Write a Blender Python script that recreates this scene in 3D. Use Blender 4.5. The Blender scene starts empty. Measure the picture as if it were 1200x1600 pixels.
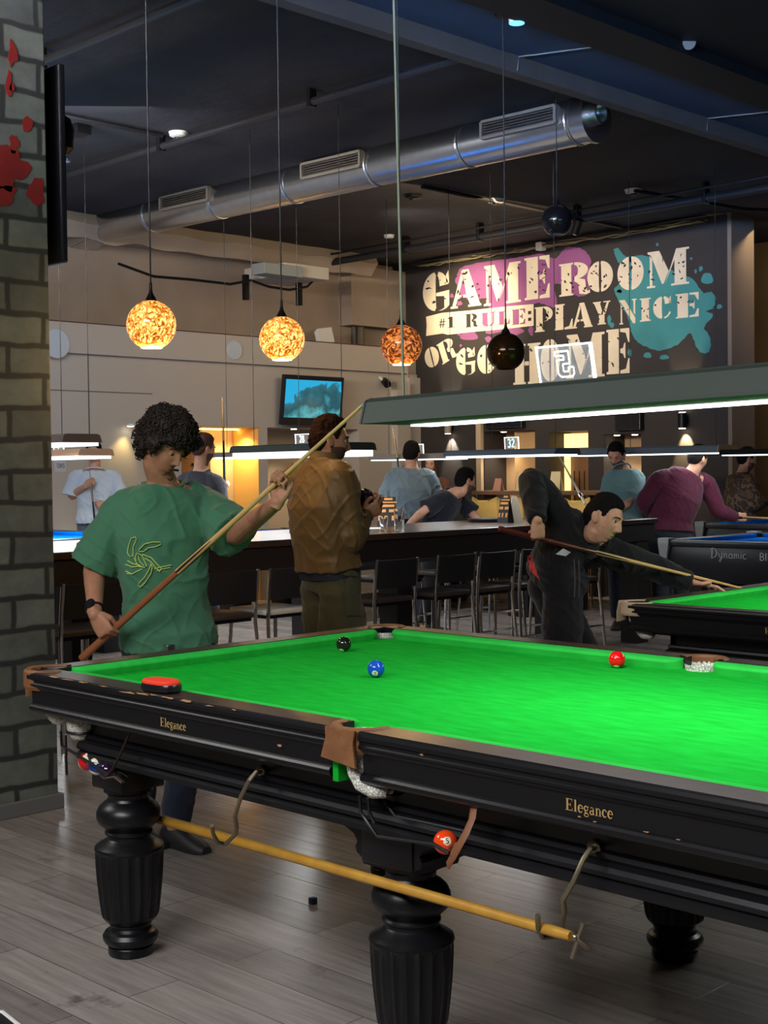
import bpy, bmesh, math, random
import numpy as np
from mathutils import Vector, Matrix, noise
random.seed(7); rng = np.random.default_rng(7)
PI = math.pi
SC = bpy.context.scene
COL = SC.collection

# ------------------------------------------------------------------ camera model
FPX = 2133.0
YAW, PITCH, ROLL = -0.7829, 0.0292, 0.012
CAM = np.array([4.0452, -2.3211, 1.5673])
def _rot(yaw, pitch, roll):
    cy, sy, cp, sp = math.cos(yaw), math.sin(yaw), math.cos(pitch), math.sin(pitch)
    f = np.array([sy*cp, cy*cp, -sp]); r = np.array([cy, -sy, 0.0]); d = np.cross(f, r)
    c, s = math.cos(roll), math.sin(roll)
    return np.array([c*r + s*d, -s*r + c*d, f])
RM = _rot(YAW, PITCH, ROLL)
def ray(u, v): return RM.T @ np.array([(u-600)/FPX, (v-800)/FPX, 1.0])
def onX(u, v, X): d = ray(u, v); return CAM + d*(X-CAM[0])/d[0]
def onY(u, v, Y): d = ray(u, v); return CAM + d*(Y-CAM[1])/d[1]
def onZ(u, v, Z): d = ray(u, v); return CAM + d*(Z-CAM[2])/d[2]
def atD(u, v, D): return CAM + ray(u, v)*D
def depth(P): return float((RM @ (np.asarray(P, float)-CAM))[2])
RIGHT = np.array([math.cos(YAW), -math.sin(YAW), 0.0])
FWD = np.array([math.sin(YAW), math.cos(YAW), 0.0])
UP = np.array([0, 0, 1.0])

cam_d = bpy.data.cameras.new('camera'); cam_o = bpy.data.objects.new('camera', cam_d); COL.objects.link(cam_o)
M4 = Matrix.Identity(4)
for i in range(3):
    M4[i][0] = RM[0][i]; M4[i][1] = -RM[1][i]; M4[i][2] = -RM[2][i]; M4[i][3] = CAM[i]
cam_o.matrix_world = M4
cam_d.sensor_fit = 'VERTICAL'; cam_d.sensor_height = 36.0; cam_d.lens = FPX/1600*36.0
cam_d.clip_start = 0.02; cam_d.clip_end = 100
SC.camera = cam_o

# ------------------------------------------------------------------ materials
MATS = {}
def mat(name, col, rough=0.5, metal=0.0, spec=0.5, em=None, es=0.0, coat=0.0, bump=None, mott=None, trans=0.0, sheen=0.0, alpha=1.0, ior=1.45):
    """bump=(scale, strength); mott=(scale, second colour, amount)"""
    if name in MATS: return MATS[name]
    m = bpy.data.materials.new(name); m.use_nodes = True; MATS[name] = m
    nt = m.node_tree; b = nt.nodes['Principled BSDF']
    c = (*col, 1)
    b.inputs['Base Color'].default_value = c
    b.inputs['Roughness'].default_value = rough; b.inputs['Metallic'].default_value = metal
    b.inputs['Specular IOR Level'].default_value = spec; b.inputs['Coat Weight'].default_value = coat
    b.inputs['Transmission Weight'].default_value = trans; b.inputs['IOR'].default_value = ior
    b.inputs['Sheen Weight'].default_value = sheen; b.inputs['Alpha'].default_value = alpha
    if em is not None:
        b.inputs['Emission Color'].default_value = (*em, 1); b.inputs['Emission Strength'].default_value = es
    if bump or mott:
        tc = nt.nodes.new('ShaderNodeTexCoord')
    if mott:
        n = nt.nodes.new('ShaderNodeTexNoise'); n.inputs['Scale'].default_value = mott[0]; n.inputs['Detail'].default_value = 5
        nt.links.new(tc.outputs['Object'], n.inputs['Vector'])
        r = nt.nodes.new('ShaderNodeValToRGB'); r.color_ramp.elements[0].position = 0.5-mott[2]/2; r.color_ramp.elements[1].position = 0.5+mott[2]/2
        r.color_ramp.elements[0].color = c; r.color_ramp.elements[1].color = (*mott[1], 1)
        nt.links.new(n.outputs['Fac'], r.inputs['Fac']); nt.links.new(r.outputs['Color'], b.inputs['Base Color'])
    if bump:
        n = nt.nodes.new('ShaderNodeTexNoise'); n.inputs['Scale'].default_value = bump[0]; n.inputs['Detail'].default_value = 4
        nt.links.new(tc.outputs['Object'], n.inputs['Vector'])
        bm = nt.nodes.new('ShaderNodeBump'); bm.inputs['Strength'].default_value = bump[1]; bm.inputs['Distance'].default_value = 0.01
        nt.links.new(n.outputs['Fac'], bm.inputs['Height']); nt.links.new(bm.outputs['Normal'], b.inputs['Normal'])
    return m
def emat(name, col, strength):
    if name in MATS: return MATS[name]
    m = bpy.data.materials.new(name); m.use_nodes = True; MATS[name] = m
    b = m.node_tree.nodes['Principled BSDF']
    b.inputs['Base Color'].default_value = (*[min(1, c) for c in col], 1); b.inputs['Roughness'].default_value = 0.4
    b.inputs['Emission Color'].default_value = (*col, 1); b.inputs['Emission Strength'].default_value = strength
    return m

# ------------------------------------------------------------------ mesh builder
def unit(v):
    v = np.asarray(v, float); n = np.linalg.norm(v); return v/n if n > 1e-12 else v
def frame_of(d, up=None):
    d = unit(d); u = np.array([0, 0, 1.0]) if up is None else np.asarray(up, float)
    if abs(np.dot(d, unit(u))) > 0.97: u = np.array([1.0, 0, 0]) if abs(d[0]) < 0.9 else np.array([0, 1.0, 0])
    a = unit(np.cross(u, d)); b = np.cross(d, a); return a, b
class MB:
    def __init__(s): s.v = []; s.f = []; s.m = []; s.mi = 0
    def add(s, vs, fs):
        o = len(s.v); s.v += [tuple(float(c) for c in p) for p in vs]
        s.f += [tuple(i+o for i in f) for f in fs]; s.m += [s.mi]*len(fs); return s
    def box(s, lo, hi, bev=0.0, seg=2):
        lo = np.minimum(lo, hi); hi = np.maximum(lo, hi) if False else np.asarray(hi, float)
        x0, y0, z0 = lo; x1, y1, z1 = hi
        vs = [(x0,y0,z0),(x1,y0,z0),(x1,y1,z0),(x0,y1,z0),(x0,y0,z1),(x1,y0,z1),(x1,y1,z1),(x0,y1,z1)]
        fs = [(0,3,2,1),(4,5,6,7),(0,1,5,4),(1,2,6,5),(2,3,7,6),(3,0,4,7)]
        if bev > 0: return s._bev(vs, fs, bev, seg)
        return s.add(vs, fs)
    def _bev(s, vs, fs, bev, seg=2):
        bm = bmesh.new(); bv = [bm.verts.new(p) for p in vs]
        for f in fs: bm.faces.new([bv[i] for i in f])
        bmesh.ops.bevel(bm, geom=bm.edges[:], offset=bev, segments=seg, profile=0.5, affect='EDGES', clamp_overlap=True)
        bm.verts.index_update(); s.add([v.co[:] for v in bm.verts], [[v.index for v in f.verts] for f in bm.faces]); bm.free(); return s
    def obox(s, c, ax, ay, az, bev=0.0):
        """oriented box: half vectors ax, ay, az"""
        c, ax, ay, az = (np.asarray(q, float) for q in (c, ax, ay, az))
        if np.dot(np.cross(ax, ay), az) < 0: ax = -ax
        vs = [c-ax-ay-az, c+ax-ay-az, c+ax+ay-az, c-ax+ay-az, c-ax-ay+az, c+ax-ay+az, c+ax+ay+az, c-ax+ay+az]
        fs = [(0,3,2,1),(4,5,6,7),(0,1,5,4),(1,2,6,5),(2,3,7,6),(3,0,4,7)]
        if bev > 0: return s._bev(vs, fs, bev)
        return s.add(vs, fs)
    def tube(s, pts, r, seg=8, caps=True, closed=False, up=None, flat=1.0):
        """round tube along points; r a number or one radius per point"""
        P = [np.asarray(p, float) for p in pts]; n = len(P)
        rs = [r]*n if np.isscalar(r) else list(r)
        vs = []; prev = None
        for i in range(n):
            d = P[(i+1) % n]-P[i-1] if closed else P[min(i+1, n-1)]-P[max(i-1, 0)]
            d = unit(d)
            if prev is None: a, b = frame_of(d, up)
            else:
                a = prev-np.dot(prev, d)*d
                a = unit(a) if np.linalg.norm(a) > 1e-6 else frame_of(d)[0]
                b = np.cross(d, a)
            prev = a
            for k in range(seg):
                t = 2*PI*k/seg; vs.append(P[i]+rs[i]*(math.cos(t)*a+flat*math.sin(t)*b))
        fs = []
        for i in range(n if closed else n-1):
            j = (i+1) % n
            for k in range(seg):
                l = (k+1) % seg; fs.append((i*seg+k, i*seg+l, j*seg+l, j*seg+k))
        if caps and not closed: fs += [tuple(range(seg-1, -1, -1)), tuple((n-1)*seg+k for k in range(seg))]
        return s.add(vs, fs)
    def lathe(s, prof, c=(0, 0, 0), seg=24, axis=(0, 0, 1), rfun=None):
        """prof: list of (r, h) along axis from c; open ends closed when r>0"""
        c = np.asarray(c, float); d = unit(axis); a, b = frame_of(d)
        vs = []; n = len(prof)
        for r, h in prof:
            for k in range(seg):
                t = 2*PI*k/seg; rr = r if rfun is None else rfun(r, h, t)
                vs.append(c+d*h+rr*(math.cos(t)*a+math.sin(t)*b))
        fs = [(i*seg+k, i*seg+(k+1) % seg, (i+1)*seg+(k+1) % seg, (i+1)*seg+k) for i in range(n-1) for k in range(seg)]
        fs += [tuple(range(seg-1, -1, -1)), tuple((n-1)*seg+k for k in range(seg))]
        return s.add(vs, fs)
    def sphere(s, c, r, seg=20, rings=12, R=None):
        c = np.asarray(c, float); r = np.array([r]*3 if np.isscalar(r) else r, float)
        vs = [(0, 0, 1.0)]
        for i in range(1, rings):
            p = PI*i/rings
            vs += [(math.sin(p)*math.cos(2*PI*k/seg), math.sin(p)*math.sin(2*PI*k/seg), math.cos(p)) for k in range(seg)]
        vs.append((0, 0, -1.0)); V = np.array(vs)*r
        if R is not None: V = V @ np.asarray(R).T
        fs = [(0, 1+k, 1+(k+1) % seg) for k in range(seg)]
        for i in range(rings-2):
            o = 1+i*seg; fs += [(o+k, o+seg+k, o+seg+(k+1) % seg, o+(k+1) % seg) for k in range(seg)]
        o = 1+(rings-2)*seg; L = len(vs)-1
        fs += [(o+k, L, o+(k+1) % seg) for k in range(seg)]
        return s.add(V+c, fs)
    def prism(s, poly, o, u, v, w):
        """polygon (2D list) in plane o + a*u + b*v extruded along w"""
        o, u, v, w = (np.asarray(q, float) for q in (o, u, v, w))
        A = [o+a*u+b*v for a, b in poly]; n = len(A)
        ar = sum(poly[i][0]*poly[(i+1) % n][1]-poly[(i+1) % n][0]*poly[i][1] for i in range(n))
        flip = (ar > 0) == (np.dot(np.cross(u, v), w) > 0)
        vs = A+[p+w for p in A]
        f1 = tuple(range(n-1, -1, -1)); f2 = tuple(range(n, 2*n)); sd = [(i, (i+1) % n, n+(i+1) % n, n+i) for i in range(n)]
        fs = [f1, f2]+sd
        if not flip: fs = [tuple(reversed(f)) for f in fs]
        return s.add(vs, fs)
    def sweep(s, prof, A, B, side, up=(0, 0, 1)):
        """2D profile (out, height) swept straight from A to B; side = unit outward vector"""
        A, B, side, up = (np.asarray(q, float) for q in (A, B, side, up))
        return s.prism(prof, A, side, up, B-A)
    def quad(s, a, b, c, d): return s.add([a, b, c, d], [(0, 1, 2, 3)])
    def loft(s, rings, caps=True):
        """rings: list of equal-length lists of points"""
        n = len(rings[0]); vs = [p for r in rings for p in r]
        fs = [(i*n+k, i*n+(k+1) % n, (i+1)*n+(k+1) % n, (i+1)*n+k) for i in range(len(rings)-1) for k in range(n)]
        if caps: fs += [tuple(range(n-1, -1, -1)), tuple((len(rings)-1)*n+k for k in range(n))]
        return s.add(vs, fs)
    def build(s, name, mats, parent=None, smooth=35):
        if not isinstance(mats, (list, tuple)): mats = [mats]
        off = np.zeros(3); q = parent
        while q is not None: off = off+np.array(q.location); q = q.parent
        me = bpy.data.meshes.new(name)
        V = np.array(s.v)-off if s.v else []
        me.from_pydata([tuple(p) for p in V], [], s.f)
        for m in mats: me.materials.append(m)
        if len(mats) > 1: me.polygons.foreach_set('material_index', s.m)
        if smooth:
            me.polygons.foreach_set('use_smooth', [True]*len(me.polygons))
            if smooth < 180: me.set_sharp_from_angle(angle=math.radians(smooth))
        me.update()
        o = bpy.data.objects.new(name, me); COL.objects.link(o)
        if parent is not None: o.parent = parent
        return o
def tag(o, label=None, cat=None, group=None, kind=None):
    if label: o['label'] = label
    if cat: o['category'] = cat
    if group: o['group'] = group
    if kind: o['kind'] = kind
    return o
def thing(name, label, cat, loc=(0, 0, 0), group=None, rz=0):
    o = bpy.data.objects.new(name, None); COL.objects.link(o); o.empty_display_size = 0.1
    o.location = [float(c) for c in loc]; o.rotation_euler = (0, 0, rz)
    return tag(o, label, cat, group)
def struct(o): o['kind'] = 'structure'; return o
def copy_tree(o, parent=None):
    c = o.copy(); COL.objects.link(c)
    if parent is not None: c.parent = parent; c.matrix_parent_inverse = o.matrix_parent_inverse
    for ch in [q for q in bpy.data.objects if q.parent is o]: copy_tree(ch, c)
    return c
def spot(name, loc, target, power, col, size=60, blend=0.6, rad=0.05):
    l = bpy.data.lights.new(name, 'SPOT'); l.energy = power; l.color = col; l.spot_size = math.radians(size); l.spot_blend = blend; l.shadow_soft_size = rad
    o = bpy.data.objects.new(name, l); COL.objects.link(o); o.location = loc
    o.rotation_euler = (Vector(target)-Vector(loc)).to_track_quat('-Z', 'Y').to_euler(); return o
def point(name, loc, power, col, rad=0.05):
    l = bpy.data.lights.new(name, 'POINT'); l.energy = power; l.color = col; l.shadow_soft_size = rad
    o = bpy.data.objects.new(name, l); COL.objects.link(o); o.location = loc; return o
def area(name, loc, target, sx, sy, power, col, spread=180):
    l = bpy.data.lights.new(name, 'AREA'); l.shape = 'RECTANGLE'; l.size = sx; l.size_y = sy; l.energy = power; l.color = col; l.spread = math.radians(spread)
    o = bpy.data.objects.new(name, l); COL.objects.link(o); o.location = loc
    o.rotation_euler = (Vector(target)-Vector(loc)).to_track_quat('-Z', 'Y').to_euler(); return o
def srgb(r, g, b):
    f = lambda c: (c/255/12.92 if c <= 10 else ((c/255+0.055)/1.055)**2.4)
    return (f(r), f(g), f(b))

# ------------------------------------------------------------------ lettering
# glyph = list of strokes; stroke = list of (x, y, width); unit box 0..1 in y (cap height), advance last
def arc(cx, cy, rx, ry, a0, a1, w0, w1=None, n=14):
    """stroke along an ellipse, degrees; width goes w0 -> w1 at the middle -> w0"""
    out = []
    for i in range(n+1):
        t = i/n; a = math.radians(a0+(a1-a0)*t); w = w0 if w1 is None else w0+(w1-w0)*math.sin(PI*t)
        out.append((cx+rx*math.cos(a), cy+ry*math.sin(a), w))
    return out
def ln(x0, y0, x1, y1, w, w2=None): return [(x0, y0, w), (x1, y1, w if w2 is None else w2)]
GL = {
 'E': ([ln(.15,0,.15,1,.17), ln(0,.97,.6,.97,.06), ln(0,.03,.62,.03,.06), ln(.15,.5,.45,.5,.06), ln(.58,.99,.58,.75,.06,.02), ln(.60,.01,.60,.27,.06,.02), ln(.44,.36,.44,.64,.05)], .70),
 'l': ([ln(.15,0,.15,1,.15), ln(0,.02,.3,.02,.045), ln(.02,.97,.15,.97,.05)], .34),
 'e': ([arc(.25,.33,.19,.30,35,325,.05,.15,18), ln(.08,.37,.43,.37,.05), arc(.25,.33,.19,.30,0,60,.12,.08,6)], .50),
 'g': ([arc(.22,.44,.16,.19,0,360,.06,.12,18), arc(.24,-.10,.19,.13,0,360,.055,.08,18), ln(.16,.27,.10,.12,.06), ln(.1,.12,.38,.05,.09), ln(.34,.58,.46,.62,.07)], .50),
 'a': ([ln(.32,.08,.32,.45,.13), arc(.21,.42,.13,.21,0,150,.08,.05,8), arc(.19,.18,.14,.16,60,330,.06,.12,12), ln(.32,.06,.44,.03,.07)], .47),
 'n': ([ln(.13,0,.13,.62,.13), arc(.28,.38,.15,.23,0,170,.12,.07,10), ln(.43,0,.43,.40,.13), ln(.02,.02,.25,.02,.04), ln(.32,.02,.54,.02,.04), ln(.02,.62,.13,.60,.05)], .57),
 'c': ([arc(.24,.33,.18,.30,45,320,.05,.15,16), ln(.36,.54,.37,.46,.11)], .45),
 '5': ([ln(.1,.95,.5,.95,.12), ln(.12,.95,.1,.55,.1), arc(.26,.3,.22,.27,120,-150,.11,.15,16)], .6),
 '2': ([arc(.27,.72,.2,.24,160,-30,.1,.14,12), ln(.45,.62,.08,.06,.12), ln(.05,.06,.5,.06,.12)], .6),
 '8': ([arc(.27,.74,.17,.22,0,360,.1,None,16), arc(.27,.27,.21,.25,0,360,.11,None,16)], .6),
 '7': ([ln(.05,.94,.5,.94,.12), ln(.48,.9,.2,0,.13)], .6),
 '3': ([arc(.24,.74,.2,.22,150,-90,.1,.13,12), arc(.24,.27,.23,.25,90,-150,.1,.14,12)], .6),
 '0': ([arc(.27,.5,.22,.46,0,360,.11,None,20)], .62),
 '6': ([arc(.27,.28,.2,.25,0,360,.11,None,16), arc(.42,.36,.36,.6,110,180,.1,None,8)], .6),
 '9': ([arc(.27,.7,.2,.25,0,360,.11,None,16), arc(.12,.62,.36,.6,-70,0,.1,None,8)], .6),
 '1': ([ln(.28,0,.28,1,.16), ln(.08,.8,.28,.97,.1)], .5),
 'B': ([ln(.1,0,.1,1,.13), arc(.25,.74,.28,.23,90,-90,.12,None,12), arc(.25,.26,.32,.25,90,-90,.12,None,12), ln(.1,.96,.26,.96,.1), ln(.1,.5,.26,.5,.1), ln(.1,.04,.26,.04,.1)], .68),
 'I': ([ln(.1,0,.1,1,.14)], .28), 'L': ([ln(.1,0,.1,1,.13), ln(.1,.05,.5,.05,.1)], .58),
 'A': ([ln(.02,0,.32,1,.12), ln(.32,1,.62,0,.12), ln(.14,.33,.5,.33,.1)], .7),
 'R': ([ln(.1,0,.1,1,.13), arc(.25,.74,.28,.23,90,-90,.12,None,12), ln(.1,.96,.26,.96,.1), ln(.1,.5,.26,.5,.1), ln(.28,.5,.55,0,.13)], .66),
 'D': ([ln(.1,0,.1,1,.13), arc(.2,.5,.4,.45,90,-90,.12,None,16), ln(.1,.95,.22,.95,.1), ln(.1,.05,.22,.05,.1)], .7),
 'T': ([ln(.28,0,.28,1,.13), ln(0,.95,.56,.95,.1)], .62), 'O': ([arc(.33,.5,.28,.45,0,360,.12,None,24)], .74), 'M': ([ln(.08,0,.08,1,.12), ln(.08,1,.38,.2,.11), ln(.38,.2,.68,1,.11), ln(.68,0,.68,1,.12)], .82),
 'Z': ([ln(.05,.95,.5,.95,.11), ln(.5,.92,.06,.08,.12), ln(.04,.05,.52,.05,.11)], .6),
 # handwritten
 'Dh': ([[(.12,.98,.06),(.10,.5,.07),(.08,.02,.06)], [(-.05,.9,.04),(.15,1.03,.06),(.42,.9,.07),(.56,.55,.07),(.42,.15,.06),(.12,.0,.05),(-.02,.06,.04)]], .66),
 'yh': ([[(.05,.55,.05),(.07,.2,.06),(.2,.05,.06),(.33,.25,.05),(.36,.55,.06)], [(.36,.55,.06),(.30,-.05,.06),(.18,-.35,.05),(.05,-.3,.04),(.18,-.08,.04),(.45,.15,.04)]], .48),
 'nh': ([[(.03,.5,.05),(.05,.02,.06)], [(.05,.3,.05),(.18,.52,.06),(.28,.45,.06),(.29,.05,.06),(.42,.08,.04)]], .42),
 'ah': ([arc(.18,.26,.16,.22,60,420,.06,None,14), [(.34,.5,.05),(.33,.08,.06),(.45,.05,.04)]], .46),
 'mh': ([[(.03,.5,.05),(.05,.02,.06)], [(.05,.32,.05),(.16,.52,.06),(.23,.42,.06),(.23,.04,.06)], [(.23,.32,.05),(.36,.52,.06),(.43,.42,.06),(.44,.05,.06),(.56,.1,.04)]], .57),
 'ih': ([[(.05,.5,.06),(.05,.05,.06),(.15,.06,.04)], [(.07,.72,.07),(.08,.66,.07)]], .18),
 'ch': ([arc(.2,.26,.17,.24,50,320,.05,.07,12)], .4),
}
def stroke(mb, pts, o, u, v, w, sx, sy):
    """ribbon along 2D stroke, lifted by w"""
    P = [np.array(p[:2]) for p in pts]; n = len(P); L = []; Rr = []
    for i in range(n):
        d = P[min(i+1, n-1)]-P[max(i-1, 0)]; d = d/(np.linalg.norm(d)+1e-9); nr = np.array([-d[1], d[0]])*pts[i][2]/2
        L.append(P[i]+nr); Rr.append(P[i]-nr)
    vs = [o+u*(q[0]*sx)+v*(q[1]*sy)+w for q in L+Rr]
    flip = np.dot(np.cross(u, v), w) < 0
    fs = [(i, n+i, n+i+1, i+1) for i in range(n-1)]
    if flip: fs = [tuple(reversed(f)) for f in fs]
    mb.add(vs, fs)
def write(mb, text, o, u, v, w, h, aspect=1.0, gap=0.06):
    """text: list of glyph keys; o = baseline start; u, v unit vectors; w = lift vector; h = cap height. Returns width"""
    o, u, v, w = (np.asarray(q, float) for q in (o, u, v, w)); x = 0
    for k, g in enumerate(text):
        if g == ' ': x += 0.3*h*aspect; continue
        st, adv = GL[g]
        for i, q in enumerate(st): stroke(mb, q, o+u*x, u, v, w*(1+0.02*i), h*aspect, h)
        x += (adv+gap)*h*aspect
    return x
# ================================================================== ROOM
XW, YM, ZC = -9.0, 11.47, 4.45
def brickish(name, c1, c2, mortar, rough, scale, bw, rh, msize, bumps, axes, distort=0.0, grain=0.0, coat=0.0, stain=False):
    m = bpy.data.materials.new(name); m.use_nodes = True; nt = m.node_tree; b = nt.nodes['Principled BSDF']; N = nt.nodes.new; L = nt.links.new
    tc = N('ShaderNodeTexCoord'); sx = N('ShaderNodeSeparateXYZ'); cb = N('ShaderNodeCombineXYZ')
    L(tc.outputs['Object'], sx.inputs[0]); L(sx.outputs[axes[0]], cb.inputs[0]); L(sx.outputs[axes[1]], cb.inputs[1])
    vec = cb.outputs[0]
    if distort:
        n = N('ShaderNodeTexNoise'); n.inputs['Scale'].default_value = 5; L(cb.outputs[0], n.inputs['Vector'])
        vm = N('ShaderNodeVectorMath'); vm.operation = 'MULTIPLY_ADD'; vm.inputs[1].default_value = (distort,)*3
        L(n.outputs['Color'], vm.inputs[0]); L(cb.outputs[0], vm.inputs[2]); vec = vm.outputs[0]
    br = N('ShaderNodeTexBrick'); br.inputs['Scale'].default_value = scale; br.inputs['Brick Width'].default_value = bw; br.inputs['Row Height'].default_value = rh
    br.inputs['Mortar Size'].default_value = msize; br.inputs['Mortar Smooth'].default_value = 0.6
    br.inputs['Color1'].default_value = (*c1, 1); br.inputs['Color2'].default_value = (*c2, 1); br.inputs['Mortar'].default_value = (*mortar, 1)
    L(vec, br.inputs['Vector']); col = br.outputs['Color']
    if grain:
        mp = N('ShaderNodeMapping'); mp.inputs['Scale'].default_value = grain; L(cb.outputs[0], mp.inputs['Vector'])
        n2 = N('ShaderNodeTexNoise'); n2.inputs['Scale'].default_value = 1.0; n2.inputs['Detail'].default_value = 6; n2.inputs['Roughness'].default_value = 0.65; L(mp.outputs[0], n2.inputs['Vector'])
        mx = N('ShaderNodeMix'); mx.data_type = 'RGBA'; mx.blend_type = 'MULTIPLY'; mx.inputs[0].default_value = 0.85
        rp = N('ShaderNodeValToRGB'); rp.color_ramp.elements[0].position = .3; rp.color_ramp.elements[1].position = .68
        rp.color_ramp.elements[0].color = (.55, .53, .52, 1); rp.color_ramp.elements[1].color = (1.05, 1.05, 1.05, 1)
        L(n2.outputs['Fac'], rp.inputs['Fac']); L(col, mx.inputs[6]); L(rp.outputs['Color'], mx.inputs[7]); col = mx.outputs[2]
    if stain:
        n3 = N('ShaderNodeTexNoise'); n3.inputs['Scale'].default_value = 2.6; n3.inputs['Detail'].default_value = 9; n3.inputs['Roughness'].default_value = .72; L(cb.outputs[0], n3.inputs['Vector'])
        r3 = N('ShaderNodeValToRGB'); r3.color_ramp.elements[0].position = .60; r3.color_ramp.elements[1].position = .70; r3.color_ramp.elements[0].color = (1, 1, 1, 1); r3.color_ramp.elements[1].color = (.42, .38, .36, 1); L(n3.outputs['Fac'], r3.inputs['Fac'])
        m3 = N('ShaderNodeMix'); m3.data_type = 'RGBA'; m3.blend_type = 'MULTIPLY'; m3.inputs[0].default_value = 1; L(col, m3.inputs[6]); L(r3.outputs['Color'], m3.inputs[7]); col = m3.outputs[2]
    L(col, b.inputs['Base Color']); b.inputs['Roughness'].default_value = rough; b.inputs['Coat Weight'].default_value = coat
    if bumps:
        bp = N('ShaderNodeBump'); bp.inputs['Strength'].default_value = bumps; bp.inputs['Distance'].default_value = 0.008; bp.invert = True
        L(br.outputs['Fac'], bp.inputs['Height']); L(bp.outputs['Normal'], b.inputs['Normal'])
    return m
M_floor = brickish('grey_wood_planks', srgb(160,152,146), srgb(130,123,118), srgb(74,68,64), .25, 1.0, 1.25, .19, .0022, .15, (0, 1), 0, (2.2, 30, 1), stain=True)
M_pillar = brickish('painted_block_brick', srgb(104,108,98), srgb(74,77,71), srgb(38,39,37), .75, 1.0, .37, .146, .020, .12, (1, 2), .035, (7, 7, 7))
M_ceil = mat('dark_concrete_ceiling', srgb(52,50,55), .85, bump=(6, .8), mott=(1.6, srgb(34,33,38), .5))
M_black = mat('black_paint', (.004,.004,.005), .6)
M_plaster = mat('old_plaster', srgb(176,162,148), .9, bump=(9, .3), mott=(1.1, srgb(146,130,116), .6))
M_beige = mat('beige_wall_paint', srgb(186,178,168), .8, bump=(60, .05))
M_band = mat('pale_band_paint', srgb(192,187,180), .8)
M_tan = mat('tan_wall_paint', srgb(150,128,100), .85, mott=(2, srgb(132,112,86), .6))
M_mural = mat('mural_black_paint', srgb(44,40,40), .7, mott=(2.2, srgb(54,48,46), .5))
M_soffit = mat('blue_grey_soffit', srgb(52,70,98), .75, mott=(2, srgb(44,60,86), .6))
M_fascia = mat('grey_fascia', srgb(84,76,72), .8, mott=(3, srgb(70,64,62), .5))
M_wood = mat('warm_oak', srgb(176,122,66), .5, bump=(20, .1), mott=(5, srgb(140,92,48), .6))
M_doorw = mat('brown_door_veneer', srgb(128,92,62), .5, mott=(4, srgb(104,72,48), .5))
M_galv = mat('galvanised_steel', (.68,.69,.71), .27, metal=1.0, bump=(30, .04), mott=(14, (.55,.56,.58), .7))
M_dark = mat('dark_metal', (.012,.012,.014), .4, metal=.6)
M_pipe = mat('black_pipe', (.012,.012,.014), .5)
M_white = mat('white_plastic', (.75,.75,.73), .4)
M_steel = mat('brushed_steel', (.6,.6,.6), .25, metal=1.0)
M_chrome = mat('chrome', (.85,.85,.86), .08, metal=1.0)

struct(MB().box((-9.6, -6.5, -.2), (9.0, 14.2, 0)).build('floor', M_floor, smooth=0))
struct(MB().box((-9.6, -6.5, ZC), (9.0, 14.2, ZC+.25)).build('ceiling', M_ceil, smooth=0))

def wall_strip(mb, axis, pos, thick, a0, a1, z0, z1, openings):
    """wall in plane axis=pos; thickness goes away from the room; openings (b0, b1, zlo, zhi)"""
    def bx(p, q, zl, zh):
        if q-p < 1e-4 or zh-zl < 1e-4: return
        if axis == 'X': mb.box((pos-thick, p, zl), (pos, q, zh))
        else: mb.box((p, pos, zl), (q, pos+thick, zh))
    cur = a0
    for b0, b1, zl, zh in sorted(openings):
        bx(cur, b0, z0, z1); bx(b0, b1, z0, zl); bx(b0, b1, zh, z1); cur = b1
    bx(cur, a1, z0, z1)
yX = lambda u, v=700: float(onX(u, v, XW)[1])      # pixel column -> Y on the left wall
xY = lambda u, v=700: float(onY(u, v, YM)[0])      # pixel column -> X on the mural wall
zX = lambda u, v: float(onX(u, v, XW)[2])
zY = lambda u, v: float(onY(u, v, YM)[2])
ZB = zX(400, 528)                                  # top of the boxed-out band
ZBl = zX(400, 570)
DA = (yX(283), yX(405), 0, zX(395, 667))
DB = (yX(418), yX(561), 0, zX(470, 669))
mb = MB(); wall_strip(mb, 'X', XW, .5, -6.5, YM, 0, ZBl, [DA, DB])
mb.box((XW-.5, -6.5, ZBl), (XW+.07, YM-.25, ZB)); mb.box((XW-.5, YM-.25, ZBl), (XW-.02, YM, ZB))
w_left = struct(mb.build('wall_left', M_beige, smooth=0))
struct(MB().box((XW-.6, -6.5, ZB), (XW-.45, YM, ZC)).build('wall_left_upper', M_plaster, smooth=0))
struct(MB().box((XW-.45, -6.5, ZB), (XW+.072, YM-.25, ZB+.012)).build('trim_ledge', mat('dusty_red_ledge', srgb(84,50,40), .9), smooth=0))
# rough concrete lip under the ceiling
lip = MB(); n = 60; prev = None; rings = []
for i in range(n+1):
    y = 3.0+(YM-.9-3.0)*i/n; a = .05*noise.noise((y*2, 0, 0)); b = .05*noise.noise((y*2.7, 5, 0))
    rings.append([(XW-.45, y, ZC), (XW+.1+a, y, ZC), (XW+.16+b, y, ZC-.12+a), (XW+.02+a, y, ZC-.27+b), (XW-.2, y, ZC-.22), (XW-.45, y, ZC-.2)])
lip.loft(rings); struct(lip.build('trim_lip', mat('raw_concrete', srgb(170,155,138), .9, bump=(8, .6)), smooth=30))
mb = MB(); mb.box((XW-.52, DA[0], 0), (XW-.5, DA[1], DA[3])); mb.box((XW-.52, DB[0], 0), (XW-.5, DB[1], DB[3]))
struct(mb.build('wall_left_recess', mat('recess_paint', srgb(196,176,150), .8), smooth=0))
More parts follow.
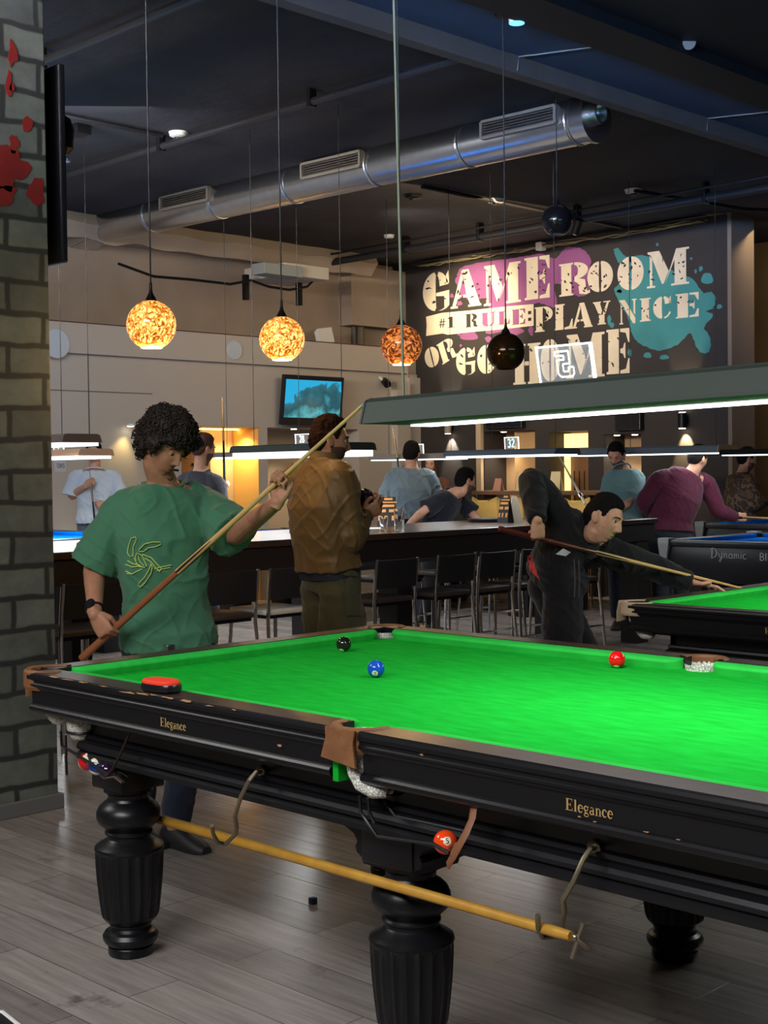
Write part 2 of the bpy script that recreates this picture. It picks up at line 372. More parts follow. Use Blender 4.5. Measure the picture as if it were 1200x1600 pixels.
# panel seams on the facade
mb = MB()
for u in (140, 403, 640): mb.box((XW, yX(u)-.006, 0), (XW+.004, yX(u)+.006, ZBl-.02)) if u != 403 else None
mb.box((XW, -6, zX(150, 612)-.006), (XW+.004, DA[0]-.4, zX(150, 612)+.006))
struct(mb.build('trim_seam', mat('seam_grey', srgb(120,112,102), .9), smooth=0))
# corner pilasters
mb = MB(); mb.box((XW, yX(612), 0), (XW+.12, yX(632), zX(615, 598))); mb.box((XW, yX(636), 0), (XW+.06, YM, ZBl-.05))
struct(mb.build('trim_pilaster', M_beige, smooth=0))
mb = MB(); mb.box((XW-.45, YM-1.05, 3.55), (XW-.2, YM, ZC-.1)); struct(mb.build('trim_upper_pilaster', M_plaster, smooth=0))

# door in the lit recess
d = MB().box((XW-.5, DA[0]+.28, 0), (XW-.44, DA[1]-.42, zX(360, 688)), .004).build('door_1', M_doorw, smooth=0); struct(d)
for i in range(9):
    pass
mb = MB(); yy0, yy1 = DA[0]+.5, DA[1]-.5; zz = zX(350, 725)
for i in range(10): mb.box((XW-.44, yy0+(yy1-yy0)*i/9-.015, zz-.015), (XW-.43, yy0+(yy1-yy0)*i/9+.015, zz+.015))
mb.build('door_handle_row', M_dark, d, smooth=0)
led = emat('warm_led_strip', (1.0, .62, .16), 9.0)
M_lits = mat('recess_lit_yellow', srgb(236,190,110), .7)  # yellow light of the recess put into the lining colour
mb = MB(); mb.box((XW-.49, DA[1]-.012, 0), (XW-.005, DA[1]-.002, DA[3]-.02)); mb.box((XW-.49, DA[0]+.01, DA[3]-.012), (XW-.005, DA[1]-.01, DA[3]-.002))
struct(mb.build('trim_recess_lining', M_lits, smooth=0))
struct(MB().box((XW-.4, DA[0]+.1, DA[3]-.03), (XW-.36, DA[1]-.03, DA[3]-.013)).build('trim_led', led, smooth=0))

# ---- mural wall
ZM0 = 0
O0 = (xY(757), xY(836), 0, zY(795, 673)); O1 = (xY(858), xY(919), 0, zY(888, 674)); O2 = (xY(943), xY(1002), 0, zY(972, 678))
XMR = xY(1137, 500)
mb = MB(); wall_strip(mb, 'Y', YM, .5, XW-.6, XMR, 0, ZC, [O0, O1, O2])
w_back = struct(mb.build('wall_back', M_mural, smooth=0))
mb = MB()
for o in (O0, O1, O2): mb.box((o[0], YM+.45, 0), (o[1], YM+.5, o[3]))
struct(mb.build('wall_back_recess', mat('recess_tan', srgb(168,138,104), .8), smooth=0))
struct(MB().box((XMR, YM+.0, 0), (XMR+.05, YM+.5, ZC)).build('trim_wall_end', mat('end_paint', srgb(126,112,100), .8), smooth=0))
struct(MB().box((O0[0]-.1, YM-.06, 0), (O0[0]-.015, YM+.02, zY(753, 655)), .004).build('trim_post', mat('pale_post', srgb(190,168,140), .7), smooth=0))
# lit door frame and the lit posts in the other recesses
mb = MB(); w = .17
mb.box((O1[1]-w, YM+.3, 0), (O1[1]-.01, YM+.33, O1[3]-.02)); mb.box((O1[0]+.01, YM+.3, 0), (O1[0]+.09, YM+.33, O1[3]-.02)); mb.box((O1[0]+.09, YM+.3, O1[3]-.2), (O1[1]-w, YM+.33, O1[3]-.02))
struct(mb.build('door_2_frame', mat('glowing_door_surround', srgb(240,200,110), .6, em=(1.0, .68, .22), es=1.7), smooth=0))  # warm light on the frame put in as emission
d2 = struct(MB().box((O1[0]+.1, YM+.34, 0), (O1[1]-w-.01, YM+.38, O1[3]-.2)).build('door_2', M_doorw, smooth=0))
mb = MB()
for k in range(4):
    x = O1[0]+.14+(O1[1]-w-O1[0]-.2)*k/3; mb.box((x-.006, YM+.335, .4), (x+.006, YM+.341, O1[3]-.5))
mb.build('groove', M_dark, d2, smooth=0)
mb = MB(); mb.box((O0[1]-.5, YM+.2, 0), (O0[1]-.005, YM+.45, O0[3])); struct(mb.build('trim_recess_pier', mat('pier_paint', srgb(190,152,104), .8), smooth=0))
mb = MB(); mb.box(((O2[0]+O2[1])/2-.006, YM+.44, 0), ((O2[0]+O2[1])/2+.006, YM+.45, O2[3])); struct(mb.build('trim_recess_seam', M_dark, smooth=0))

# ---- far right, right and rear walls
struct(MB().box((XW-.6, 13.6, 0), (9.0, 13.8, ZC)).build('wall_far', M_tan, smooth=0))
struct(MB().box((8.8, -6.5, 0), (9.0, 13.6, ZC)).build('wall_right', M_tan, smooth=0))
struct(MB().box((-9.6, -6.7, 0), (9.0, -6.5, ZC)).build('wall_front', M_tan, smooth=0))

# ---- dropped beam with soffit
zS = float(onX(789, 32, -1.4)[2]); ZSO = zS+.05
xs0 = float(onZ(870, 107, ZSO)[0]); xs1 = float(onZ(870, 43, ZSO)[0]); zF = float(onX(870, 134, xs0)[2])
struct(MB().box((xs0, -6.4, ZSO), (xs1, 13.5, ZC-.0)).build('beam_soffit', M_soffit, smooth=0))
struct(MB().box((xs0-.1, -6.4, zF), (xs0, 13.5, ZC)).build('beam_fascia', M_fascia, smooth=0))
struct(MB().box((xs1, -6.4, ZSO-.05), (xs1+.35, 13.5, ZC)).build('beam_edge', M_black, smooth=0))
struct(MB().box((xs1+.35, -6.4, ZC-.03), (8.8, 13.5, ZC-.001)).build('ceiling_near', M_black, smooth=0))
mb = MB()
for yy in (2.2, 5.0, 7.4):
    mb.tube([(xs0+.001, yy, zF+.02), (xs0-.002, yy+.02, ZSO-.004), (xs1, yy+.25, ZSO-.004)], .006, 5)
struct(mb.build('trim_joint', mat('joint_grey', srgb(110,112,118), .8), smooth=0))

# ---- pillar with painted blocks
PB = onZ(92, 1262, 0); XP, YP = float(PB[0]), float(PB[1])
pil = struct(MB().box((XP-.55, YP-1.6, 0), (XP, YP, ZC), .006).build('pillar', M_pillar, smooth=0))
struct(MB().box((XP-.57, YP-1.6, 0), (XP+.02, YP+.02, .07), .004).build('baseboard_pillar', mat('grey_skirting', srgb(96,94,92), .6), smooth=0))
red = mat('red_spray_paint', srgb(128,30,26), .6, mott=(8, srgb(96,20,18), .5))
def blob(u, v, du, dv, wob, seed, n=26, drop=0):
    pts = []; r = random.Random(seed)
    ph = [r.uniform(0, 6.28) for _ in range(4)]
    for k in range(n):
        t = 2*PI*k/n; q = 1+wob*(math.sin(3*t+ph[0])+.6*math.sin(5*t+ph[1])+.5*math.sin(8*t+ph[2]))/2
        uu, vv = u+du*q*math.cos(t), v+dv*q*math.sin(t)
        if drop and math.sin(t) > .6: vv += drop*(math.sin(t)-.6)/.4
        p = onX(uu, vv, XP+.003); pts.append((p[1], p[2]))
    return pts
for i, (u, v, du, dv, wob, dr) in enumerate([(14, 132, 5, 20, .3, 8), (20, 84, 7, 18, .4, -16), (19, 136, 4, 7, .2, 0), (43, 194, 8, 12, .15, 0), (14, 262, 26, 34, .45, 10), (3, 305, 22, 16, .3, 0), (57, 300, 13, 22, .25, 24), (22, 225, 7, 14, .4, 0)]):
    MB().prism(blob(u, v, du, dv, wob, i), (XP+.001, 0, 0), (0, 1, 0), (0, 0, 1), (.002, 0, 0)).build('paint_splatter', red, pil, smooth=0)

# ---- flat screen on the pillar side, seen edge-on
a0 = onX(73, 108, XP-.02); a1 = onX(104, 405, XP-.02)
ty0, ty1 = YP+.03, float(onX(105, 300, XP-.0)[1])
zt, zb = float(onX(100, 100, XP)[2]), float(onX(104, 410, XP)[2])
tv = thing('television', 'large black television seen edge-on beside the painted brick pillar', 'television', (XP-.6, (ty0+ty1)/2, zb))
MB().box((XP-1.5, ty0+.045, zb), (XP, ty1, zt), .008).build('casing', mat('tv_black', (.006,.006,.007), .35), tv, smooth=0)
MB().box((XP-1.48, ty1, zb+.03), (XP-.02, ty1+.003, zt-.02)).build('screen', mat('dead_screen', (.01,.01,.012), .1), tv, smooth=0)
MB().box((XP-.5, YP, zb+.3), (XP-.3, ty0+.04, zt-.3)).build('wall_bracket', M_dark, tv, smooth=0)
MB().box((XP-.05, ty1+.0, zb+.12), (XP-.03, ty1+.012, zb+.14)).build('power_light', emat('amber_led', (1,.75,.3), 4), tv, smooth=0)
sp = thing('loudspeaker', 'small dark loudspeaker high on the side of the television', 'speaker', onX(107, 215, XP-.15))
q = onX(107, 215, XP-.15)
mb = MB(); mb.lathe([(.03, -.09), (.055, -.06), (.06, .03), (.045, .08), (.02, .1)], (q[0], ty1+.07, q[2]), 16); mb.build('cabinet', M_dark, sp)
MB().tube([(q[0], ty1, q[2]+.02), (q[0], ty1+.05, q[2]+.02)], .012, 8).build('bracket', M_dark, sp)
MB().lathe([(.03, 0), (.032, .012), (.02, .02)], (q[0], ty1+.08, q[2]-.12), 14).build('grille', M_steel, sp)
# ================================================================== SNOOKER TABLES
LT, WT, T = 3.161, 1.7386, .93
BED = T-.038
def cloth_mat(name, c1, c2):
    m = mat(name, c1, 1.0, spec=.03)
    nt = m.node_tree; b = nt.nodes['Principled BSDF']; tc = nt.nodes.new('ShaderNodeTexCoord'); mp = nt.nodes.new('ShaderNodeMapping'); mp.inputs['Scale'].default_value = (9, 30, 9); mp.inputs['Rotation'].default_value = (0, 0, .75)
    n = nt.nodes.new('ShaderNodeTexNoise'); n.inputs['Scale'].default_value = 1; n.inputs['Detail'].default_value = 6; r = nt.nodes.new('ShaderNodeValToRGB')
    r.color_ramp.elements[0].position = .3; r.color_ramp.elements[1].position = .7; r.color_ramp.elements[0].color = (*c2, 1); r.color_ramp.elements[1].color = (*c1, 1)
    nt.links.new(tc.outputs['Object'], mp.inputs['Vector']); nt.links.new(mp.outputs[0], n.inputs['Vector']); nt.links.new(n.outputs['Fac'], r.inputs['Fac']); nt.links.new(r.outputs['Color'], b.inputs['Base Color'])
    return m
M_green = cloth_mat('green_baize', (.010, .43, .036), (.007, .33, .024))
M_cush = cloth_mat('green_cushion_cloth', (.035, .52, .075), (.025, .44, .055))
M_blue = cloth_mat('blue_baize', (.0, .16, .62), (.0, .12, .5))
M_lac = mat('black_lacquer', (.006, .006, .0075), .33, spec=.4, bump=(40, .02))
M_railtop = mat('worn_dark_rail', srgb(42, 31, 29), .34, spec=.5, mott=(7, srgb(68, 51, 46), .45), bump=(60, .03))
M_chip = mat('bare_chipped_wood', srgb(170, 128, 92), .8)
M_leather_ = mat('tan_pocket_leather', srgb(140, 92, 52), .6, bump=(60, .2), mott=(12, srgb(96, 60, 34), .6))
M_net = mat('white_pocket_net', srgb(224, 220, 206), .8)
_nt = M_net.node_tree; _tc = _nt.nodes.new('ShaderNodeTexCoord'); _v = _nt.nodes.new('ShaderNodeTexVoronoi'); _v.inputs['Scale'].default_value = 110; _v.feature = 'DISTANCE_TO_EDGE'
_nt.links.new(_tc.outputs['Object'], _v.inputs['Vector']); _r = _nt.nodes.new('ShaderNodeValToRGB'); _r.color_ramp.elements[0].position = .05; _r.color_ramp.elements[1].position = .14; _r.color_ramp.elements[0].color = (.30, .30, .26, 1); _r.color_ramp.elements[1].color = (*srgb(222, 220, 208), 1)
_nt.links.new(_v.outputs['Distance'], _r.inputs['Fac']); _nt.links.new(_r.outputs['Color'], _nt.nodes['Principled BSDF'].inputs['Base Color'])
M_gold = mat('gold_lettering', srgb(166, 138, 86), .5)
M_iron = mat('dark_iron_wire', (.03, .03, .032), .35, metal=.8)
M_strap = mat('brown_leather_strap', srgb(120, 76, 48), .55)

FASC = [(-.095, T), (-.006, T), (0, T-.004), (.003, T-.012), (.003, T-.022), (-.003, T-.027), (-.003, T-.033), (.001, T-.037), (.001, T-.043), (-.006, T-.047), (-.012, T-.056), (-.016, T-.058),
        (-.016, T-.104), (-.009, T-.107), (-.004, T-.113), (-.004, T-.122), (-.009, T-.127), (-.018, T-.133), (-.095, T-.133)]
def rail(mb, A, B, side):
    mb.sweep(FASC, (A[0], A[1], 0), (B[0], B[1], 0), side)
def cushion(mb, a, b, edge, along, inward, curve0=.055, curve1=.055, D=.056):
    """a..b run along; edge = coordinate of the wood edge; inward = +-1"""
    n = 40; rings = []
    for i in range(n+1):
        t = i/n; t = t*t*(3-2*t) if False else t
        s = a+(b-a)*(.5-.5*math.cos(PI*t)); d = D
        if s-a < curve0: q = 1-(s-a)/curve0; d = D*math.sqrt(max(0, 1-q*q))
        if b-s < curve1: q = 1-(b-s)/curve1; d = D*math.sqrt(max(0, 1-q*q))
        d = max(d, .002)
        pr = [(-.004, BED-.02), (-.004, T-.002), (d*.35, T-.002), (d*.75, T-.004), (d*.95, T-.008), (d, T-.013), (d*.98, T-.017), (d*.72, BED-.002), (d*.6, BED-.02)]
        rings.append([(s, edge+inward*o, z) if along == 'x' else (edge+inward*o, s, z) for o, z in pr])
    mb.loft(rings)
def turned_leg(cx, cy, wing=False):
    """square block over a turned and fluted post; returns (block mesh, turned mesh)"""
    prof = [(.071, 0), (.074, .006), (.074, .028), (.070, .034), (.083, .04), (.090, .052), (.091, .064), (.083, .076), (.070, .083), (.066, .092), (.070, .104), (.085, .118), (.092, .128)]
    body = [(.095, .14), (.101, .19), (.107, .25), (.110, .30), (.111, .335)]
    prof2 = [(.109, .343), (.113, .348), (.111, .357), (.096, .368), (.078, .377), (.071, .384), (.071, .394), (.078, .398), (.078, .404), (.072, .410), (.084, .422), (.099, .436), (.105, .452), (.104, .470), (.096, .487), (.082, .500), (.070, .508), (.066, .516), (.068, .53), (.080, .538), (.080, .556)]
    full = prof+body+prof2
    def rf(r, h, t): return r*(1-.065*abs(math.sin(10*t))**.6) if .13 < h < .339 else r
    m1 = MB().lathe(full, (cx, cy, 0), 80, rfun=rf)
    m2 = MB(); zt = T-.133
    if wing:
        Q = [(.09, .545), (.095, .56), (.115, .57), (.12, .585), (.112, .60), (.125, .618), (.155, .630), (.185, .636), (.192, .652), (.215, .66), (.215, zt)]; P = Q+[(-a_, b_) for a_, b_ in Q[::-1]]
        m2.prism(P, (cx, cy-.085, 0), (1, 0, 0), (0, 0, 1), (0, .17, 0))
        m2.box((cx-.092, cy-.092, .55), (cx+.092, cy+.092, zt), .006)
    else: m2.box((cx-.085, cy-.085, .55), (cx+.085, cy+.085, zt), .006)
    return m2, m1
def build_table(main=True):
    M_leather = M_leather_ if main else mat('pale_pocket_leather', srgb(186, 166, 136), .6, bump=(60, .2))
    root = thing('snooker_table', '', 'snooker table')
    # bed with pocket cut-outs
    def cut(cx, cy, r, a0, a1, n=8): return [(cx+r*math.cos(math.radians(a0+(a1-a0)*i/n)), cy+r*math.sin(math.radians(a0+(a1-a0)*i/n))) for i in range(n+1)]
    e = .093; mx = LT/2; pr = .058
    poly = cut(e, e, .075, 90, 0)+cut(mx, e-.02, pr, 180, 0)+cut(LT-e, e, .075, 180, 90)+cut(LT-e, WT-e, .075, 270, 180)+cut(mx, WT-e+.02, pr, 0, -180)+cut(e, WT-e, .075, 0, -90)
    MB().prism(poly, (0, 0, BED-.03), (1, 0, 0), (0, 1, 0), (0, 0, .03)).build('bed_cloth', M_green, root, smooth=0)
    # cushions: six
    g = .16; hm = .062; E = .095
    for (a, b) in ((g, mx-hm), (mx+hm, LT-g)):
        for ed, inw in ((E, 1), (WT-E, -1)):
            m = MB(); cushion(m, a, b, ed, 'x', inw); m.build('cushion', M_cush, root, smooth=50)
    for ed, inw in ((E, 1), (LT-E, -1)):
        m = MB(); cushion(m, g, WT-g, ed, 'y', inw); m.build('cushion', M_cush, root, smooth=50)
    # wooden rails
    c = .085; pm = .056
    for A, B, sd in (((c, 0), (mx-pm, 0), (0, -1, 0)), ((mx+pm, 0), (LT-c, 0), (0, -1, 0)), ((mx-pm, WT), (c, WT), (0, 1, 0)), ((LT-c, WT), (mx+pm, WT), (0, 1, 0)), ((0, WT-c), (0, c), (-1, 0, 0)), ((LT, c), (LT, WT-c), (1, 0, 0))):
        m = MB(); rail(m, A, B, sd)
        top = [f for f in range(len(m.f))]
        # the flat top gets the worn wood, the mouldings the lacquer
        for k, f in enumerate(m.f):
            z = [m.v[i][2] for i in f]
            m.m[k] = 1 if min(z) > T-.001 else 0
        m.build('rail', [M_lac, M_railtop], root, smooth=0)
    # pockets
    def pocket(cx, cy, a0, a1, name):
        """liner arc from a0 to a1 (degrees) on the outer side"""
        p = MB(); n = 14; r = .062 if name == 'c' else .060
        def arcpts(rr, z): return [(cx+rr*math.cos(math.radians(a0+(a1-a0)*i/n)), cy+rr*math.sin(math.radians(a0+(a1-a0)*i/n)), z) for i in range(n+1)]
        rows = [arcpts(r, T-.024), arcpts(r, T-.004), arcpts(r+.004, T+.003), arcpts(r+.022, T+.004), arcpts(r+.029, T-.002), arcpts(r+.029, T-.05), arcpts(r+.025, T-.06)]
        for i in range(len(rows)-1):
            o = len(p.v); vs = rows[i]+rows[i+1]
            p.add(vs, [(k, k+1, n+1+k+1, n+1+k) for k in range(n)])
        lo = p.build('pocket_leather', M_leather, root, smooth=40)
        q = MB()
        def ring(rr, z, dx=0, dy=0): return [(cx+dx+rr*math.cos(2*PI*k/20), cy+dy+rr*math.sin(2*PI*k/20), z) for k in range(20)]
        dx, dy = (.05, 0) if main else (.04, 0)
        q.loft([ring(.0605, T-.018), ring(.057, T-.05), ring(.052, T-.08), ring(.046, T-.11, dx*.2), ring(.043, T-.135, dx*.6), ring(.042, T-.155, dx), ring(.03, T-.172, dx*1.1), ring(.008, T-.176, dx*1.1)], caps=False)
        q.build('pocket_net', M_net, root, smooth=60)
    pk = .088
    pocket(pk, pk, 90+10, 360-10, 'c'); pocket(LT-pk, pk, 180+10, 450-10, 'c'); pocket(LT-pk, WT-pk, -90+10, 180-10, 'c'); pocket(pk, WT-pk, 0+10, 270-10, 'c')
    pocket(mx, .075, 180-5, 360+5, 'm'); pocket(mx, WT-.075, -5, 185, 'm')
    # leather flaps hanging outside the near middle pocket and the near corner
    fl = MB(); X0, X1 = mx-.052, mx+.054
    fl.loft([[(X0, -.012, T+.002), (X1, -.012, T+.002), (X1, -.006, T+.002), (X0, -.006, T+.002)], [(X0+.004, -.014, T-.03), (X1-.004, -.014, T-.03), (X1-.004, -.008, T-.03), (X0+.004, -.008, T-.03)],
             [(X0+.002, -.016, T-.035), (X1-.002, -.016, T-.035), (X1-.002, -.01, T-.035), (X0+.002, -.01, T-.035)], [(X0-.008, -.02, T-.075), (X1+.010, -.02, T-.088), (X1+.010, -.014, T-.088), (X0-.008, -.014, T-.075)]])
    fl.build('leather_flap', M_leather, root, smooth=30)
    gc = MB(); gc.box((mx-.05, .012, T-.14), (mx-.03, .05, T-.05)); gc.build('cloth_offcut', M_green, root, smooth=0)
    f2 = MB(); f2.loft([[(.0, .10, T), (-.012, .06, T), (-.012, .06, T+.004), (.0, .10, T+.004)], [(-.006, .10, T-.05), (-.018, .05, T-.05), (-.014, .05, T-.05), (-.002, .10, T-.05)], [(-.002, .10, T-.09), (-.022, .055, T-.10), (-.018, .055, T-.10), (.002, .10, T-.09)]])
    f2.build('leather_flap', M_leather, root, smooth=30)
    # apron frame under the rails
    y0, y1, x0, x1, zb = .105, WT-.105, .25, LT-.25, .655
    AP = [(-.03, T-.133), (0, T-.133), (0, zb+.085), (.012, zb+.08), (.016, zb+.07), (.010, zb+.062), (.024, zb+.055), (.030, zb+.045), (.030, zb+.035), (.018, zb+.028), (.030, zb+.018), (.030, zb+.004), (.02, zb), (-.03, zb)]
    for A, B, sd in (((x0, y0), (x1, y0), (0, -1, 0)), ((x1, y1), (x0, y1), (0, 1, 0)), ((x0, y1), (x0, y0), (-1, 0, 0)), ((x1, y0), (x1, y1), (1, 0, 0))):
        m = MB(); m.sweep(AP, (*A, 0), (*B, 0), sd); m.build('apron', M_lac, root, smooth=25)
    MB().box((.09, .09, T-.15), (LT-.09, WT-.09, BED-.031)).build('slate_bed', M_black, root, smooth=0)
    for cx, cy, w in ((.31, .23, False), (1.59, .23, True), (LT-.31, .23, False), (.31, WT-.3, False), (1.63, WT-.33, True), (LT-.31, WT-.3, False)):
        b, l = turned_leg(cx, cy, w)
        lo = l.build('leg', M_lac, root, smooth=28); b.build('leg_block', M_lac, lo, smooth=25)
    # lettering on the near fascia
    for xs, wd in ((.795, .118), (2.262, .118)):
        t = MB(); hh = .0255; write(t, 'Elegance', (xs, .0145, T-.092), (1, 0, 0), (0, 0, 1), (0, -.0008, 0), hh, 1.14, .03); t.build('gold_lettering', M_gold, root, smooth=0)
    return root
table = build_table(True)
tag(table, 'large black snooker table with green cloth and fluted legs in front', 'snooker table', 'snooker tables')
# racks under the pockets of the near table
def Pm(u, v, Y): return onY(u, v, Y)
rk = MB(); Yr = .055
ring = [np.array([LT/2+.075+.045*math.cos(t), Yr+.02+.045*math.sin(t), float(Pm(580, 1236, Yr)[2])]) for t in np.linspace(0, 2*PI, 20, endpoint=False)]
rk.tube(ring, .004, 6, closed=True)
za = float(Pm(580, 1236, Yr)[2])
A = Pm(562, 1240, .0); B = Pm(702, 1333, -.0)
rk.tube([(A[0], 0, za), (A[0]+.003, 0, za-.04), A+[.02, 0, -.06], A+[.06, 0, -.095], B+[-.05, 0, .012], B], .0045, 6)
rk.tube([(A[0]+.03, .0, za), (A[0]+.033, 0, za-.035), A+[.05, 0, -.065]], .0045, 6)
A2 = Pm(600, 1243, .085); 
rk.tube([(A2[0], .085, za), (A2[0]+.003, .085, za-.03), (A2[0]+.04, .085, za-.06), (B[0]-.02, .085, B[2]+.03), (B[0]+.01, .085, B[2]+.01)], .0045, 6)
rack = rk.build('ball_rack', M_iron, table)
nm = MB(); nm.tube([Pm(548, 1170, .035), Pm(553, 1186, .03), Pm(556, 1206, .028), Pm(566, 1224, .03), Pm(586, 1234, .04), Pm(606, 1236, .055)], [.022, .022, .022, .024, .026, .020], 16, flat=.8); nm.build('pocket_net', M_net, table, smooth=180)
st = MB(); s0, s1, s2, s3 = Pm(741, 1256, .03), Pm(728, 1302, -.015), Pm(708, 1338, -.03), Pm(700, 1352, -.01)
pts = [s0, (s0+s1)/2+[.006, 0, 0], s1, (s1+s2)/2, s2, s3]
st.tube(pts, [.012, .0125, .013, .013, .012, .011], 8, flat=.32, up=(0, 1, 0)); st.tube([s2, Pm(716, 1318, .0), Pm(700, 1330, .05)], .009, 8, flat=.4)
st.build('strap', M_strap, rack)
rk = MB(); Yr = .06; q0 = Pm(92, 1142, .05)
rk.tube([np.array([q0[0]+.055+.052*math.cos(t), .1+.045*math.sin(t), q0[2]]) for t in np.linspace(0, 2*PI, 20, endpoint=False)], .0045, 6, closed=True)
e0, e1 = Pm(98, 1166, .055), Pm(172, 1211, .055)
rk.tube([(e0[0]-.01, .055, q0[2]), (e0[0]-.006, .055, q0[2]-.05), e0, e1], .0045, 6)
rk.tube([(e0[0]+.02, .055, q0[2]-.01), (e0[0]+.02, .055, e0[2]-.09)], .004, 6)
e2, e3 = e0+[.02, .055, -.02], e1+[.02, .055, -.01]
rk.tube([(q0[0]+.1, .11, q0[2]), (q0[0]+.1, .11, q0[2]-.03), e2+[.06, 0, 0], e3], .0045, 6)
rack2 = rk.build('ball_rack', M_iron, table)
nb_ = np.array([q0[0]+.055, .1, q0[2]]); MB().lathe([(.008, -.032), (.03, -.026), (.042, -.008), (.047, .015), (.050, .045)], nb_, 24).build('pocket_net', M_net, table, smooth=180)
st = MB(); s = [Pm(204, 1142, .05), Pm(190, 1175, .045), Pm(176, 1202, .04), Pm(166, 1216, .035)]
st.tube(s, [.006, .006, .007, .008], 8, flat=.4); st.tube([s[3], s[3]+[.05, 0, .012], s[3]+[.09, 0, .0]], .008, 8, flat=.5); st.build('strap', mat('dark_strap', srgb(58, 44, 34), .6), rack2)
# iron hooks on the apron
def hook(u0, v0, path, up):
    m = MB(); p0 = onY(u0, v0, .1)
    m.lathe([(.018, -.004), (.018, .004), (.012, .007), (.006, .01)], p0, 16, axis=(0, -1, 0))
    m.tube([p0]+path, .0062, 8); m.build('rest_hook', mat('worn_iron', srgb(128, 118, 96), .4, metal=.7), table)
hook(408, 1206, [onY(400, 1207, .04), onY(390, 1218, .02), onY(376, 1246, .02), onY(367, 1275, .03), onY(370, 1292, .06), onY(368, 1304, .10), onY(352, 1319, .12), onY(340, 1316, .10), onY(333, 1303, .06), onY(331, 1290, .04)], 1)
hook(929, 1325, [onY(922, 1328, .04), onY(912, 1342, .02), onY(896, 1378, .0), onY(880, 1405, .0), onY(882, 1425, .02), onY(878, 1448, .04), onY(866, 1464, .05), onY(848, 1465, .04), onY(841, 1450, .0), onY(840, 1430, -.01)], 1)
# chipped paint on the near rail
ch = MB(); r = random.Random(3)
def chip(u, v, w, h, Y):
    pts = []
    for k in range(9):
        t = 2*PI*k/9; q = r.uniform(.3, 1.25); uu = u+1.15*w*q*math.cos(t); p = onY(uu, v+.17*(uu-u)+.75*h*q*math.sin(t), Y); pts.append((p[0], p[2]))
    MB().prism(pts, (0, Y+.001, 0), (1, 0, 0), (0, 0, 1), (0, -.0016, 0)).build('paint_chip', M_chip, table, smooth=0)
for (u, v, w, h) in ((200, 1082, 15, 2.2), (222, 1084, 10, 2.0), (262, 1090, 9, 2.5), (291, 1095, 8, 2.6), (105, 1062, 8, 1.6), (85, 1058, 7, 1.6), (130, 1066, 6, 1.4), (328, 1103, 6, 1.4), (365, 1109, 4, 1.3), (160, 1072, 6, 1.2), (240, 1086, 5, 1.5)):
    chip(u, v, w, h, -.0035)
for (u, v, w, h) in ((437, 1165, 3, 3), (659, 1179, 5, 2.0), (684, 1182, 3, 1.4), (930, 1284, 4, 1.2), (1010, 1300, 5, 1.5), (1060, 1312, 5, 1.3), (905, 1276, 3, 1.4)): chip(u, v, w, h, .0035 if v < 1200 else .003)


table2 = build_table(False)
tag(table2, 'second green snooker table behind the first, with a youth bending over its corner', 'snooker table', 'snooker tables')
q = onZ(950, 941, T); T2X, T2Y = float(q[0])+.02, float(onZ(1100, 951, T)[1]); table2.location = (T2X, T2Y, 0)

# ------------------------------------------------------------------ balls
def ball(center, col, label, stripe=False, spot_dir=None, axis=(0, 0, 1), num=None, group='pool balls', spot2=None):
    center = np.asarray(center, float); R = .0286
    m = MB(); m.sphere((0, 0, 0), R, 56, 40)
    ax = unit(axis); sd = None if spot_dir is None else unit(spot_dir)
    for k, f in enumerate(m.f):
        c = unit(np.mean([m.v[i] for i in f], axis=0))
        m.m[k] = 0
        if stripe and abs(np.dot(c, ax)) > .52: m.m[k] = 1
        if sd is not None and np.dot(c, sd) > math.cos(.36): m.m[k] = 1
    m.v = [tuple(np.array(p)+center) for p in m.v]
    cm = mat('ball_'+'_'.join('%d' % int(x*100) for x in col), col, .08, coat=.3); iv = mat('ball_ivory', srgb(235, 226, 196), .08, coat=.3)
    root = thing('pool_ball', label, 'ball', center-[0, 0, R], group)
    o = m.build('ball_shell', [cm, iv], root, smooth=180)
    if num is not None and sd is not None:
        a, b = frame_of(sd); t = MB(); st, adv = GL[num]
        up = np.array([0, 0, 1.0]); b = unit(up-np.dot(up, sd)*sd) if abs(sd[2]) < .95 else b; a = np.cross(b, sd)
        h = .013
        for q in st:
            L = [];
            for (x, y, w) in q: L.append((x, y, w*1.1))
            stroke(t, L, center+sd*(R*1.0)-a*(.26*h)-b*(h*.5), a, b, sd*.0003, h, h)
        # wrap on to the ball
        t.v = [tuple(center+unit(np.array(p)-center)*(R+.0003)) for p in t.v]
        t.build('number', mat('ball_ink', (.01, .01, .012), .2), root, smooth=0)
    return root
ZBALL = BED+.0286
tocam = lambda p: unit(CAM-np.asarray(p))
def facing(p, r, u):  # direction seen at r to the right and u up on the ball's disc (fractions)
    f = tocam(p); d = math.sqrt(max(0, 1-r*r-u*u)); return unit(f*d+RIGHT*r+np.cross(RIGHT, -f)*u*(1 if np.cross(RIGHT, -f)[2] > 0 else -1))
p = onZ(587.5, 1045, ZBALL); ball(p, srgb(20, 78, 190), 'glossy blue numbered ball on the green cloth, in front of the black ball', False, facing(p, -.12, -.55), num='2')
p = onZ(964, 1030.5, ZBALL); ball(p, srgb(225, 18, 22), 'bright red ball beside the far cushion of the snooker table', False, facing(p, -.1, -.9))
p = onZ(537, 1006.5, ZBALL); ball(p, (.012, .012, .01), 'black ball near the far corner pocket', False, facing(p, -.3, -.85))
B5 = onY(696, 1316, .04); ball(B5, srgb(235, 70, 22), 'orange ball numbered five in the wire rack under the middle pocket', False, facing(B5, .15, .1), num='5')
c0 = onY(136, 1190, .085); dx = .0585
zl = lambda k: c0+np.array([dx*k, 0, -.006*k])
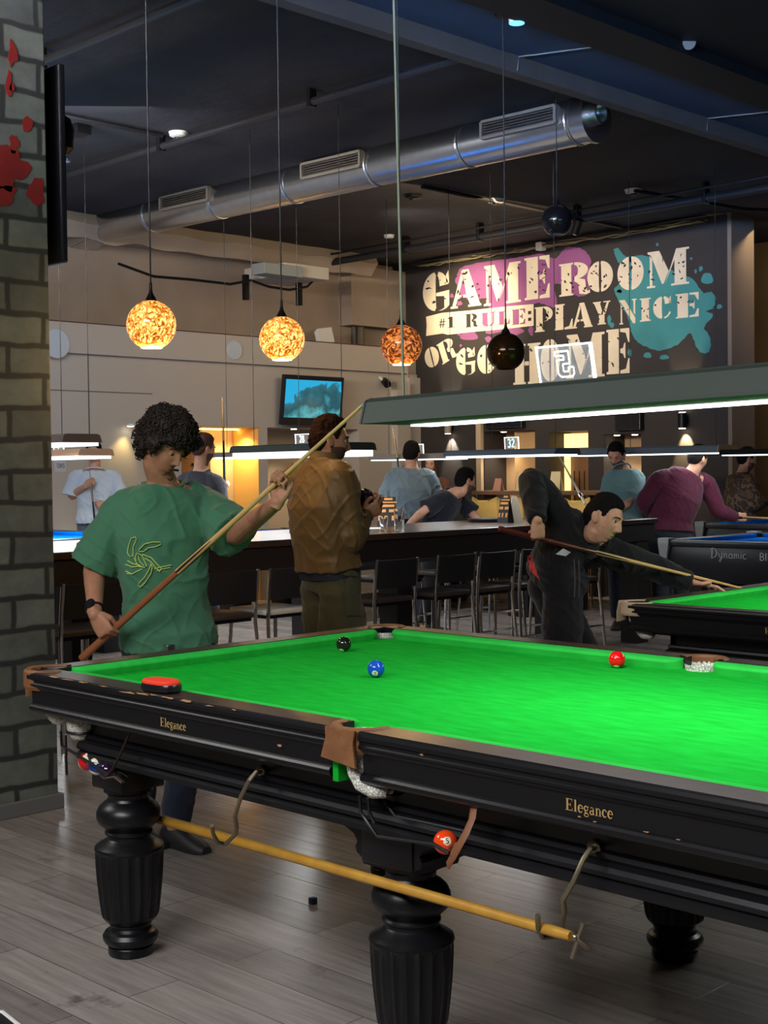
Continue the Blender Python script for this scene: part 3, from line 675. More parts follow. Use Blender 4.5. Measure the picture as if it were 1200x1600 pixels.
ball(zl(0), srgb(190, 20, 26), 'white ball with red stripe in the corner rack, lower left', True, facing(c0, -.2, .45), axis=(.8, .3, .5))
ball(zl(1), srgb(20, 44, 110), 'dark blue striped ball in the corner rack, between two others in the lower row', True, facing(c0, .6, -.5), axis=(.2, .2, .95))
ball(zl(2), srgb(40, 18, 46), 'dark purple ball with a white spot, by the strap of the corner rack', False, facing(c0, .25, .8))
ball(zl(.5)+[0, .04, .036], srgb(168, 16, 44), 'crimson and cream striped ball on top of the corner rack', True, facing(c0, .45, -.3), axis=(-.75, .1, .62), num='9')
ball(zl(1.55)+[0, .04, .034], srgb(20, 34, 90), 'navy ball with a cream band on top of the corner rack', True, facing(c0, -.3, -.7), axis=(.1, -.3, .9))

# ------------------------------------------------------------------ rest stick on the hooks
M_yel = mat('yellow_varnished_wood', srgb(196, 150, 58), .4, mott=(14, srgb(166, 118, 40), .6))
pL, pR = onY(246, 1279, .34), onY(893, 1463, .0)
pLL = pL+(pL-pR)*.06
rs = thing('rest_stick', 'long yellow wooden rest stick hung on hooks under the table', 'rest stick', pLL)
d = unit(pR-pLL)
MB().tube([pLL, pL, pL+(pR-pL)*.5, pR-d*.05, pR], [.0165, .0165, .0145, .0125, .011], 14).build('shaft', M_yel, rs)
m = MB(); c = pR+d*.012; a1 = unit(onY(914, 1440, 0)-onY(893, 1497, 0)); a2 = unit(onY(919, 1481, -.02)-onY(887, 1456, .02))
m.tube([onY(894, 1497, 0), onY(912, 1441, 0)], .0058, 10); m.tube([onY(886, 1456, .02), onY(905, 1470, .0), onY(918, 1481, -.02)], .0062, 10); m.sphere(c, .009, 12, 8)
m.build('cross_head', mat('worn_brass', srgb(150, 138, 120), .3, metal=.9), rs)

# ------------------------------------------------------------------ case on the rail, chalk on the floor
pc = onZ(252, 1072, T+.001); u = unit(np.array([1, .05, 0])); v = np.array([-u[1], u[0], 0])
pc = onY(252, 1072, .045); pc[2] = T+.001
cs = thing('oval_case', 'small black oval case with a red top lying on the table rail', 'case', pc)
def oval(z, a, b, n=28): return [pc+u*(a*math.copysign(abs(math.cos(t))**.7, math.cos(t)))+v*(b*math.copysign(abs(math.sin(t))**.7, math.sin(t)))+np.array([0, 0, z]) for t in np.linspace(0, 2*PI, n, endpoint=False)]
MB().loft([oval(0, .063, .034), oval(.006, .069, .04), oval(.018, .070, .041), oval(.025, .067, .038)]).build('shell', mat('black_plastic', (.01, .01, .012), .25), cs)
MB().loft([oval(.025, .066, .037), oval(.031, .066, .037), oval(.036, .061, .033)]).build('top', mat('red_felt', srgb(238, 62, 34), .8), cs)
ck = onZ(489, 1412, 0); ckt = thing('chalk_cube', 'small dark blue chalk cube on the wooden floor', 'chalk', ck)
MB().box(ck+[-.012, -.012, 0], ck+[.012, .012, .022], .002).build('block', mat('dark_chalk_paper', srgb(24, 34, 48), .8), ckt)
MB().lathe([(.008, .022), (.008, .0225)], ck, 12).build('chalk_face', mat('blue_chalk', srgb(40, 80, 120), .95), ckt)
mt = onZ(14, 1592, 0); fm = thing('floor_mat', 'dark mat corner with a pale edge at the bottom of the view', 'mat', mt)
mp = [onZ(-60, 1590, 0), onZ(4, 1588, 0), onZ(34, 1612, 0), onZ(-20, 1680, 0)]
MB().prism([(p[0], p[1]) for p in mp], (0, 0, 0.0), (1, 0, 0), (0, 1, 0), (0, 0, .012)).build('mat_body', M_black, fm, smooth=0)
MB().tube([p+np.array([0, 0, .012]) for p in mp[:3]], .006, 6).build('edging', M_white, fm)
# ================================================================== MURAL
mural = thing('wall_mural', 'game room slogan mural in cream stencil lettering with magenta and teal splashes', 'mural', onY(860, 480, YM))
M_cream = mat('cream_mural_paint', srgb(226, 214, 190), .75, mott=(5, srgb(204, 190, 166), .7))
M_mag = mat('magenta_mural_paint', srgb(146, 84, 134), .75, mott=(3, srgb(124, 70, 118), .6))
M_teal = mat('teal_mural_paint', srgb(66, 140, 142), .75, mott=(3, srgb(52, 122, 126), .6))
M_ink = mat('mural_dark_paint', srgb(50, 42, 42), .75)
def wallpoly(pts, lift, m=None, th=.0015):
    m = m or MB(); P = [onY(u, v, YM) for u, v in pts]
    m.prism([(p[0], p[2]) for p in P], (0, YM-lift, 0), (1, 0, 0), (0, 0, 1), (0, -th, 0)); return m
def smoothpoly(pts, wob=0.0, seed=0, sub=5):
    out = []; n = len(pts); r = random.Random(seed)
    for i in range(n):
        p0, p1, p2, p3 = (np.array(pts[(i+k-1) % n], float) for k in range(4))
        for j in range(sub):
            t = j/sub; q = .5*((2*p1)+(-p0+p2)*t+(2*p0-5*p1+4*p2-p3)*t*t+(-p0+3*p1-3*p2+p3)*t**3)
            out.append(tuple(q+[r.uniform(-wob, wob), r.uniform(-wob, wob)]))
    return out
def splash(name, pts, m, seed=0, lift=.001, wob=.9):
    return wallpoly(smoothpoly(pts, wob, seed), lift).build(name, m, mural, smooth=0)
splash('paint_splash', [(712, 436), (722, 418), (752, 410), (800, 404), (828, 399), (846, 396), (866, 404), (878, 394), (886, 386), (906, 388), (918, 396), (924, 410), (918, 432), (924, 448), (912, 463), (892, 458), (876, 444), (866, 446), (869, 466), (868, 481), (846, 474), (826, 476), (790, 484), (764, 480), (758, 466), (738, 470), (722, 462), (716, 450)], M_mag, 1)
splash('paint_splash', [(959, 392), (966, 388), (974, 398), (986, 402), (1004, 398), (1030, 410), (1060, 428), (1082, 436), (1094, 452), (1100, 458), (1112, 456), (1119, 466), (1114, 482), (1102, 486), (1114, 492), (1106, 504), (1100, 512), (1108, 524), (1111, 540), (1104, 552), (1092, 548), (1084, 530), (1078, 520), (1062, 536), (1040, 546), (1024, 547), (1006, 540), (992, 530), (984, 508), (978, 490), (968, 474), (960, 452), (972, 440), (976, 424), (968, 412)], M_teal, 2)
for i, (u, v, a, b) in enumerate([(1105, 435, 9, 10), (1124, 479, 4, 4), (1095, 420, 3, 4), (1087, 424, 2, 3), (1062, 404, 2, 4), (985, 405, 3, 5), (1012, 555, 6, 5), (1038, 558, 7, 4), (1080, 404, 2, 2), (952, 500, 3, 7), (956, 508, 4, 4), (984, 551, 3, 6), (968, 455, 4, 3), (1027, 382, 2, 3)]):
    wallpoly([(u+a*math.cos(t)*(1+.15*math.sin(3*t+i)), v+b*math.sin(t)*(1+.15*math.cos(2*t+i))) for t in np.linspace(0, 2*PI, 18, endpoint=False)], .001).build('paint_drop', M_teal, mural, smooth=0)
for i, (u, v, a, b) in enumerate([(733, 524, 13, 9), (770, 516, 12, 6), (803, 518, 14, 7), (763, 530, 5, 4), (830, 517, 4, 7), (718, 522, 3, 3), (706, 462, 3, 4), (718, 474, 4, 4), (700, 521, 2, 2), (720, 540, 2, 2)]):
    wallpoly([(u+a*math.cos(t)*(1+.2*math.sin(3*t+i)), v+b*math.sin(t)*(1+.2*math.cos(2*t+i))) for t in np.linspace(0, 2*PI, 18, endpoint=False)], .001).build('paint_drop', M_mag, mural, smooth=0)
def R_(x0, y0, x1, y1): return [(x0, y0), (x1, y0), (x1, y1), (x0, y1)]
def rg(cx, cy, rx, ry, ix, iy, a0, a1, n=16):
    A = [(cx+rx*math.cos(math.radians(a0+(a1-a0)*i/n)), cy+ry*math.sin(math.radians(a0+(a1-a0)*i/n))) for i in range(n+1)]
    B = [(cx+ix*math.cos(math.radians(a0+(a1-a0)*i/n)), cy+iy*math.sin(math.radians(a0+(a1-a0)*i/n))) for i in range(n+1)]
    return A+B[::-1]
ST = {
 'G': [rg(.50, .5, .50, .5, .02, .42, 97, 263), rg(.54, .5, .44, .5, .10, .40, 83, 18), [(.58, .0), (.70, .02), (.80, .06), (.80, .36), (.50, .38), (.50, .46), (1.0, .50), (1.0, .44), (.98, .42), (.98, .12), (.86, .04), (.70, 0)], [(.96, 1.0), (.98, .68), (.88, .70), (.86, .88)]],
 'A': [[(0, 0), (.24, 0), (.24, .05), (.17, .06), (.24, .24), (.36, .26), (.36, .34), (.27, .34), (.42, .78), (.36, .92), (.06, .06), (0, .05)], [(.40, 1), (.60, 1), (.96, .06), (1, .05), (1, 0), (.58, 0), (.58, .05), (.64, .06), (.56, .26), (.42, .26), (.42, .34), (.52, .34), (.44, .80), (.36, .97)]],
 'M': [[(0, 0), (.2, 0), (.2, .05), (.13, .06), (.13, .80), (.07, .9), (.07, .06), (0, .05)], [(.02, 1), (.30, 1), (.52, .42), (.40, .08), (.36, .08), (.10, .9), (.02, .95)], [(.44, .10), (.66, .70), (.66, .06), (.58, .05), (.58, 0), (1, 0), (1, .05), (.93, .06), (.93, .94), (1, .95), (1, 1), (.70, 1), (.55, .46)]],
 'E': [[(0, 0), (.54, 0), (.54, 1), (0, 1), (0, .95), (.08, .94), (.08, .06), (0, .05)], [(.60, 1), (1, 1), (1, .68), (.94, .70), (.84, .90), (.60, .93)], [(.60, .0), (1, 0), (1, .34), (.94, .32), (.84, .10), (.60, .07)], [(.60, .46), (.72, .44), (.78, .34), (.82, .34), (.82, .68), (.78, .68), (.72, .57), (.60, .55)]],
 'R': [[(0, 0), (.46, 0), (.46, .05), (.40, .06), (.40, .94), (.46, .95), (.46, 1), (0, 1), (0, .95), (.07, .94), (.07, .06), (0, .05)], rg(.50, .74, .44, .26, .12, .18, 90, -90), [(.50, .48), (.62, .50), (.84, .44), (.90, .10), (.96, .08), (1, .12), (1, .02), (.88, -.02), (.66, .02), (.62, .34), (.50, .42)]],
 'O': [rg(.47, .5, .47, .5, .02, .43, 92, 268), rg(.53, .5, .47, .5, .02, .43, 88, -88)],
 '1': [[(.0, .82), (.2, .94), (.3, 1), (.72, 1), (.72, .06), (1, .05), (1, 0), (.0, 0), (.0, .05), (.26, .06), (.26, .84)]],
 '#': [[(.18, 0), (.30, 0), (.46, 1), (.34, 1)], [(.52, 0), (.64, 0), (.80, 1), (.68, 1)], R_(.02, .28, .88, .38), R_(.1, .60, .96, .70)],
 'U': [[(0, .95), (.05, .94), (.05, .2), (.2, .04), (.46, 0), (.46, .1), (.42, .2), (.42, .94), (.48, .95), (.48, 1), (0, 1)], [(.54, 0), (.74, .04), (.88, .2), (.88, .94), (1, .95), (1, 1), (.66, 1), (.66, .95), (.76, .94), (.76, .22), (.66, .12), (.54, .1)]],
 'L': [[(0, 0), (.50, 0), (.50, .94), (.58, .95), (.58, 1), (0, 1), (0, .95), (.08, .94), (.08, .06), (0, .05)], [(.56, 0), (1, 0), (1, .40), (.94, .38), (.82, .12), (.56, .07)]],
 'P': [[(0, 0), (.54, 0), (.54, .05), (.44, .06), (.44, .94), (.50, .95), (.50, 1), (0, 1), (0, .95), (.07, .94), (.07, .06), (0, .05)], rg(.52, .70, .48, .30, .14, .22, 90, -90)],
 'Y': [[(0, 1), (.46, 1), (.46, .95), (.40, .94), (.52, .6), (.46, .44), (.30, .50), (.06, .94), (0, .95)], [(.60, 1), (1, 1), (1, .95), (.92, .94), (.72, .46), (.56, .40), (.58, .5), (.80, .94), (.72, .95), (.60, .95)], [(.26, 0), (.74, 0), (.74, .05), (.66, .06), (.66, .42), (.34, .42), (.34, .06), (.26, .05)]],
 'N': [[(0, 0), (.22, 0), (.22, .05), (.16, .06), (.16, .72), (.08, .84), (.08, .06), (0, .05)], [(0, 1), (.32, 1), (.92, .22), (.92, .0), (.80, .0), (.06, .94), (0, .95)], [(.74, 1), (1, 1), (1, .95), (.92, .94), (.92, .34), (.82, .46), (.82, .94), (.74, .95)]],
 'I': [[(0, 0), (1, 0), (1, .05), (.84, .06), (.84, .94), (1, .95), (1, 1), (0, 1), (0, .95), (.16, .94), (.16, .06), (0, .05)]],
 'C': [rg(.50, .5, .50, .5, .04, .43, 97, 263), rg(.54, .5, .44, .5, .10, .42, 83, 20), rg(.54, .5, .46, .5, .38, .43, -83, -28), [(.94, 1.0), (.96, .66), (.88, .68), (.84, .86)]],
 'H': [[(0, 0), (.46, 0), (.46, .05), (.40, .06), (.40, .94), (.46, .95), (.46, 1), (0, 1), (0, .95), (.07, .94), (.07, .06), (0, .05)], [(.54, 0), (1, 0), (1, .05), (.93, .06), (.93, .94), (1, .95), (1, 1), (.54, 1), (.54, .95), (.60, .94), (.60, .06), (.54, .05)], R_(.42, .46, .58, .56)],
 ':': [R_(.1, .12, .9, .36), R_(.1, .62, .9, .86)],
}
def mletter(g, x0, x1, yt, yb, shrink=3.0, lift=.003, m=M_cream, tilt=0.0, name='stencil_letter'):
    """one painted letter; pixel box -> wall rectangle"""
    cx, cy = (x0+x1)/2, (yt+yb)/2
    X0, X1 = float(onY(x0, cy, YM)[0]), float(onY(x1, cy, YM)[0]); z1, z0 = float(onY(cx, yt+shrink, YM)[2]), float(onY(cx, yb-shrink, YM)[2])
    mb = MB(); mx, mz = (X0+X1)/2, (z0+z1)/2; c, s = math.cos(tilt), math.sin(tilt)
    for poly in ST[g]:
        P = []
        for a, b in poly:
            x, z = X0+(X1-X0)*a-mx, z0+(z1-z0)*b-mz; P.append((mx+c*x-s*z, mz+s*x+c*z))
        mb.prism(P, (0, YM-lift, 0), (1, 0, 0), (0, 0, 1), (0, -.0015, 0))
    o = mb.build(name, m, mural, smooth=0); return o
LET = [('G', 661, 703, 422, 489), ('A', 704, 752, 418, 483), ('M', 756, 814, 409, 478), ('E', 820, 859, 398, 470),
       ('R', 874, 922, 407, 464), ('O', 918, 958, 405, 459), ('O', 965, 1006, 398, 456), ('M', 1011, 1077, 387, 450),
       ('P', 836, 864, 476, 521), ('L', 866, 895, 472, 518), ('A', 894, 926, 470, 515), ('Y', 927, 954, 468, 510), ('N', 968, 995, 465, 509), ('I', 1000, 1017, 463, 505), ('C', 1021, 1050, 460, 501), ('E', 1056, 1092, 455, 499),
       ('G', 713, 743, 540, 589), ('O', 746, 775, 536, 587), ('H', 802, 845, 534, 603), ('O', 845, 875, 527, 599), ('M', 885, 945, 518, 593), ('E', 948, 984, 511, 587)]
for L in LET: mletter(*L)
mletter('O', 664, 686, 542, 574, 0, tilt=.30); mletter('R', 686, 712, 530, 564, 0, tilt=.38)
def line_on(u0, v0, u1, v1, lift, m=None): pass
# banner with the rule cut out in dark and magenta
wallpoly([(666, 495), (690, 489), (735, 485), (780, 480), (834, 475), (834, 509), (790, 514), (735, 519), (700, 523), (692, 521), (666, 525), (667, 508)], .003).build('banner', M_cream, mural, smooth=0)
for g, a, b, yt, yb, mm in [('#', 686, 697, 497, 513, M_ink), ('1', 699, 711, 494, 513, M_ink), ('R', 728, 747, 489, 512, M_ink), ('U', 753, 775, 487, 511, M_mag), ('L', 779, 797, 485, 508, M_mag), ('E', 800, 821, 482, 508, M_mag), (':', 825, 831, 482, 505, M_ink)]:
    mletter(g, a, b, yt, yb, 1, .005, mm)
# worn flecks across the letters
r = random.Random(11)
for k in range(5):
    fl = MB()
    for _ in range(34):
        L = r.choice(LET[:10] if k < 3 else LET); u, v = r.uniform(L[1]+3, L[2]-3), r.uniform(L[3]+8, L[4]-8); n = 8; a, b, an = r.uniform(1.2, 4.2), r.uniform(.7, 2.2), r.uniform(0, 3)
        pts = []
        for i in range(n):
            t = 2*PI*i/n; q = r.uniform(.5, 1.2); x, y = a*q*math.cos(t), b*q*math.sin(t); pts.append((u+x*math.cos(an)-y*math.sin(an), v+x*math.sin(an)+y*math.cos(an)))
        wallpoly(pts, .006, fl, .0012)
    o = fl.build('worn_flecks', M_ink, mural, smooth=0); o['kind'] = 'stuff'

# ================================================================== CEILING FITTINGS
Yd = float(onX(938, 221, xs0-.32)[1]); cR, cL = onY(930, 184, Yd), onY(150, 356, Yd); rD = .182
dd = unit(cR-cL)
duct = thing('ventilation_duct', 'long round galvanised ventilation duct with three grilles below the dark ceiling', 'duct', (cL+cR)/2)
MB().tube([cL+(cR-cL)*t for t in np.linspace(0, 1, 12)], rD, 48).build('duct_pipe', M_galv, duct)
m = MB(); m.lathe([(rD+.012, -.02), (rD+.012, .012), (rD*.55, .014), (rD*.52, .012)], cR, 48, axis=dd); m.build('end_cap', M_galv, duct)
m = MB(); sp0 = cR+np.array([0, -.03, .02]); m.lathe([(.085, 0), (.085, .07), (.07, .07), (.068, .0)], sp0+dd*.012, 28, axis=dd); m.build('spigot', M_galv, duct)
for u, v in ((157, 357), (242, 342), (345, 322), (462, 296), (592, 264), (735, 232), (905, 192)):
    c = onY(u, v, Yd); t = np.dot(c-cL, dd); m = MB(); p = cL+dd*t
    m.lathe([(rD+.001, -.018), (rD+.007, -.014), (rD+.003, -.005), (rD+.003, .005), (rD+.007, .014), (rD+.001, .018)], p, 48, axis=dd); m.build('joint_ring', M_galv, duct)
for (u0, v0, u1, v1) in ((254, 326, 328, 312), (475, 276, 566, 258), (756, 206, 871, 182)):
    a, b = onY(u0, v0, Yd-rD), onY(u1, v1, Yd-rD); a = cL+dd*np.dot(a-cL, dd); b = cL+dd*np.dot(b-cL, dd); L = np.linalg.norm(b-a)/2; c = (a+b)/2+np.array([0, -rD-.012, .035]); hz = .065
    g = MB(); Y3 = np.array([0, 1.0, 0]); Z3 = np.array([0, 0, 1.0])
    for s in (-1, 1):
        g.obox(c+Z3*hz*s, dd*L, Y3*.03, Z3*.012); g.obox(c+dd*L*s, dd*.012, Y3*.03, Z3*hz)
    go = g.build('grille', mat('grille_frame', srgb(118, 113, 106), .5, metal=.3), duct, smooth=0)
    s2 = MB(); s2.obox(c+Y3*.02, dd*L, Y3*.004, Z3*hz); s2.build('grille_back', M_black, go, smooth=0)
    s3 = MB()
    for k in range(5): s3.obox(c+Z3*(hz*(-.66+.33*k)), dd*L, Y3*.012, Z3*.006)
    s3.build('grille_slats', mat('grille_grey', srgb(50, 48, 46), .6), go, smooth=0)
bx0 = cL-dd*.0; m = MB()
sq = [bx0+dd*-.5+np.array([0, sy*.24, sz*.2]) for sy, sz in ((1, 1), (-1, 1), (-1, -1), (1, -1))]
n = 32; rA = [cL+rD*(np.array([0, math.cos(t), 0])+np.array([0, 0, math.sin(t)])) for t in np.linspace(PI/4, PI/4+2*PI, n, endpoint=False)]
def sqp(t):
    c, s = math.cos(t), math.sin(t); k = max(abs(c), abs(s)); return np.array([0, .24*c/k, .2*s/k])
rB = [cL-dd*.42+sqp(t)+np.array([0, 0, -.03]) for t in np.linspace(PI/4, PI/4+2*PI, n, endpoint=False)]
rC = [cL-dd*1.0+sqp(t)+np.array([0, 0, -.03]) for t in np.linspace(PI/4, PI/4+2*PI, n, endpoint=False)]
m.loft([rA, rB, rC]); m.build('transition_box', M_galv, duct, smooth=40)
hs = MB()
for t in (.12, .4, .7, .93):
    p = cL+(cR-cL)*t; hs.tube([p+[0, 0, rD], [p[0], p[1], ZC]], .004, 6)
hs.build('hanger_rods', M_dark, duct)

def pipe(name, label, pts, r, m=M_pipe, cat='pipe', group=None, clamps=()):
    t = thing(name, label, cat, pts[0], group); MB().tube(pts, r, 10).build('tube', m, t)
    for c in clamps: MB().box(np.asarray(c)-[.02, r+.006, r+.006], np.asarray(c)+[.02, r+.006, ZC-c[2]-.002], .003).build('clamp', M_dark, t, smooth=0)
    return t
def xpipe(u, v, z, u0, u1): # pipe along X through pixel (u, v) at height z
    Y = float(onZ(u, v, z)[1]); return Y, float(onY(u0, v, Y)[0]), float(onY(u1, v, Y)[0])
zp = ZC-.1
Y1 = float(onZ(360, 197, zp)[1]); pipe('sprinkler_pipe', 'black ceiling pipe running above the galvanised duct', [(-8.9, Y1, zp), (xs0-.11, Y1, zp)], .03, clamps=[(x, Y1, zp) for x in (-7.5, -5.5, -3.6)])
Y2 = float(onZ(190, 45, zp)[1]); pipe('sprinkler_pipe', 'black ceiling pipe at the top left, nearest to the painted pillar', [(-8.9, Y2, zp), (xs0-.11, Y2, zp)], .032, clamps=[(x, Y2, zp) for x in (-6.6, -5.3, -4.1)])
z3 = ZC-.16; Y3_ = float(onZ(850, 353, z3)[1]); pipe('sprinkler_pipe', 'thick black pipe under the ceiling in front of the mural top', [(-8.95, Y3_, z3), (6.0, Y3_, z3)], .045, clamps=[(x, Y3_, z3) for x in (-7.6, -6.4, -5.0, -3.4)])
z4 = ZC-.07; Y4 = float(onZ(850, 338, z4)[1]); pipe('conduit', 'thin black conduit just above the thick pipe by the mural', [(-8.9, Y4, z4), (5.0, Y4, z4)], .014, cat='conduit')
X5 = float(onZ(764, 313, ZC-.03)[0]); pipe('conduit', 'thin conduit crossing the brown ceiling behind the duct end', [(X5, float(onX(660, 292, X5)[1]), ZC-.03), (X5, YM-.3, ZC-.03)], .022, cat='conduit')
X6 = float(onZ(230, 207, ZC-.03)[0]); pipe('conduit', 'thin conduit crossing the dark blue ceiling to the smoke detector', [(X6, Y2+.1, ZC-.03), (X6, Y1-.05, ZC-.03)], .02, cat='conduit')
X7 = float(onZ(1000, 300, ZC-.05)[0]); pipe('conduit', 'thin conduit leaving the pale detector above the teal splash', [(X7, float(onX(992, 300, X7)[1]), ZC-.05), (X7+.35, YM-.5, ZC-.09), (X7+.7, YM-.2, ZC-.12)], .02, cat='conduit')
# cables laid along the top of the mural
zt_ = float(onY(760, 402, YM-.12)[2])
ct = thing('cable_tray', 'bundle of pale cables on a tray along the mural top', 'cable tray', (float(onY(690, 412, YM-.1)[0]), YM-.1, zt_))
xa, xb = float(onY(655, 418, YM-.1)[0]), float(onY(1100, 352, YM-.1)[0])
m = MB(); m.box((xa, YM-.2, zt_+.02), (xb, YM-.06, zt_+.035)); m.build('tray', mat('tray_dark', srgb(58, 52, 50), .7), ct, smooth=0)
M_cab = mat('pale_cable', srgb(150, 142, 112), .6)
for k in range(4):
    rr = random.Random(k); pts = [(x, YM-.19+.035*k+rr.uniform(-.012, .012), zt_+.03+rr.uniform(-.03, .012)) for x in np.linspace(xa, xb, 26)]
    MB().tube(pts, .008, 6).build('cable', M_cab, ct)
MB().box((xa+.3, YM-.03, zt_+.05), (xb, YM-.002, ZC-.002)).build('backing_board', M_fascia, ct, smooth=0)
def detector(u, v, label, r=.055, m=M_white, z=None):
    p = onZ(u, v, (z or ZC)-.045); t = thing('smoke_detector', label, 'smoke detector', (p[0], p[1], ZC))
    MB().lathe([(r*.6, 0), (r, .012), (r, .03), (r*1.1, .036), (r*1.1, ZC-p[2])], p, 20).build('housing', m, t); MB().lathe([(r*.45, -.014), (r*.5, .0)], p, 16).build('sensor', M_dark, t)
detector(279, 215, 'white smoke detector on the dark blue ceiling above the duct', .075)
detector(990, 303, 'pale smoke detector on the ceiling above the letter O of the mural', .085)
detector(775, 318, 'pale round ceiling detector above the word game on the mural', .085)
detector(646, 311, 'dark ceiling detector just below the duct, on the brown ceiling', .085, M_dark)
detector(608, 373, 'white detector in the far ceiling corner over the orange globes', .06)
p = onZ(122, 206, ZC-.05); t = thing('ceiling_box', 'small dark box on the blue ceiling beside the black television', 'junction box', p); MB().box(p+[-.09, -.07, -.03], p+[.09, .07, .05], .005).build('housing', M_dark, t, smooth=0)
p = onX(1075, 66, xs1+.36); t = thing('ceiling_box', 'pale sensor on the black beam at the top right', 'sensor', p); MB().lathe([(.03, -.04), (.045, 0), (.045, .03)], p, 16, axis=(.6, -.5, -.4)).build('housing', mat('grey_plastic', srgb(120, 118, 112), .5), t)
p = onY(845, 385, YM-.16); t = thing('spotlight', 'small white spotlight clipped over the mural between game and room', 'spotlight', p); MB().box(p+[-.05, -.05, -.05], p+[.05, .05, .05], .01).build('housing', M_white, t, smooth=0); MB().tube([p+[0, 0, .05], (p[0], p[1], ZC)], .008, 6).build('stem', M_dark, t)
p = onZ(902, 354, z3-.09); t = thing('spotlight', 'small black ceiling spotlight with a bright lens beside the dark globe', 'spotlight', p); MB().lathe([(.045, -.08), (.05, .08)], p, 16, axis=(-.5, .2, -.8)).build('housing', M_dark, t); MB().lathe([(.04, .081), (.04, .084)], p, 16, axis=(-.5, .2, -.8)).build('lens', emat('spot_lens', (1, .85, .6), 3), t); MB().tube([p, (p[0], p[1], ZC)], .008, 6).build('stem', M_dark, t)

# cassette unit hanging by the left wall
qa, qb = onX(392, 425, XW+.55), onX(497, 437, XW+.55)
ac = thing('ceiling_unit', 'white hanging ventilation unit with looping cable high on the left wall', 'air unit', (XW+.4, (qa[1]+qb[1])/2, qa[2]))
zac = float(onX(440, 432, XW+.5)[2])
MB().box((XW+.0, qa[1]+.35, zac-.02), (XW+.75, qb[1], zac+.13), .008).build('cassette', mat('unit_white', srgb(190, 184, 174), .6), ac, smooth=0)
MB().box((XW+.55, qa[1], zac-.04), (XW+.8, qa[1]+.6, zac+.09), .008).build('side_box', mat('unit_grey', srgb(140, 146, 148), .5), ac, smooth=0)
for y in (qa[1]+.1, qa[1]+.95): MB().box((XW+.3, y-.03, zac-.3), (XW+.36, y+.03, zac)).build('hanging_bracket', M_dark, ac, smooth=0)
cp = [onX(u, v, XW+.5) for u, v in ((185, 412), (240, 432), (300, 437), (360, 444), (392, 438), (420, 448), (452, 453), (480, 448), (490, 438))]
MB().tube(cp, .016, 8).build('cable', M_dark, ac)
m = MB()
for u in (553, 561): m.tube([onX(u, 432, XW-.38), onX(u, 540, XW-.38)], .03, 8)
cc = thing('wall_conduit', 'pair of vertical grey conduits in the corner above the pale band', 'conduit', onX(557, 540, XW-.38)); m.build('tubes', mat('grey_conduit', srgb(92, 88, 84), .6), cc)
mm_ = MB(); mm_.tube([onX(566, 432, XW-.35), onX(564, 480, XW-.35), onX(566, 540, XW-.35)], .03, 8); mm_.build('cable_bundle', mat('cable_bundle', srgb(110, 96, 80), .8), cc)
p = onX(507, 530, XW-.15); t = thing('floodlight', 'small white floodlight standing on the ledge of the left wall', 'floodlight', p)
MB().obox(p+[0, 0, .03], (.03, 0, .02), (0, .13, .02), (-.03, 0, .10), .006).build('housing', M_white, t, smooth=0); MB().box(p+[-.1, -.02, -.16], p+[-.06, .02, .0]).build('foot', M_dark, t, smooth=0)
for (u, v, rr, lab) in ((366, 547, .115, 'round spot of lamp light on the wall band between the two orange globes, made as a pale disc'), (88, 537, .16, 'round spot of lamp light on the wall band beside the painted pillar, made as a pale disc')):  # spotlight circles on the band, made as solid pale discs
    p = onX(u, v, XW+.07); t = thing('light_circle', lab, 'light circle', p); MB().lathe([(rr, 0), (rr, .012), (rr*.97, .016)], p, 36, axis=(1, 0, 0)).build('disc', mat('painted_light_circle', srgb(190, 200, 210), .6), t)
p = onX(603, 598, XW+.12); t = thing('security_camera', 'small dark security camera on the wall corner under the third globe', 'camera', p); MB().lathe([(.05, -.1), (.055, .08), (.045, .1)], p, 14, axis=(.8, -.5, -.3)).build('housing', M_dark, t); MB().tube([p, p+[-.12, 0, .08]], .02, 8).build('bracket', M_white, t)

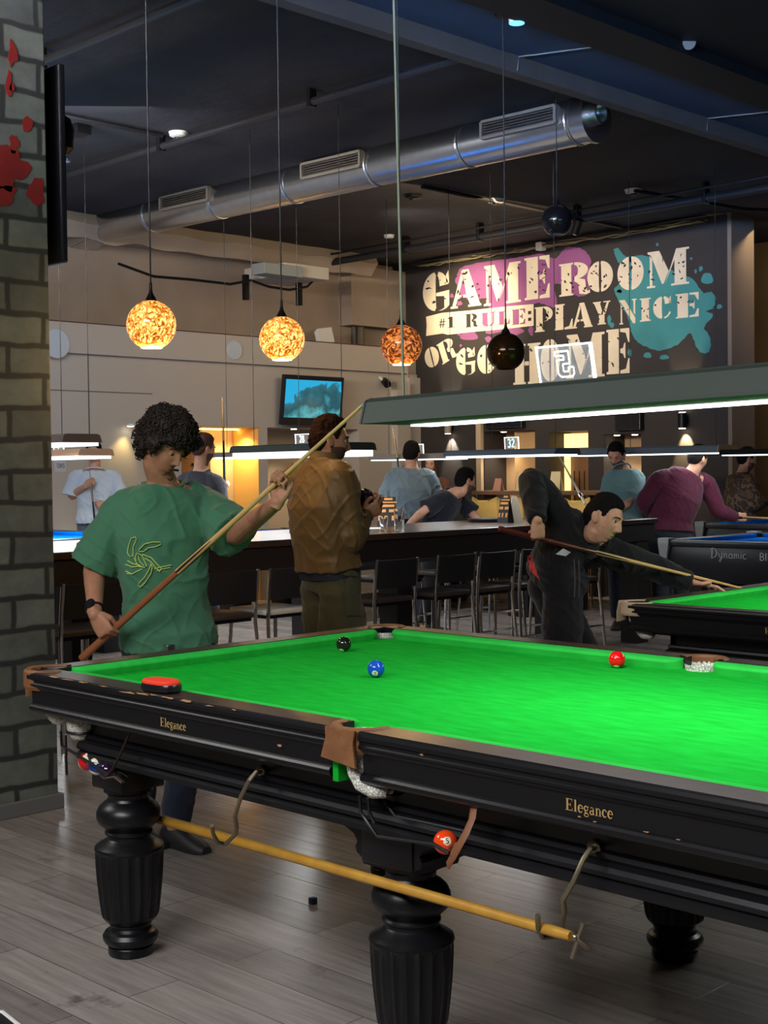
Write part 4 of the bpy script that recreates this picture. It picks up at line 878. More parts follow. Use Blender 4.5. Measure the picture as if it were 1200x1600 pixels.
# ================================================================== TELEVISIONS, SIGNS ON WALLS
def scr_mat():
    m = bpy.data.materials.new('landscape_screen'); m.use_nodes = True; nt = m.node_tree; N = nt.nodes.new; L = nt.links.new; b = nt.nodes['Principled BSDF']
    tc = N('ShaderNodeTexCoord'); sx = N('ShaderNodeSeparateXYZ'); L(tc.outputs['Object'], sx.inputs[0])
    n = N('ShaderNodeTexNoise'); n.inputs['Scale'].default_value = 3.2; n.inputs['Detail'].default_value = 8; L(tc.outputs['Object'], n.inputs['Vector'])
    # ridge line: z + noise + slope in y
    ma = N('ShaderNodeMath'); ma.operation = 'MULTIPLY_ADD'; ma.inputs[1].default_value = .35; zs_ = N('ShaderNodeMath'); zs_.operation = 'MULTIPLY'; zs_.inputs[1].default_value = .42; L(sx.outputs[2], zs_.inputs[0]); L(n.outputs['Fac'], ma.inputs[0]); L(zs_.outputs[0], ma.inputs[2])
    mb_ = N('ShaderNodeMath'); mb_.operation = 'MULTIPLY_ADD'; mb_.inputs[1].default_value = -.14; L(sx.outputs[1], mb_.inputs[0]); L(ma.outputs[0], mb_.inputs[2])
    r = N('ShaderNodeValToRGB'); e = r.color_ramp.elements; e[0].position = .0; e[0].color = (*srgb(60, 150, 160), 1); e[1].position = .335; e[1].color = (*srgb(40, 175, 225), 1)
    for pos, c in ((.10, srgb(90, 200, 205)), (.16, srgb(40, 100, 110)), (.22, srgb(80, 180, 190)), (.27, srgb(36, 84, 96)), (.325, srgb(50, 110, 122))):
        q = e.new(pos); q.color = (*c, 1)
    L(mb_.outputs[0], r.inputs['Fac']); L(r.outputs['Color'], b.inputs['Emission Color']); b.inputs['Emission Strength'].default_value = .8; b.inputs['Base Color'].default_value = (.01, .01, .01, 1); b.inputs['Roughness'].default_value = .15
    return m
pa, pb, pc_, pd = onX(443, 584, XW+.20), onX(536, 593, XW+.20), onX(534, 664, XW+.12), onX(443, 663, XW+.12)
tvr = thing('television', 'television with a blue snowy landscape on the left wall', 'television', (XW+.2, (pa[1]+pb[1])/2, pd[2]))
c = (pa+pb+pc_+pd)/4; ay = np.array([0, (pb[1]-pa[1])/2, 0]); az = np.array([(pa[0]-pd[0])/2, 0, (pa[2]-pd[2])/2]); nx = unit(np.cross(ay, az))
MB().obox(c-nx*.03, ay, az, nx*.03, .006).build('casing', mat('tv_casing', (.012, .012, .016), .3), tvr, smooth=0)
sc_ = MB(); c2 = c+az*.06+nx*.001; sc_.quad(c2-ay*.95-az*.76, c2+ay*.93-az*.76, c2+ay*.93+az*.76, c2-ay*.95+az*.76); sc_.build('screen', scr_mat(), tvr, smooth=0)
MB().box((XW, c[1]-.15, c[2]-.1), (c[0]-.03, c[1]+.15, c[2]+.1)).build('wall_bracket', M_dark, tvr, smooth=0)
for (u0, v0, u1, v1, lab) in ((757, 645, 815, 668, 'dark wall television over the left tan recess of the mural wall'), (960, 636, 1000, 672, 'dark wall television over the right tan recess of the mural wall')):
    a, b = onY(u0, v0, YM-.1), onY(u1, v1, YM-.1); t = thing('television', lab, 'television', ((a[0]+b[0])/2, YM-.08, b[2]))
    MB().box((a[0], YM-.1, b[2]), (b[0], YM-.04, a[2]), .006).build('casing', mat('tv_casing', (0, 0, 0)), t, smooth=0); MB().box((a[0]+.03, YM-.103, b[2]+.03), (b[0]-.03, YM-.1, a[2]-.03)).build('screen', mat('dead_screen', (0, 0, 0)), t, smooth=0)
    MB().box(((a[0]+b[0])/2-.1, YM-.04, b[2]+.1), ((a[0]+b[0])/2+.1, YM-.001, a[2]-.1)).build('wall_bracket', M_dark, t, smooth=0)
p0, p1 = onX(85, 716, XW+.003), onX(103, 737, XW+.003); t = thing('wall_sign', 'small white paper sign on the wall beside the painted pillar', 'sign', (XW+.003, (p0[1]+p1[1])/2, p1[2]))
MB().box((XW+.0005, p0[1], p1[2]), (XW+.003, p1[1], p0[2]+.05)).build('paper', mat('paper_white', srgb(196, 196, 200), .8), t, smooth=0)
m = MB(); write(m, 'TOM15', (XW+.004, p0[1]+.025, p1[2]+.04), (0, 1, 0), (0, 0, 1), (.0005, 0, 0), .05, .6, .02); m.build('printing', M_ink, t, smooth=0)

# downlights in the recess soffits, wall sconces
def downlight(P, label, col=(1, .85, .62), s=12, power=6, tgt=None, ang=95):
    t = thing('downlight', label, 'downlight', P); P = np.asarray(P, float)
    MB().lathe([(.05, -.006), (.05, .02)], P, 18).build('trim_ring', M_white, t); MB().lathe([(.036, -.012), (.038, -.005)], P, 18).build('lens', emat('warm_lens', (1, .86, .62), s), t)
    if power: spot('downlight_lamp', P-[0, 0, .03], P-[0, 0, 1] if tgt is None else tgt, power, col, ang, .8, .03)
p = onX(459, 668, XW-.08); downlight((p[0], p[1], DB[3]-.003), 'white downlight over the beige recess under the television', power=30)
p = onX(204, 665, XW+.1); downlight((p[0], p[1], float(p[2])), 'amber downlight on the left wall above the curly haired man', (1, .7, .25), power=9, tgt=(XW-.02, p[1]-.25, p[2]-1.2), ang=80)
p = onY(787, 674, YM+.12); downlight((p[0], p[1], O0[3]-.003), 'warm downlight in the tan recess behind the lit number sign', power=40)
p = onY(964, 678, YM+.15); downlight((p[0], p[1], O2[3]-.003), 'warm downlight at the left of the recess behind the standing man in pale teal', power=26)
p = onY(992, 678, YM+.15); downlight((p[0], p[1], O2[3]-.003), 'warm downlight at the right of the recess behind the standing man in pale teal', power=26)
def sconce(u, v, label, col, body, pw):
    p = onY(u, v, YM-.08); t = thing('wall_sconce', label, 'wall lamp', p)
    MB().lathe([(.045, -.09), (.05, -.085), (.05, .085), (.045, .09)], p, 20).build('body', body, t); MB().lathe([(.04, -.095), (.04, -.0905)], p, 16).build('lower_lens', emat('sconce_lens', (1, .85, .6), 14), t); MB().lathe([(.04, .0905), (.04, .095)], p, 16).build('upper_lens', emat('sconce_lens', (1, .85, .6), 14), t)
    MB().box((p[0]-.03, p[1], p[2]-.04), (p[0]+.03, YM, p[2]+.04)).build('wall_plate', M_dark, t, smooth=0)
    spot('sconce_down', p-[0, .0, .1], p-[0, -.42, 1], pw*4, col, 58, .3, .02); spot('sconce_up', p+[0, 0, .1], p+[0, .42, 1], pw*3, col, 58, .3, .02)
sconce(1066, 657, 'black up-and-down wall lamp on the dark wall right of the recesses', (1, .78, .42), M_dark, 22)
sconce(700, 667, 'pale up-and-down wall lamp left of the recesses, over the woman', (1, .88, .7), mat('sconce_grey', srgb(150, 140, 130), .5), 14)

# counter under the recesses, with menu cards and two yellow chairs
zc = float(onY(760, 767, YM-.4)[2]); ca, cb = float(onY(738, 770, YM-.4)[0]), float(onY(1004, 768, YM-.4)[0])
cn = thing('wall_counter', 'long narrow brown counter along the mural wall', 'counter', ((ca+cb)/2, YM-.2, 0))
MB().box((ca, YM-.42, zc-.05), (cb, YM-.01, zc), .004).build('counter_top', mat('brown_counter', srgb(120, 92, 72), .45), cn, smooth=0)
m = MB()
for x in (ca+.1, (ca+cb)/2, cb-.1): MB().box((x-.06, YM-.36, 0), (x+.06, YM-.1, zc-.05), .004).build('support', mat('counter_dark', srgb(70, 56, 50), .6), cn, smooth=0)
M_card = mat('cream_card', srgb(214, 200, 160), .7)
def tent(P, w, h, dpt, label, ang=0.0, m=M_card, name='menu_card', face=None):
    t = thing(name, label, 'menu card', P); P = np.asarray(P, float); u = np.array([math.cos(ang), math.sin(ang), 0]); n_ = np.array([math.sin(ang), -math.cos(ang), 0])
    mb = MB(); tp = .35
    A = [P-u*w/2+n_*dpt/2, P+u*w/2+n_*dpt/2, P+u*w*.42+UP*h, P-u*w*.42+UP*h]; B = [P-u*w/2-n_*dpt/2, P+u*w/2-n_*dpt/2, P+u*w*.42+UP*h, P-u*w*.42+UP*h]
    th = .003
    for Q, s in ((A, 1), (B, -1)):
        mb.add(Q+[q-n_*th*s for q in Q], [(0, 1, 2, 3), (7, 6, 5, 4), (0, 4, 5, 1), (1, 5, 6, 2), (2, 6, 7, 3), (3, 7, 4, 0)])
    mb.build('card', m, t, smooth=0)
    if face:
        f = MB(); nn = unit(np.cross(A[1]-A[0], A[3]-A[0])); 
        for (a0, a1, b0, b1) in face:
            q = [A[0]+(A[1]-A[0])*x+(A[3]-A[0])*y+nn*.0012 for x, y in ((a0, b0), (a1, b0), (a1, b1), (a0, b1))]; f.quad(*q)
        f.build('printing', mat('orange_print', srgb(214, 150, 80), .7), t, smooth=0)
    return t
for u, lab in ((779, 'folded cream menu card at the left on the wall counter'), (817, 'folded cream menu card on the wall counter, in the tan recess'), (869, 'folded cream menu card on the wall counter by the glowing doorway')):
    p = onY(u, 768, YM-.25); p[2] = zc; tent(p, .16 if u > 800 else .12, .24 if u > 800 else .16, .1, lab, .1, M_card if u > 800 else mat('pink_card', srgb(190, 140, 120), .7))
M_ych = mat('yellow_moulded_plastic', srgb(236, 196, 110), .45)
def ychair(u, v, label):
    P = onY(u, v, YM-.75); P[2] = 0; zt_ = float(onY(u, 776, YM-.75)[2])
    t = thing('moulded_chair', label, 'chair', P, 'yellow chairs at the wall counter'); hs_ = zt_-.38
    m = MB(); rings = []
    for k in range(9):
        a = k/8; z = hs_+.06+(zt_-hs_-.06)*a; w = .21-.03*abs(a-.5); off = .17+.05*a
        rings.append([(P[0]-w, P[1]-off, z-.0), (P[0]-w*.5, P[1]-off-.03, z-.05*(a == 1)), (P[0], P[1]-off-.04, z-.07*(a > .9)), (P[0]+w*.5, P[1]-off-.03, z-.05*(a == 1)), (P[0]+w, P[1]-off, z), (P[0]+w, P[1]-off+.02, z), (P[0], P[1]-off-.02, z-.07*(a > .9)), (P[0]-w, P[1]-off+.02, z)])
    m.loft(rings); m.build('backrest', M_ych, t)
    MB().box(P+[-.21, -.2, hs_], P+[.21, .2, hs_+.03], .012).build('seat', M_ych, t)
    for sx in (-1, 1):
        for sy in (-1, 1): MB().tube([P+[sx*.17, sy*.16, hs_], P+[sx*.21, sy*.2, 0]], .012, 8).build('leg', M_chrome, t)
ychair(774, 790, 'yellow chair at the wall counter, left of the tent menu'); ychair(812, 790, 'yellow chair at the wall counter, partly hidden by the bent elbow'); ychair(917, 790, 'yellow chair at the wall counter near the glowing doorway')

# small duct beyond the mural wall end
ys = 13.2; p = onY(1165, 455, ys); t = thing('ventilation_duct', 'short stretch of round duct beyond the end of the mural wall', 'duct', p)
MB().tube([(XMR+.06, ys, p[2]), (4.0, ys, p[2]+.2)], .22, 32).build('duct_pipe', M_galv, t); g = MB(); q0 = onY(1142, 472, ys-.2); q1 = onY(1178, 468, ys-.2); g.box((q0[0], ys-.24, q0[2]-.03), (q1[0], ys-.2, q0[2]+.02)); g.build('grille', M_dark, t, smooth=0)

# ================================================================== PENDANT GLOBES
def globe_mat(name, base, hi, lo, es, scale=26):
    m = bpy.data.materials.new(name); m.use_nodes = True; nt = m.node_tree; N = nt.nodes.new; L = nt.links.new; b = nt.nodes['Principled BSDF']
    tc = N('ShaderNodeTexCoord'); n = N('ShaderNodeTexNoise'); n.inputs['Scale'].default_value = scale; n.inputs['Detail'].default_value = 3; n.inputs['Distortion'].default_value = 2.2; L(tc.outputs['Object'], n.inputs['Vector'])
    r = N('ShaderNodeValToRGB'); e = r.color_ramp.elements; e[0].position = .38; e[0].color = (*lo, 1); e[1].position = .62; e[1].color = (*hi, 1); q = e.new(.5); q.color = (*base, 1)
    L(n.outputs['Fac'], r.inputs['Fac']); L(r.outputs['Color'], b.inputs['Emission Color']); b.inputs['Emission Strength'].default_value = es; L(r.outputs['Color'], b.inputs['Base Color']); b.inputs['Roughness'].default_value = .12
    return m
G_lit = globe_mat('lit_amber_mosaic', (.72, .22, .025), (1.0, .66, .22), (.20, .045, .004), 1.35, 32)
G_mid = globe_mat('dim_amber_mosaic', (.22, .05, .008), (.62, .20, .05), (.045, .010, .004), 1.0, 24)
G_off = mat('dark_bronze_glass', srgb(46, 40, 22), .12, metal=.7, mott=(9, srgb(74, 48, 26), .6))
G_dk = mat('dark_globe', (.006, .006, .008), .15)
GX = -1.4
def pendant(P, ztop, gm, label, lit, bottom=None, cone=True, R=.119):
    t = thing('pendant_lamp', label, 'pendant lamp', P, 'globe pendants'); P = np.asarray(P, float)
    prof = [(R*math.sin(a), -R*math.cos(a)) for a in np.linspace(math.acos(.90), PI-.12, 28)]
    o = MB().lathe(prof, P, 44); nseg = 44; o.f = o.f[:-2]
    inner = [(p[0]*.97, p[1]) for p in prof][::-1]; o2 = MB().lathe(inner, P, 44); o2.f = o2.f[:-2]; o.add(o2.v, o2.f)
    o.build('globe', gm, t, smooth=180)
    if bottom: MB().lathe([(prof[0][0]*.98, -.004), (prof[0][0]*.98, 0)], P+[0, 0, -R*.895], 36).build('diffuser', bottom, t)
    top = P+[0, 0, R]
    MB().lathe([(.03, -.004), (.022, .012), (.010, .035), (.007, .06), (.007, .085)], top, 18).build('cap', M_dark, t)
    MB().tube([top+[0, 0, .08], (P[0], P[1], ztop)], .0042, 6).build('cord', M_black, t)
    MB().lathe([(.05, -.03), (.055, -.005), (.055, 0)], (P[0], P[1], ztop), 20).build('canopy', M_dark, t)
    if lit: point('pendant_bulb', P-[0, 0, R+.06], lit, (1, .62, .25), .03)
    return t
warm_b = emat('warm_diffuser', (1, .78, .5), 5)
pendant(onX(236.5, 508, GX), ZSO, G_lit, 'brightly lit amber mosaic globe pendant nearest the painted pillar', 12, warm_b)
pendant(onX(440.5, 530, GX), ZSO, G_lit, 'brightly lit amber mosaic globe pendant hanging by the left wall television', 6, warm_b)
pendant(onX(627, 540, GX), ZSO, G_mid, 'dimmer red-amber globe pendant with a white lower rim, left of the mural', 10, warm_b)
pendant(onX(790.5, 550, GX), ZSO, G_off, 'unlit bronze globe pendant in front of the mural', 0)
p = atD(870.5, 344, 10.3); pendant(p, ZC, G_dk, 'black globe pendant hanging high under the brown ceiling', 0, mat('blue_glass', (.02, .05, .12), .1))
p = onX(789, 32, GX); t = thing('downlight', 'small glowing blue downlight where the bronze globe hangs from the beam', 'downlight', (p[0]+.0, p[1]+.1, ZSO)); MB().lathe([(.05, -.05), (.055, 0)], (p[0]+.02, p[1]+.09, ZSO), 20).build('housing', M_white, t); MB().lathe([(.048, -.054), (.048, -.051)], (p[0]+.02, p[1]+.09, ZSO), 20).build('lens', emat('blue_lens', (.15, .5, 1), 1.6), t)

# ================================================================== TABLE LAMPS
M_house = mat('dark_grey_green_housing', srgb(48, 58, 52), .55)
M_hgrey = mat('grey_housing', srgb(120, 116, 112), .5)
def trough(X0, X1, yc, zlo, h, wb, wt, label, house, diff, cords, power, drop=.012, dw=.8, dof=0.0, tilt=0.0, group='billiard table lamps', endm=None, coldlight=(.95, .98, 1.0), ctop=None, cord_r=.003, cmat=None):
    t = thing('table_lamp', label, 'table lamp', ((X0+X1)/2, yc, zlo), group)
    m = MB(); pr = [(-wb/2, 0), (wb/2, 0), (wb/2-.004, h*.12), (wt/2+.012, h*.82), (wt/2, h*.93), (wt/2-.02, h), (-wt/2+.02, h), (-wt/2, h*.93), (-wt/2-.012, h*.82), (-wb/2+.004, h*.12)]
    m.prism(pr, (X0, yc, zlo), (0, 1, 0), (0, 0, 1), (X1-X0, 0, 0)); ho = m.build('housing', house, t, smooth=0)
    rb = MB()
    for s in (-1, 1): rb.box((X0+.005, yc+s*(wt/2-.005)-.006, zlo+h*.93), (X1-.005, yc+s*(wt/2-.005)+.006, zlo+h*.96))
    rb.build('ridge', house, ho, smooth=0)
    for x, s in ((X0, -1), (X1, 1)): MB().prism([(a*1.02, b*1.02-.001) for a, b in pr], (x, yc, zlo), (0, 1, 0), (0, 0, 1), (s*.008, 0, 0)).build('end_cap', endm or house, t, smooth=0)
    MB().box((X0+.015, yc+dof-wb*dw/2, zlo-drop), (X1-.015, yc+dof+wb*dw/2, zlo-.001)).build('diffuser', diff, t, smooth=0)
    for x in cords: MB().tube([(x, yc, zlo+h), (x, yc, ctop or ZC)], cord_r, 6).build('suspension_cord', cmat or M_dark, t)
    if power:
        area('table_lamp_light', ((X0+X1)/2, yc, zlo-drop-.004), ((X0+X1)/2, yc, 0), abs(X1-X0)-.05, wb*dw*.95, power, coldlight, 170)
    if tilt: t.rotation_euler = (0, -tilt, 0)
    return t
E_w = emat('white_tube_diffuser', (1, .98, .94), 6.0)
pL0 = onY(563, 662, .71); pT = onY(575, 622, .745); XL0 = float(pL0[0])+.004; zlo = float(pL0[2])+.0; hh = float(pT[2])-zlo; zlo += .018; LTILT = .018
trough(XL0, XL0+2.0, .87, zlo, hh, .32, .25, 'long dark grey-green lamp over the near snooker table', M_house, emat('main_tube_diffuser', (1, .98, .94), 4.5), (float(onY(631, 615, .87)[0]), XL0+1.8), 16.5, dw=.30, dof=.10, tilt=LTILT, drop=.006, ctop=ZC-.03, cord_r=.0045, cmat=mat('pale_green_cord', srgb(120, 132, 110), .5), group=None)
# lamp over the second snooker table: its end sits to the right of the frame
trough(T2X+.56, T2X+2.5, T2Y+.87, zlo+.03, hh, .32, .25, 'dark lamp over the second snooker table, beyond the right edge', M_house, E_w, (T2X+1.1,), 15, dw=.95)
def lampat(u0, u1, v0, v1, D, **k):
    """background lamp along X with ends at pixel columns u0, u1 (left end depth D)"""
    a = atD(u0, (v0+v1)/2, D); Y = float(a[1]); X0 = float(onY(u0, v1, Y-.0)[0]); X1 = float(onY(u1, v1, Y)[0]); zl = float(onY((u0+u1)/2, v1, Y)[2]); zh = float(onY((u0+u1)/2, v0, Y)[2])
    return X0, X1, Y, zl, zh-zl
E_c = emat('cool_tube_diffuser', (.85, .96, 1.0), 2.2); E_soft = emat('soft_white_skirt', (1, .97, .92), 1.1)
M_wend = mat('pale_end_cap', srgb(170, 140, 110), .5); M_brownh = mat('brown_grey_housing', srgb(110, 90, 78), .5)
lamps = [
 (40, 128, 680, 697, 11.3, 'brown hanging lamp at the far left, higher of the two over the white shirted man', M_brownh, E_c, (97,), 20, .02),
 (40, 150, 703, 717, 12.4, 'pale brown lamp at the far left, lower of the two over the white shirted man', mat('tan_housing', srgb(190, 150, 120), .5), E_c, (140,), 26, .02),
 (385, 562, 694, 714, 11.6, 'grey lamp with a bright white skirt, behind the man in olive', M_house, E_soft, (397, 535), 26, .045),
 (353, 470, 707, 715, 14.2, 'small grey lamp with glowing bulbs left of the bright white lamp', M_hgrey, E_c, (355, 468), 20, .012),
 (595, 716, 709, 718, 14.6, 'slim grey lamp over the back of the room, above the man in pale denim blue', M_hgrey, E_c, (608, 705), 11, .004),
 (714, 886, 702, 713, 12.2, 'slim blue-grey lamp in front of the tan recess', mat('blue_grey_housing', srgb(86, 98, 108), .5), E_c, (770, 868), 13, .01),
 (905, 1136, 698, 710, 14.2, 'long blue-grey lamp passing behind the head of the maroon man', mat('blue_grey_housing', srgb(80, 92, 104), .5), E_c, (985, 1119), 5, .004),
 (1140, 1290, 703, 710, 12.9, 'slim dark lamp at the right edge above the camouflaged person', M_dark, E_c, (1220,), 6, .004)]
LPOS = []
for (u0, u1, v0, v1, D, lab, hm, df, cords, pw, dr) in lamps:
    X0, X1, Y, zl, h = lampat(u0, u1, v0, v1, D); zl += dr
    h = max(.05, h-dr)
    cx = [float(onY(c, v0, Y)[0]) for c in cords]; LPOS.append((X0, X1, Y, zl, h))
    trough(X0, X1, Y, zl, h, .36, .30, lab, hm, df, cx, pw, dr+.006, .9, endm=M_wend if u0 == 905 else None)
# acrylic number signs standing on the lamps
M_acr = mat('clear_acrylic', (.9, .96, .97), .08, trans=.0, alpha=.16)
def numsign(P, w, h, text, label, lean=.18, col=(1, 1, 1), es=2.0, outline=False, mirror=False, gh=.55, ga=.9, aspect=1.0):
    """plate standing on P (bottom centre), faces -Y"""
    P = np.asarray(P, float); t = thing('number_sign', label, 'number sign', P, None); u = np.array([1.0, 0, 0]); v = unit(np.array([-lean, 0, 1.0])); n_ = np.array([0, -1.0, 0])
    m = MB(); c = P+v*h/2; m.obox(c, u*w/2, v*h/2, n_*.003); m.build('plate', M_acr, t, smooth=0)
    e = emat('sign_edge_light', (.95, 1, 1), 1.6); m = MB(); m.obox(P+v*h-v*.0025, u*w/2, v*.0025, n_*.004); m.obox(c+u*(w/2-.003), u*.004, v*h/2, n_*.004); m.obox(c-u*(w/2-.001), u*.001, v*h/2, n_*.004); m.build('lit_edge', e, t, smooth=0)
    g = emat('sign_glyph_'+str(round(col[0], 2)), col, es); m = MB(); H = h*gh; x0 = P+v*(h*(1-gh)/2)
    W = sum(GL[k][1]+.06 for k in text)*H*aspect
    if outline:
        pts = [(.0, 1.0), (.62, 1.0), (.66, .52), (.34, .52), (.36, .40), (.58, .40), (.58, .22), (.40, .22), (.40, .62), (.06, .62), (.02, .18), (.18, .0), (.70, .0), (.80, .10), (.78, .30)]
        # numeral 5 seen from behind, drawn as a bent double line
        A = [(.02, .99), (.66, .99), (.66, .50), (.34, .50), (.34, .20), (.58, .20), (.58, .36), (.82, .36), (.82, .10), (.72, .0), (.20, .0), (.08, .12), (.08, .66), (.42, .66), (.42, .82), (.02, .82), (.02, .99)]
        for i in range(len(A)-1): stroke(m, [(A[i][0], A[i][1], .07), (A[i+1][0], A[i+1][1], .07)], x0-u*(.42*H), u, v, n_*.005, H, H)
    elif mirror: write(m, text, x0+u*W/2, -u, v, n_*.005, H, aspect)
    else: write(m, text, x0-u*W/2, u, v, n_*.005, H, aspect)
    m.build('numeral', g, t, smooth=0); return t
a, b = onY(845, 598, .87), onY(932, 590, .87); zsg = zlo+hh+.001+(((a[0]+b[0])/2)-XL0-1.0)*math.tan(LTILT); numsign(((a[0]+b[0])/2, .87, zsg), b[0]-a[0], float(onY(885, 537, .87)[2])-zsg, '5', 'clear plastic number sign with lit edges standing on the near lamp', .16, (.95, 1, .98), 1.1, outline=True, gh=.66)
def lampsign(i, u0, u1, v0, text, label, col, es, mirror=False):
    X0, X1, Y, zl, h = LPOS[i]; a, b = onY(u0, 700, Y), onY(u1, 700, Y); z = zl+h+.001; numsign(((a[0]+b[0])/2, Y, z), b[0]-a[0], float(onY((u0+u1)/2, v0, Y)[2])-z, text, label, .05, col, es, mirror=mirror, gh=.7, aspect=.85)
lampsign(5, 789, 811, 683, '32', 'small lit cyan number sign on the slim blue-grey lamp', (.35, .85, 1), 2.2)
lampsign(4, 643, 662, 694, '7', 'small lit white number sign behind the head of the man in pale denim blue', (.9, 1, .9), 2.5)
lampsign(2, 462, 484, 678, '28', 'small lit greenish number sign beside the head of the man in olive', (.9, 1, .8), 2.2)
lampsign(1, 84, 100, 697, '1', 'small bright cyan number sign on the lower far-left lamp', (.6, 1, 1), 3.0)

# ================================================================== BLUE POOL TABLES
M_ptop = mat('pool_rail_black', (.02, .02, .022), .3); M_pbody = mat('pool_body_black', (.008, .008, .01), .35)
def pool_table(X0, Y0, z, label, L=2.75, W=1.5, text=False, cabinet=True):
    t = thing('pool_table', label, 'pool table', (X0+L/2, Y0+W/2, 0), 'blue pool tables')
    MB().box((X0+.11, Y0+.11, z-.07), (X0+L-.11, Y0+W-.11, z-.035)).build('bed_cloth', M_blue, t, smooth=0)
    for (a, b) in (((X0, Y0), (X0+L, Y0+.11)), ((X0, Y0+W-.11), (X0+L, Y0+W)), ((X0, Y0+.11), (X0+.11, Y0+W-.11)), ((X0+L-.11, Y0+.11), (X0+L, Y0+W-.11))): MB().box((*a, z-.05), (*b, z), .012).build('rail', M_ptop, t)
    for (a, b) in (((X0+.2, Y0+.11), (X0+L/2-.06, Y0+.16)), ((X0+L/2+.06, Y0+.11), (X0+L-.2, Y0+.16)), ((X0+.2, Y0+W-.16), (X0+L/2-.06, Y0+W-.11)), ((X0+L/2+.06, Y0+W-.16), (X0+L-.2, Y0+W-.11)), ((X0+.11, Y0+.2), (X0+.16, Y0+W-.2)), ((X0+L-.16, Y0+.2), (X0+L-.11, Y0+W-.2))):
        MB().box((*a, z-.04), (*b, z-.003), .008).build('cushion', M_blue, t)
    for x in (X0+.1, X0+L/2, X0+L-.1):
        for y in (Y0+.1, Y0+W-.1): MB().lathe([(.05, -.12), (.055, -.004), (.055, 0)], (x, y, z+.001), 18).build('pocket', M_black, t)
    MB().box((X0+.02, Y0+.02, z-.34), (X0+L-.02, Y0+W-.02, z-.05), .01).build('cabinet', M_pbody, t)
    for x in (X0, X0+L):
        for y in (Y0, Y0+W):
            sx = 1 if x == X0 else -1; sy = 1 if y == Y0 else -1
            m = MB(); m.loft([[(x-sx*.012, y-sy*.012, z+.012), (x+sx*.09, y-sy*.012, z+.012), (x+sx*.09, y+sy*.09, z+.012), (x-sx*.012, y+sy*.09, z+.012)], [(x-sx*.012, y-sy*.012, z-.03), (x+sx*.09, y-sy*.012, z-.03), (x+sx*.09, y+sy*.09, z-.03), (x-sx*.012, y+sy*.09, z-.03)], [(x+sx*.01, y+sy*.01, z-.27), (x+sx*.04, y+sy*.01, z-.27), (x+sx*.04, y+sy*.04, z-.27), (x+sx*.01, y+sy*.04, z-.27)]])
            m.build('corner_cap', mat('satin_cap', srgb(150, 150, 148), .45, metal=.4), t, smooth=0)
    for x in (X0+.4, X0+L-.4):
        for y in (Y0+.35, Y0+W-.35): MB().box((x-.14, y-.14, 0), (x+.14, y+.14, z-.34), .01).build('leg', M_pbody, t)
    if text:
        m = MB(); pA, pB = onY(1110, 868, Y0), onY(1167, 868, Y0); Wd = pB[0]-pA[0]; keys = ['Dh', 'yh', 'nh', 'ah', 'mh', 'ih', 'ch']; H = .08
        tw = sum(GL[k][1]+.03 for k in keys)*H; write(m, keys, (pA[0], Y0+.008, pA[2]-.02), (1, 0, 0), (0, 0, 1), (0, -.001, 0), H, Wd/tw, .03)
        pC = onY(1186, 871, Y0); write(m, 'BILLARD', (pC[0], Y0+.008, pC[2]-.025), (1, 0, 0), (0, 0, 1), (0, -.001, 0), .06, 1.1, .05); m.build('silver_lettering', mat('silver_letters', srgb(170, 172, 172), .5), t, smooth=0)
    return t
zP = .98; q = onZ(1056, 841, zP); pool_table(float(q[0]), float(onZ(1130, 846, zP)[1]), zP, 'blue pool table with silver lettering on its black side', text=True)
qx = onX(165, 839, -5.9); pool_table(-8.0, float(qx[1])-.62, float(qx[2]), 'blue pool table at the far left before the white shirted man', L=2.1, W=1.25)
q = onZ(592, 803, .86); q = atD(592, 806, 15.0); pool_table(float(q[0])-2.0, float(q[1])-1.1, .9, 'blue pool table behind the bar beside the menu stand', L=2.6)
q = onZ(745, 806, .95); q = atD(745, 806, 15.5); pool_table(float(q[0])-1.3, float(q[1])-.6, .94, 'blue pool table before the yellow chairs', L=2.6)
yq = float(onZ(1130, 846, zP)[1])+2.3; q = onY(1088, 817, yq); pool_table(float(q[0]), yq, float(q[2]), 'pool table with a pale rail behind the reaching maroon arm', L=2.6)

# ================================================================== BAR TABLE AND STOOLS
zB = 1.12; XBf = float(np.mean([onZ(90, 862, zB)[0], onZ(567, 836, zB)[0], onZ(777, 825, zB)[0]])); YBr = float(onX(1028, 815, XBf)[1]); XBb = float(onZ(680, 815.5, zB)[0])
if XBf-XBb > 1.3: XBb = XBf-1.3
print('BAR', XBf, XBb, YBr)
bar = thing('bar_table', 'long dark high bar table across the room with stools tucked under', 'bar table', ((XBf+XBb)/2, YBr/2, 0))
M_btop = mat('dark_bar_wood', srgb(72, 54, 44), .28, coat=.25, mott=(3, srgb(54, 40, 34), .6)); M_bside = mat('black_brown_wood', srgb(34, 27, 26), .5)
YBl = .2
MB().box((XBb, YBl, zB-.045), (XBf, YBr, zB), .006).build('table_top', M_btop, bar, smooth=0)
m = MB(); MB().box((XBf-.12, YBl+.05, zB-.2), (XBf-.02, YBr-.02, zB-.045), .004).build('apron', M_bside, bar, smooth=0); MB().box((XBb+.02, YBl+.05, zB-.2), (XBb+.12, YBr-.02, zB-.045), .004).build('apron', M_bside, bar, smooth=0); MB().box((XBb+.1, YBr-.12, zB-.2), (XBf-.1, YBr-.02, zB-.045), .004).build('apron', M_bside, bar, smooth=0)
yl = float(onX(622, 930, XBf-.1)[1])
for y in (YBl+.3, float(onX(268, 950, XBf)[1]), yl, YBr-.2):
    MB().box((XBf-.22, y-.08, 0), (XBf-.03, y+.08, zB-.2), .004).build('leg', M_bside, bar, smooth=0); MB().box((XBb+.03, y-.08, 0), (XBb+.22, y+.08, zB-.2), .004).build('leg', M_bside, bar, smooth=0)
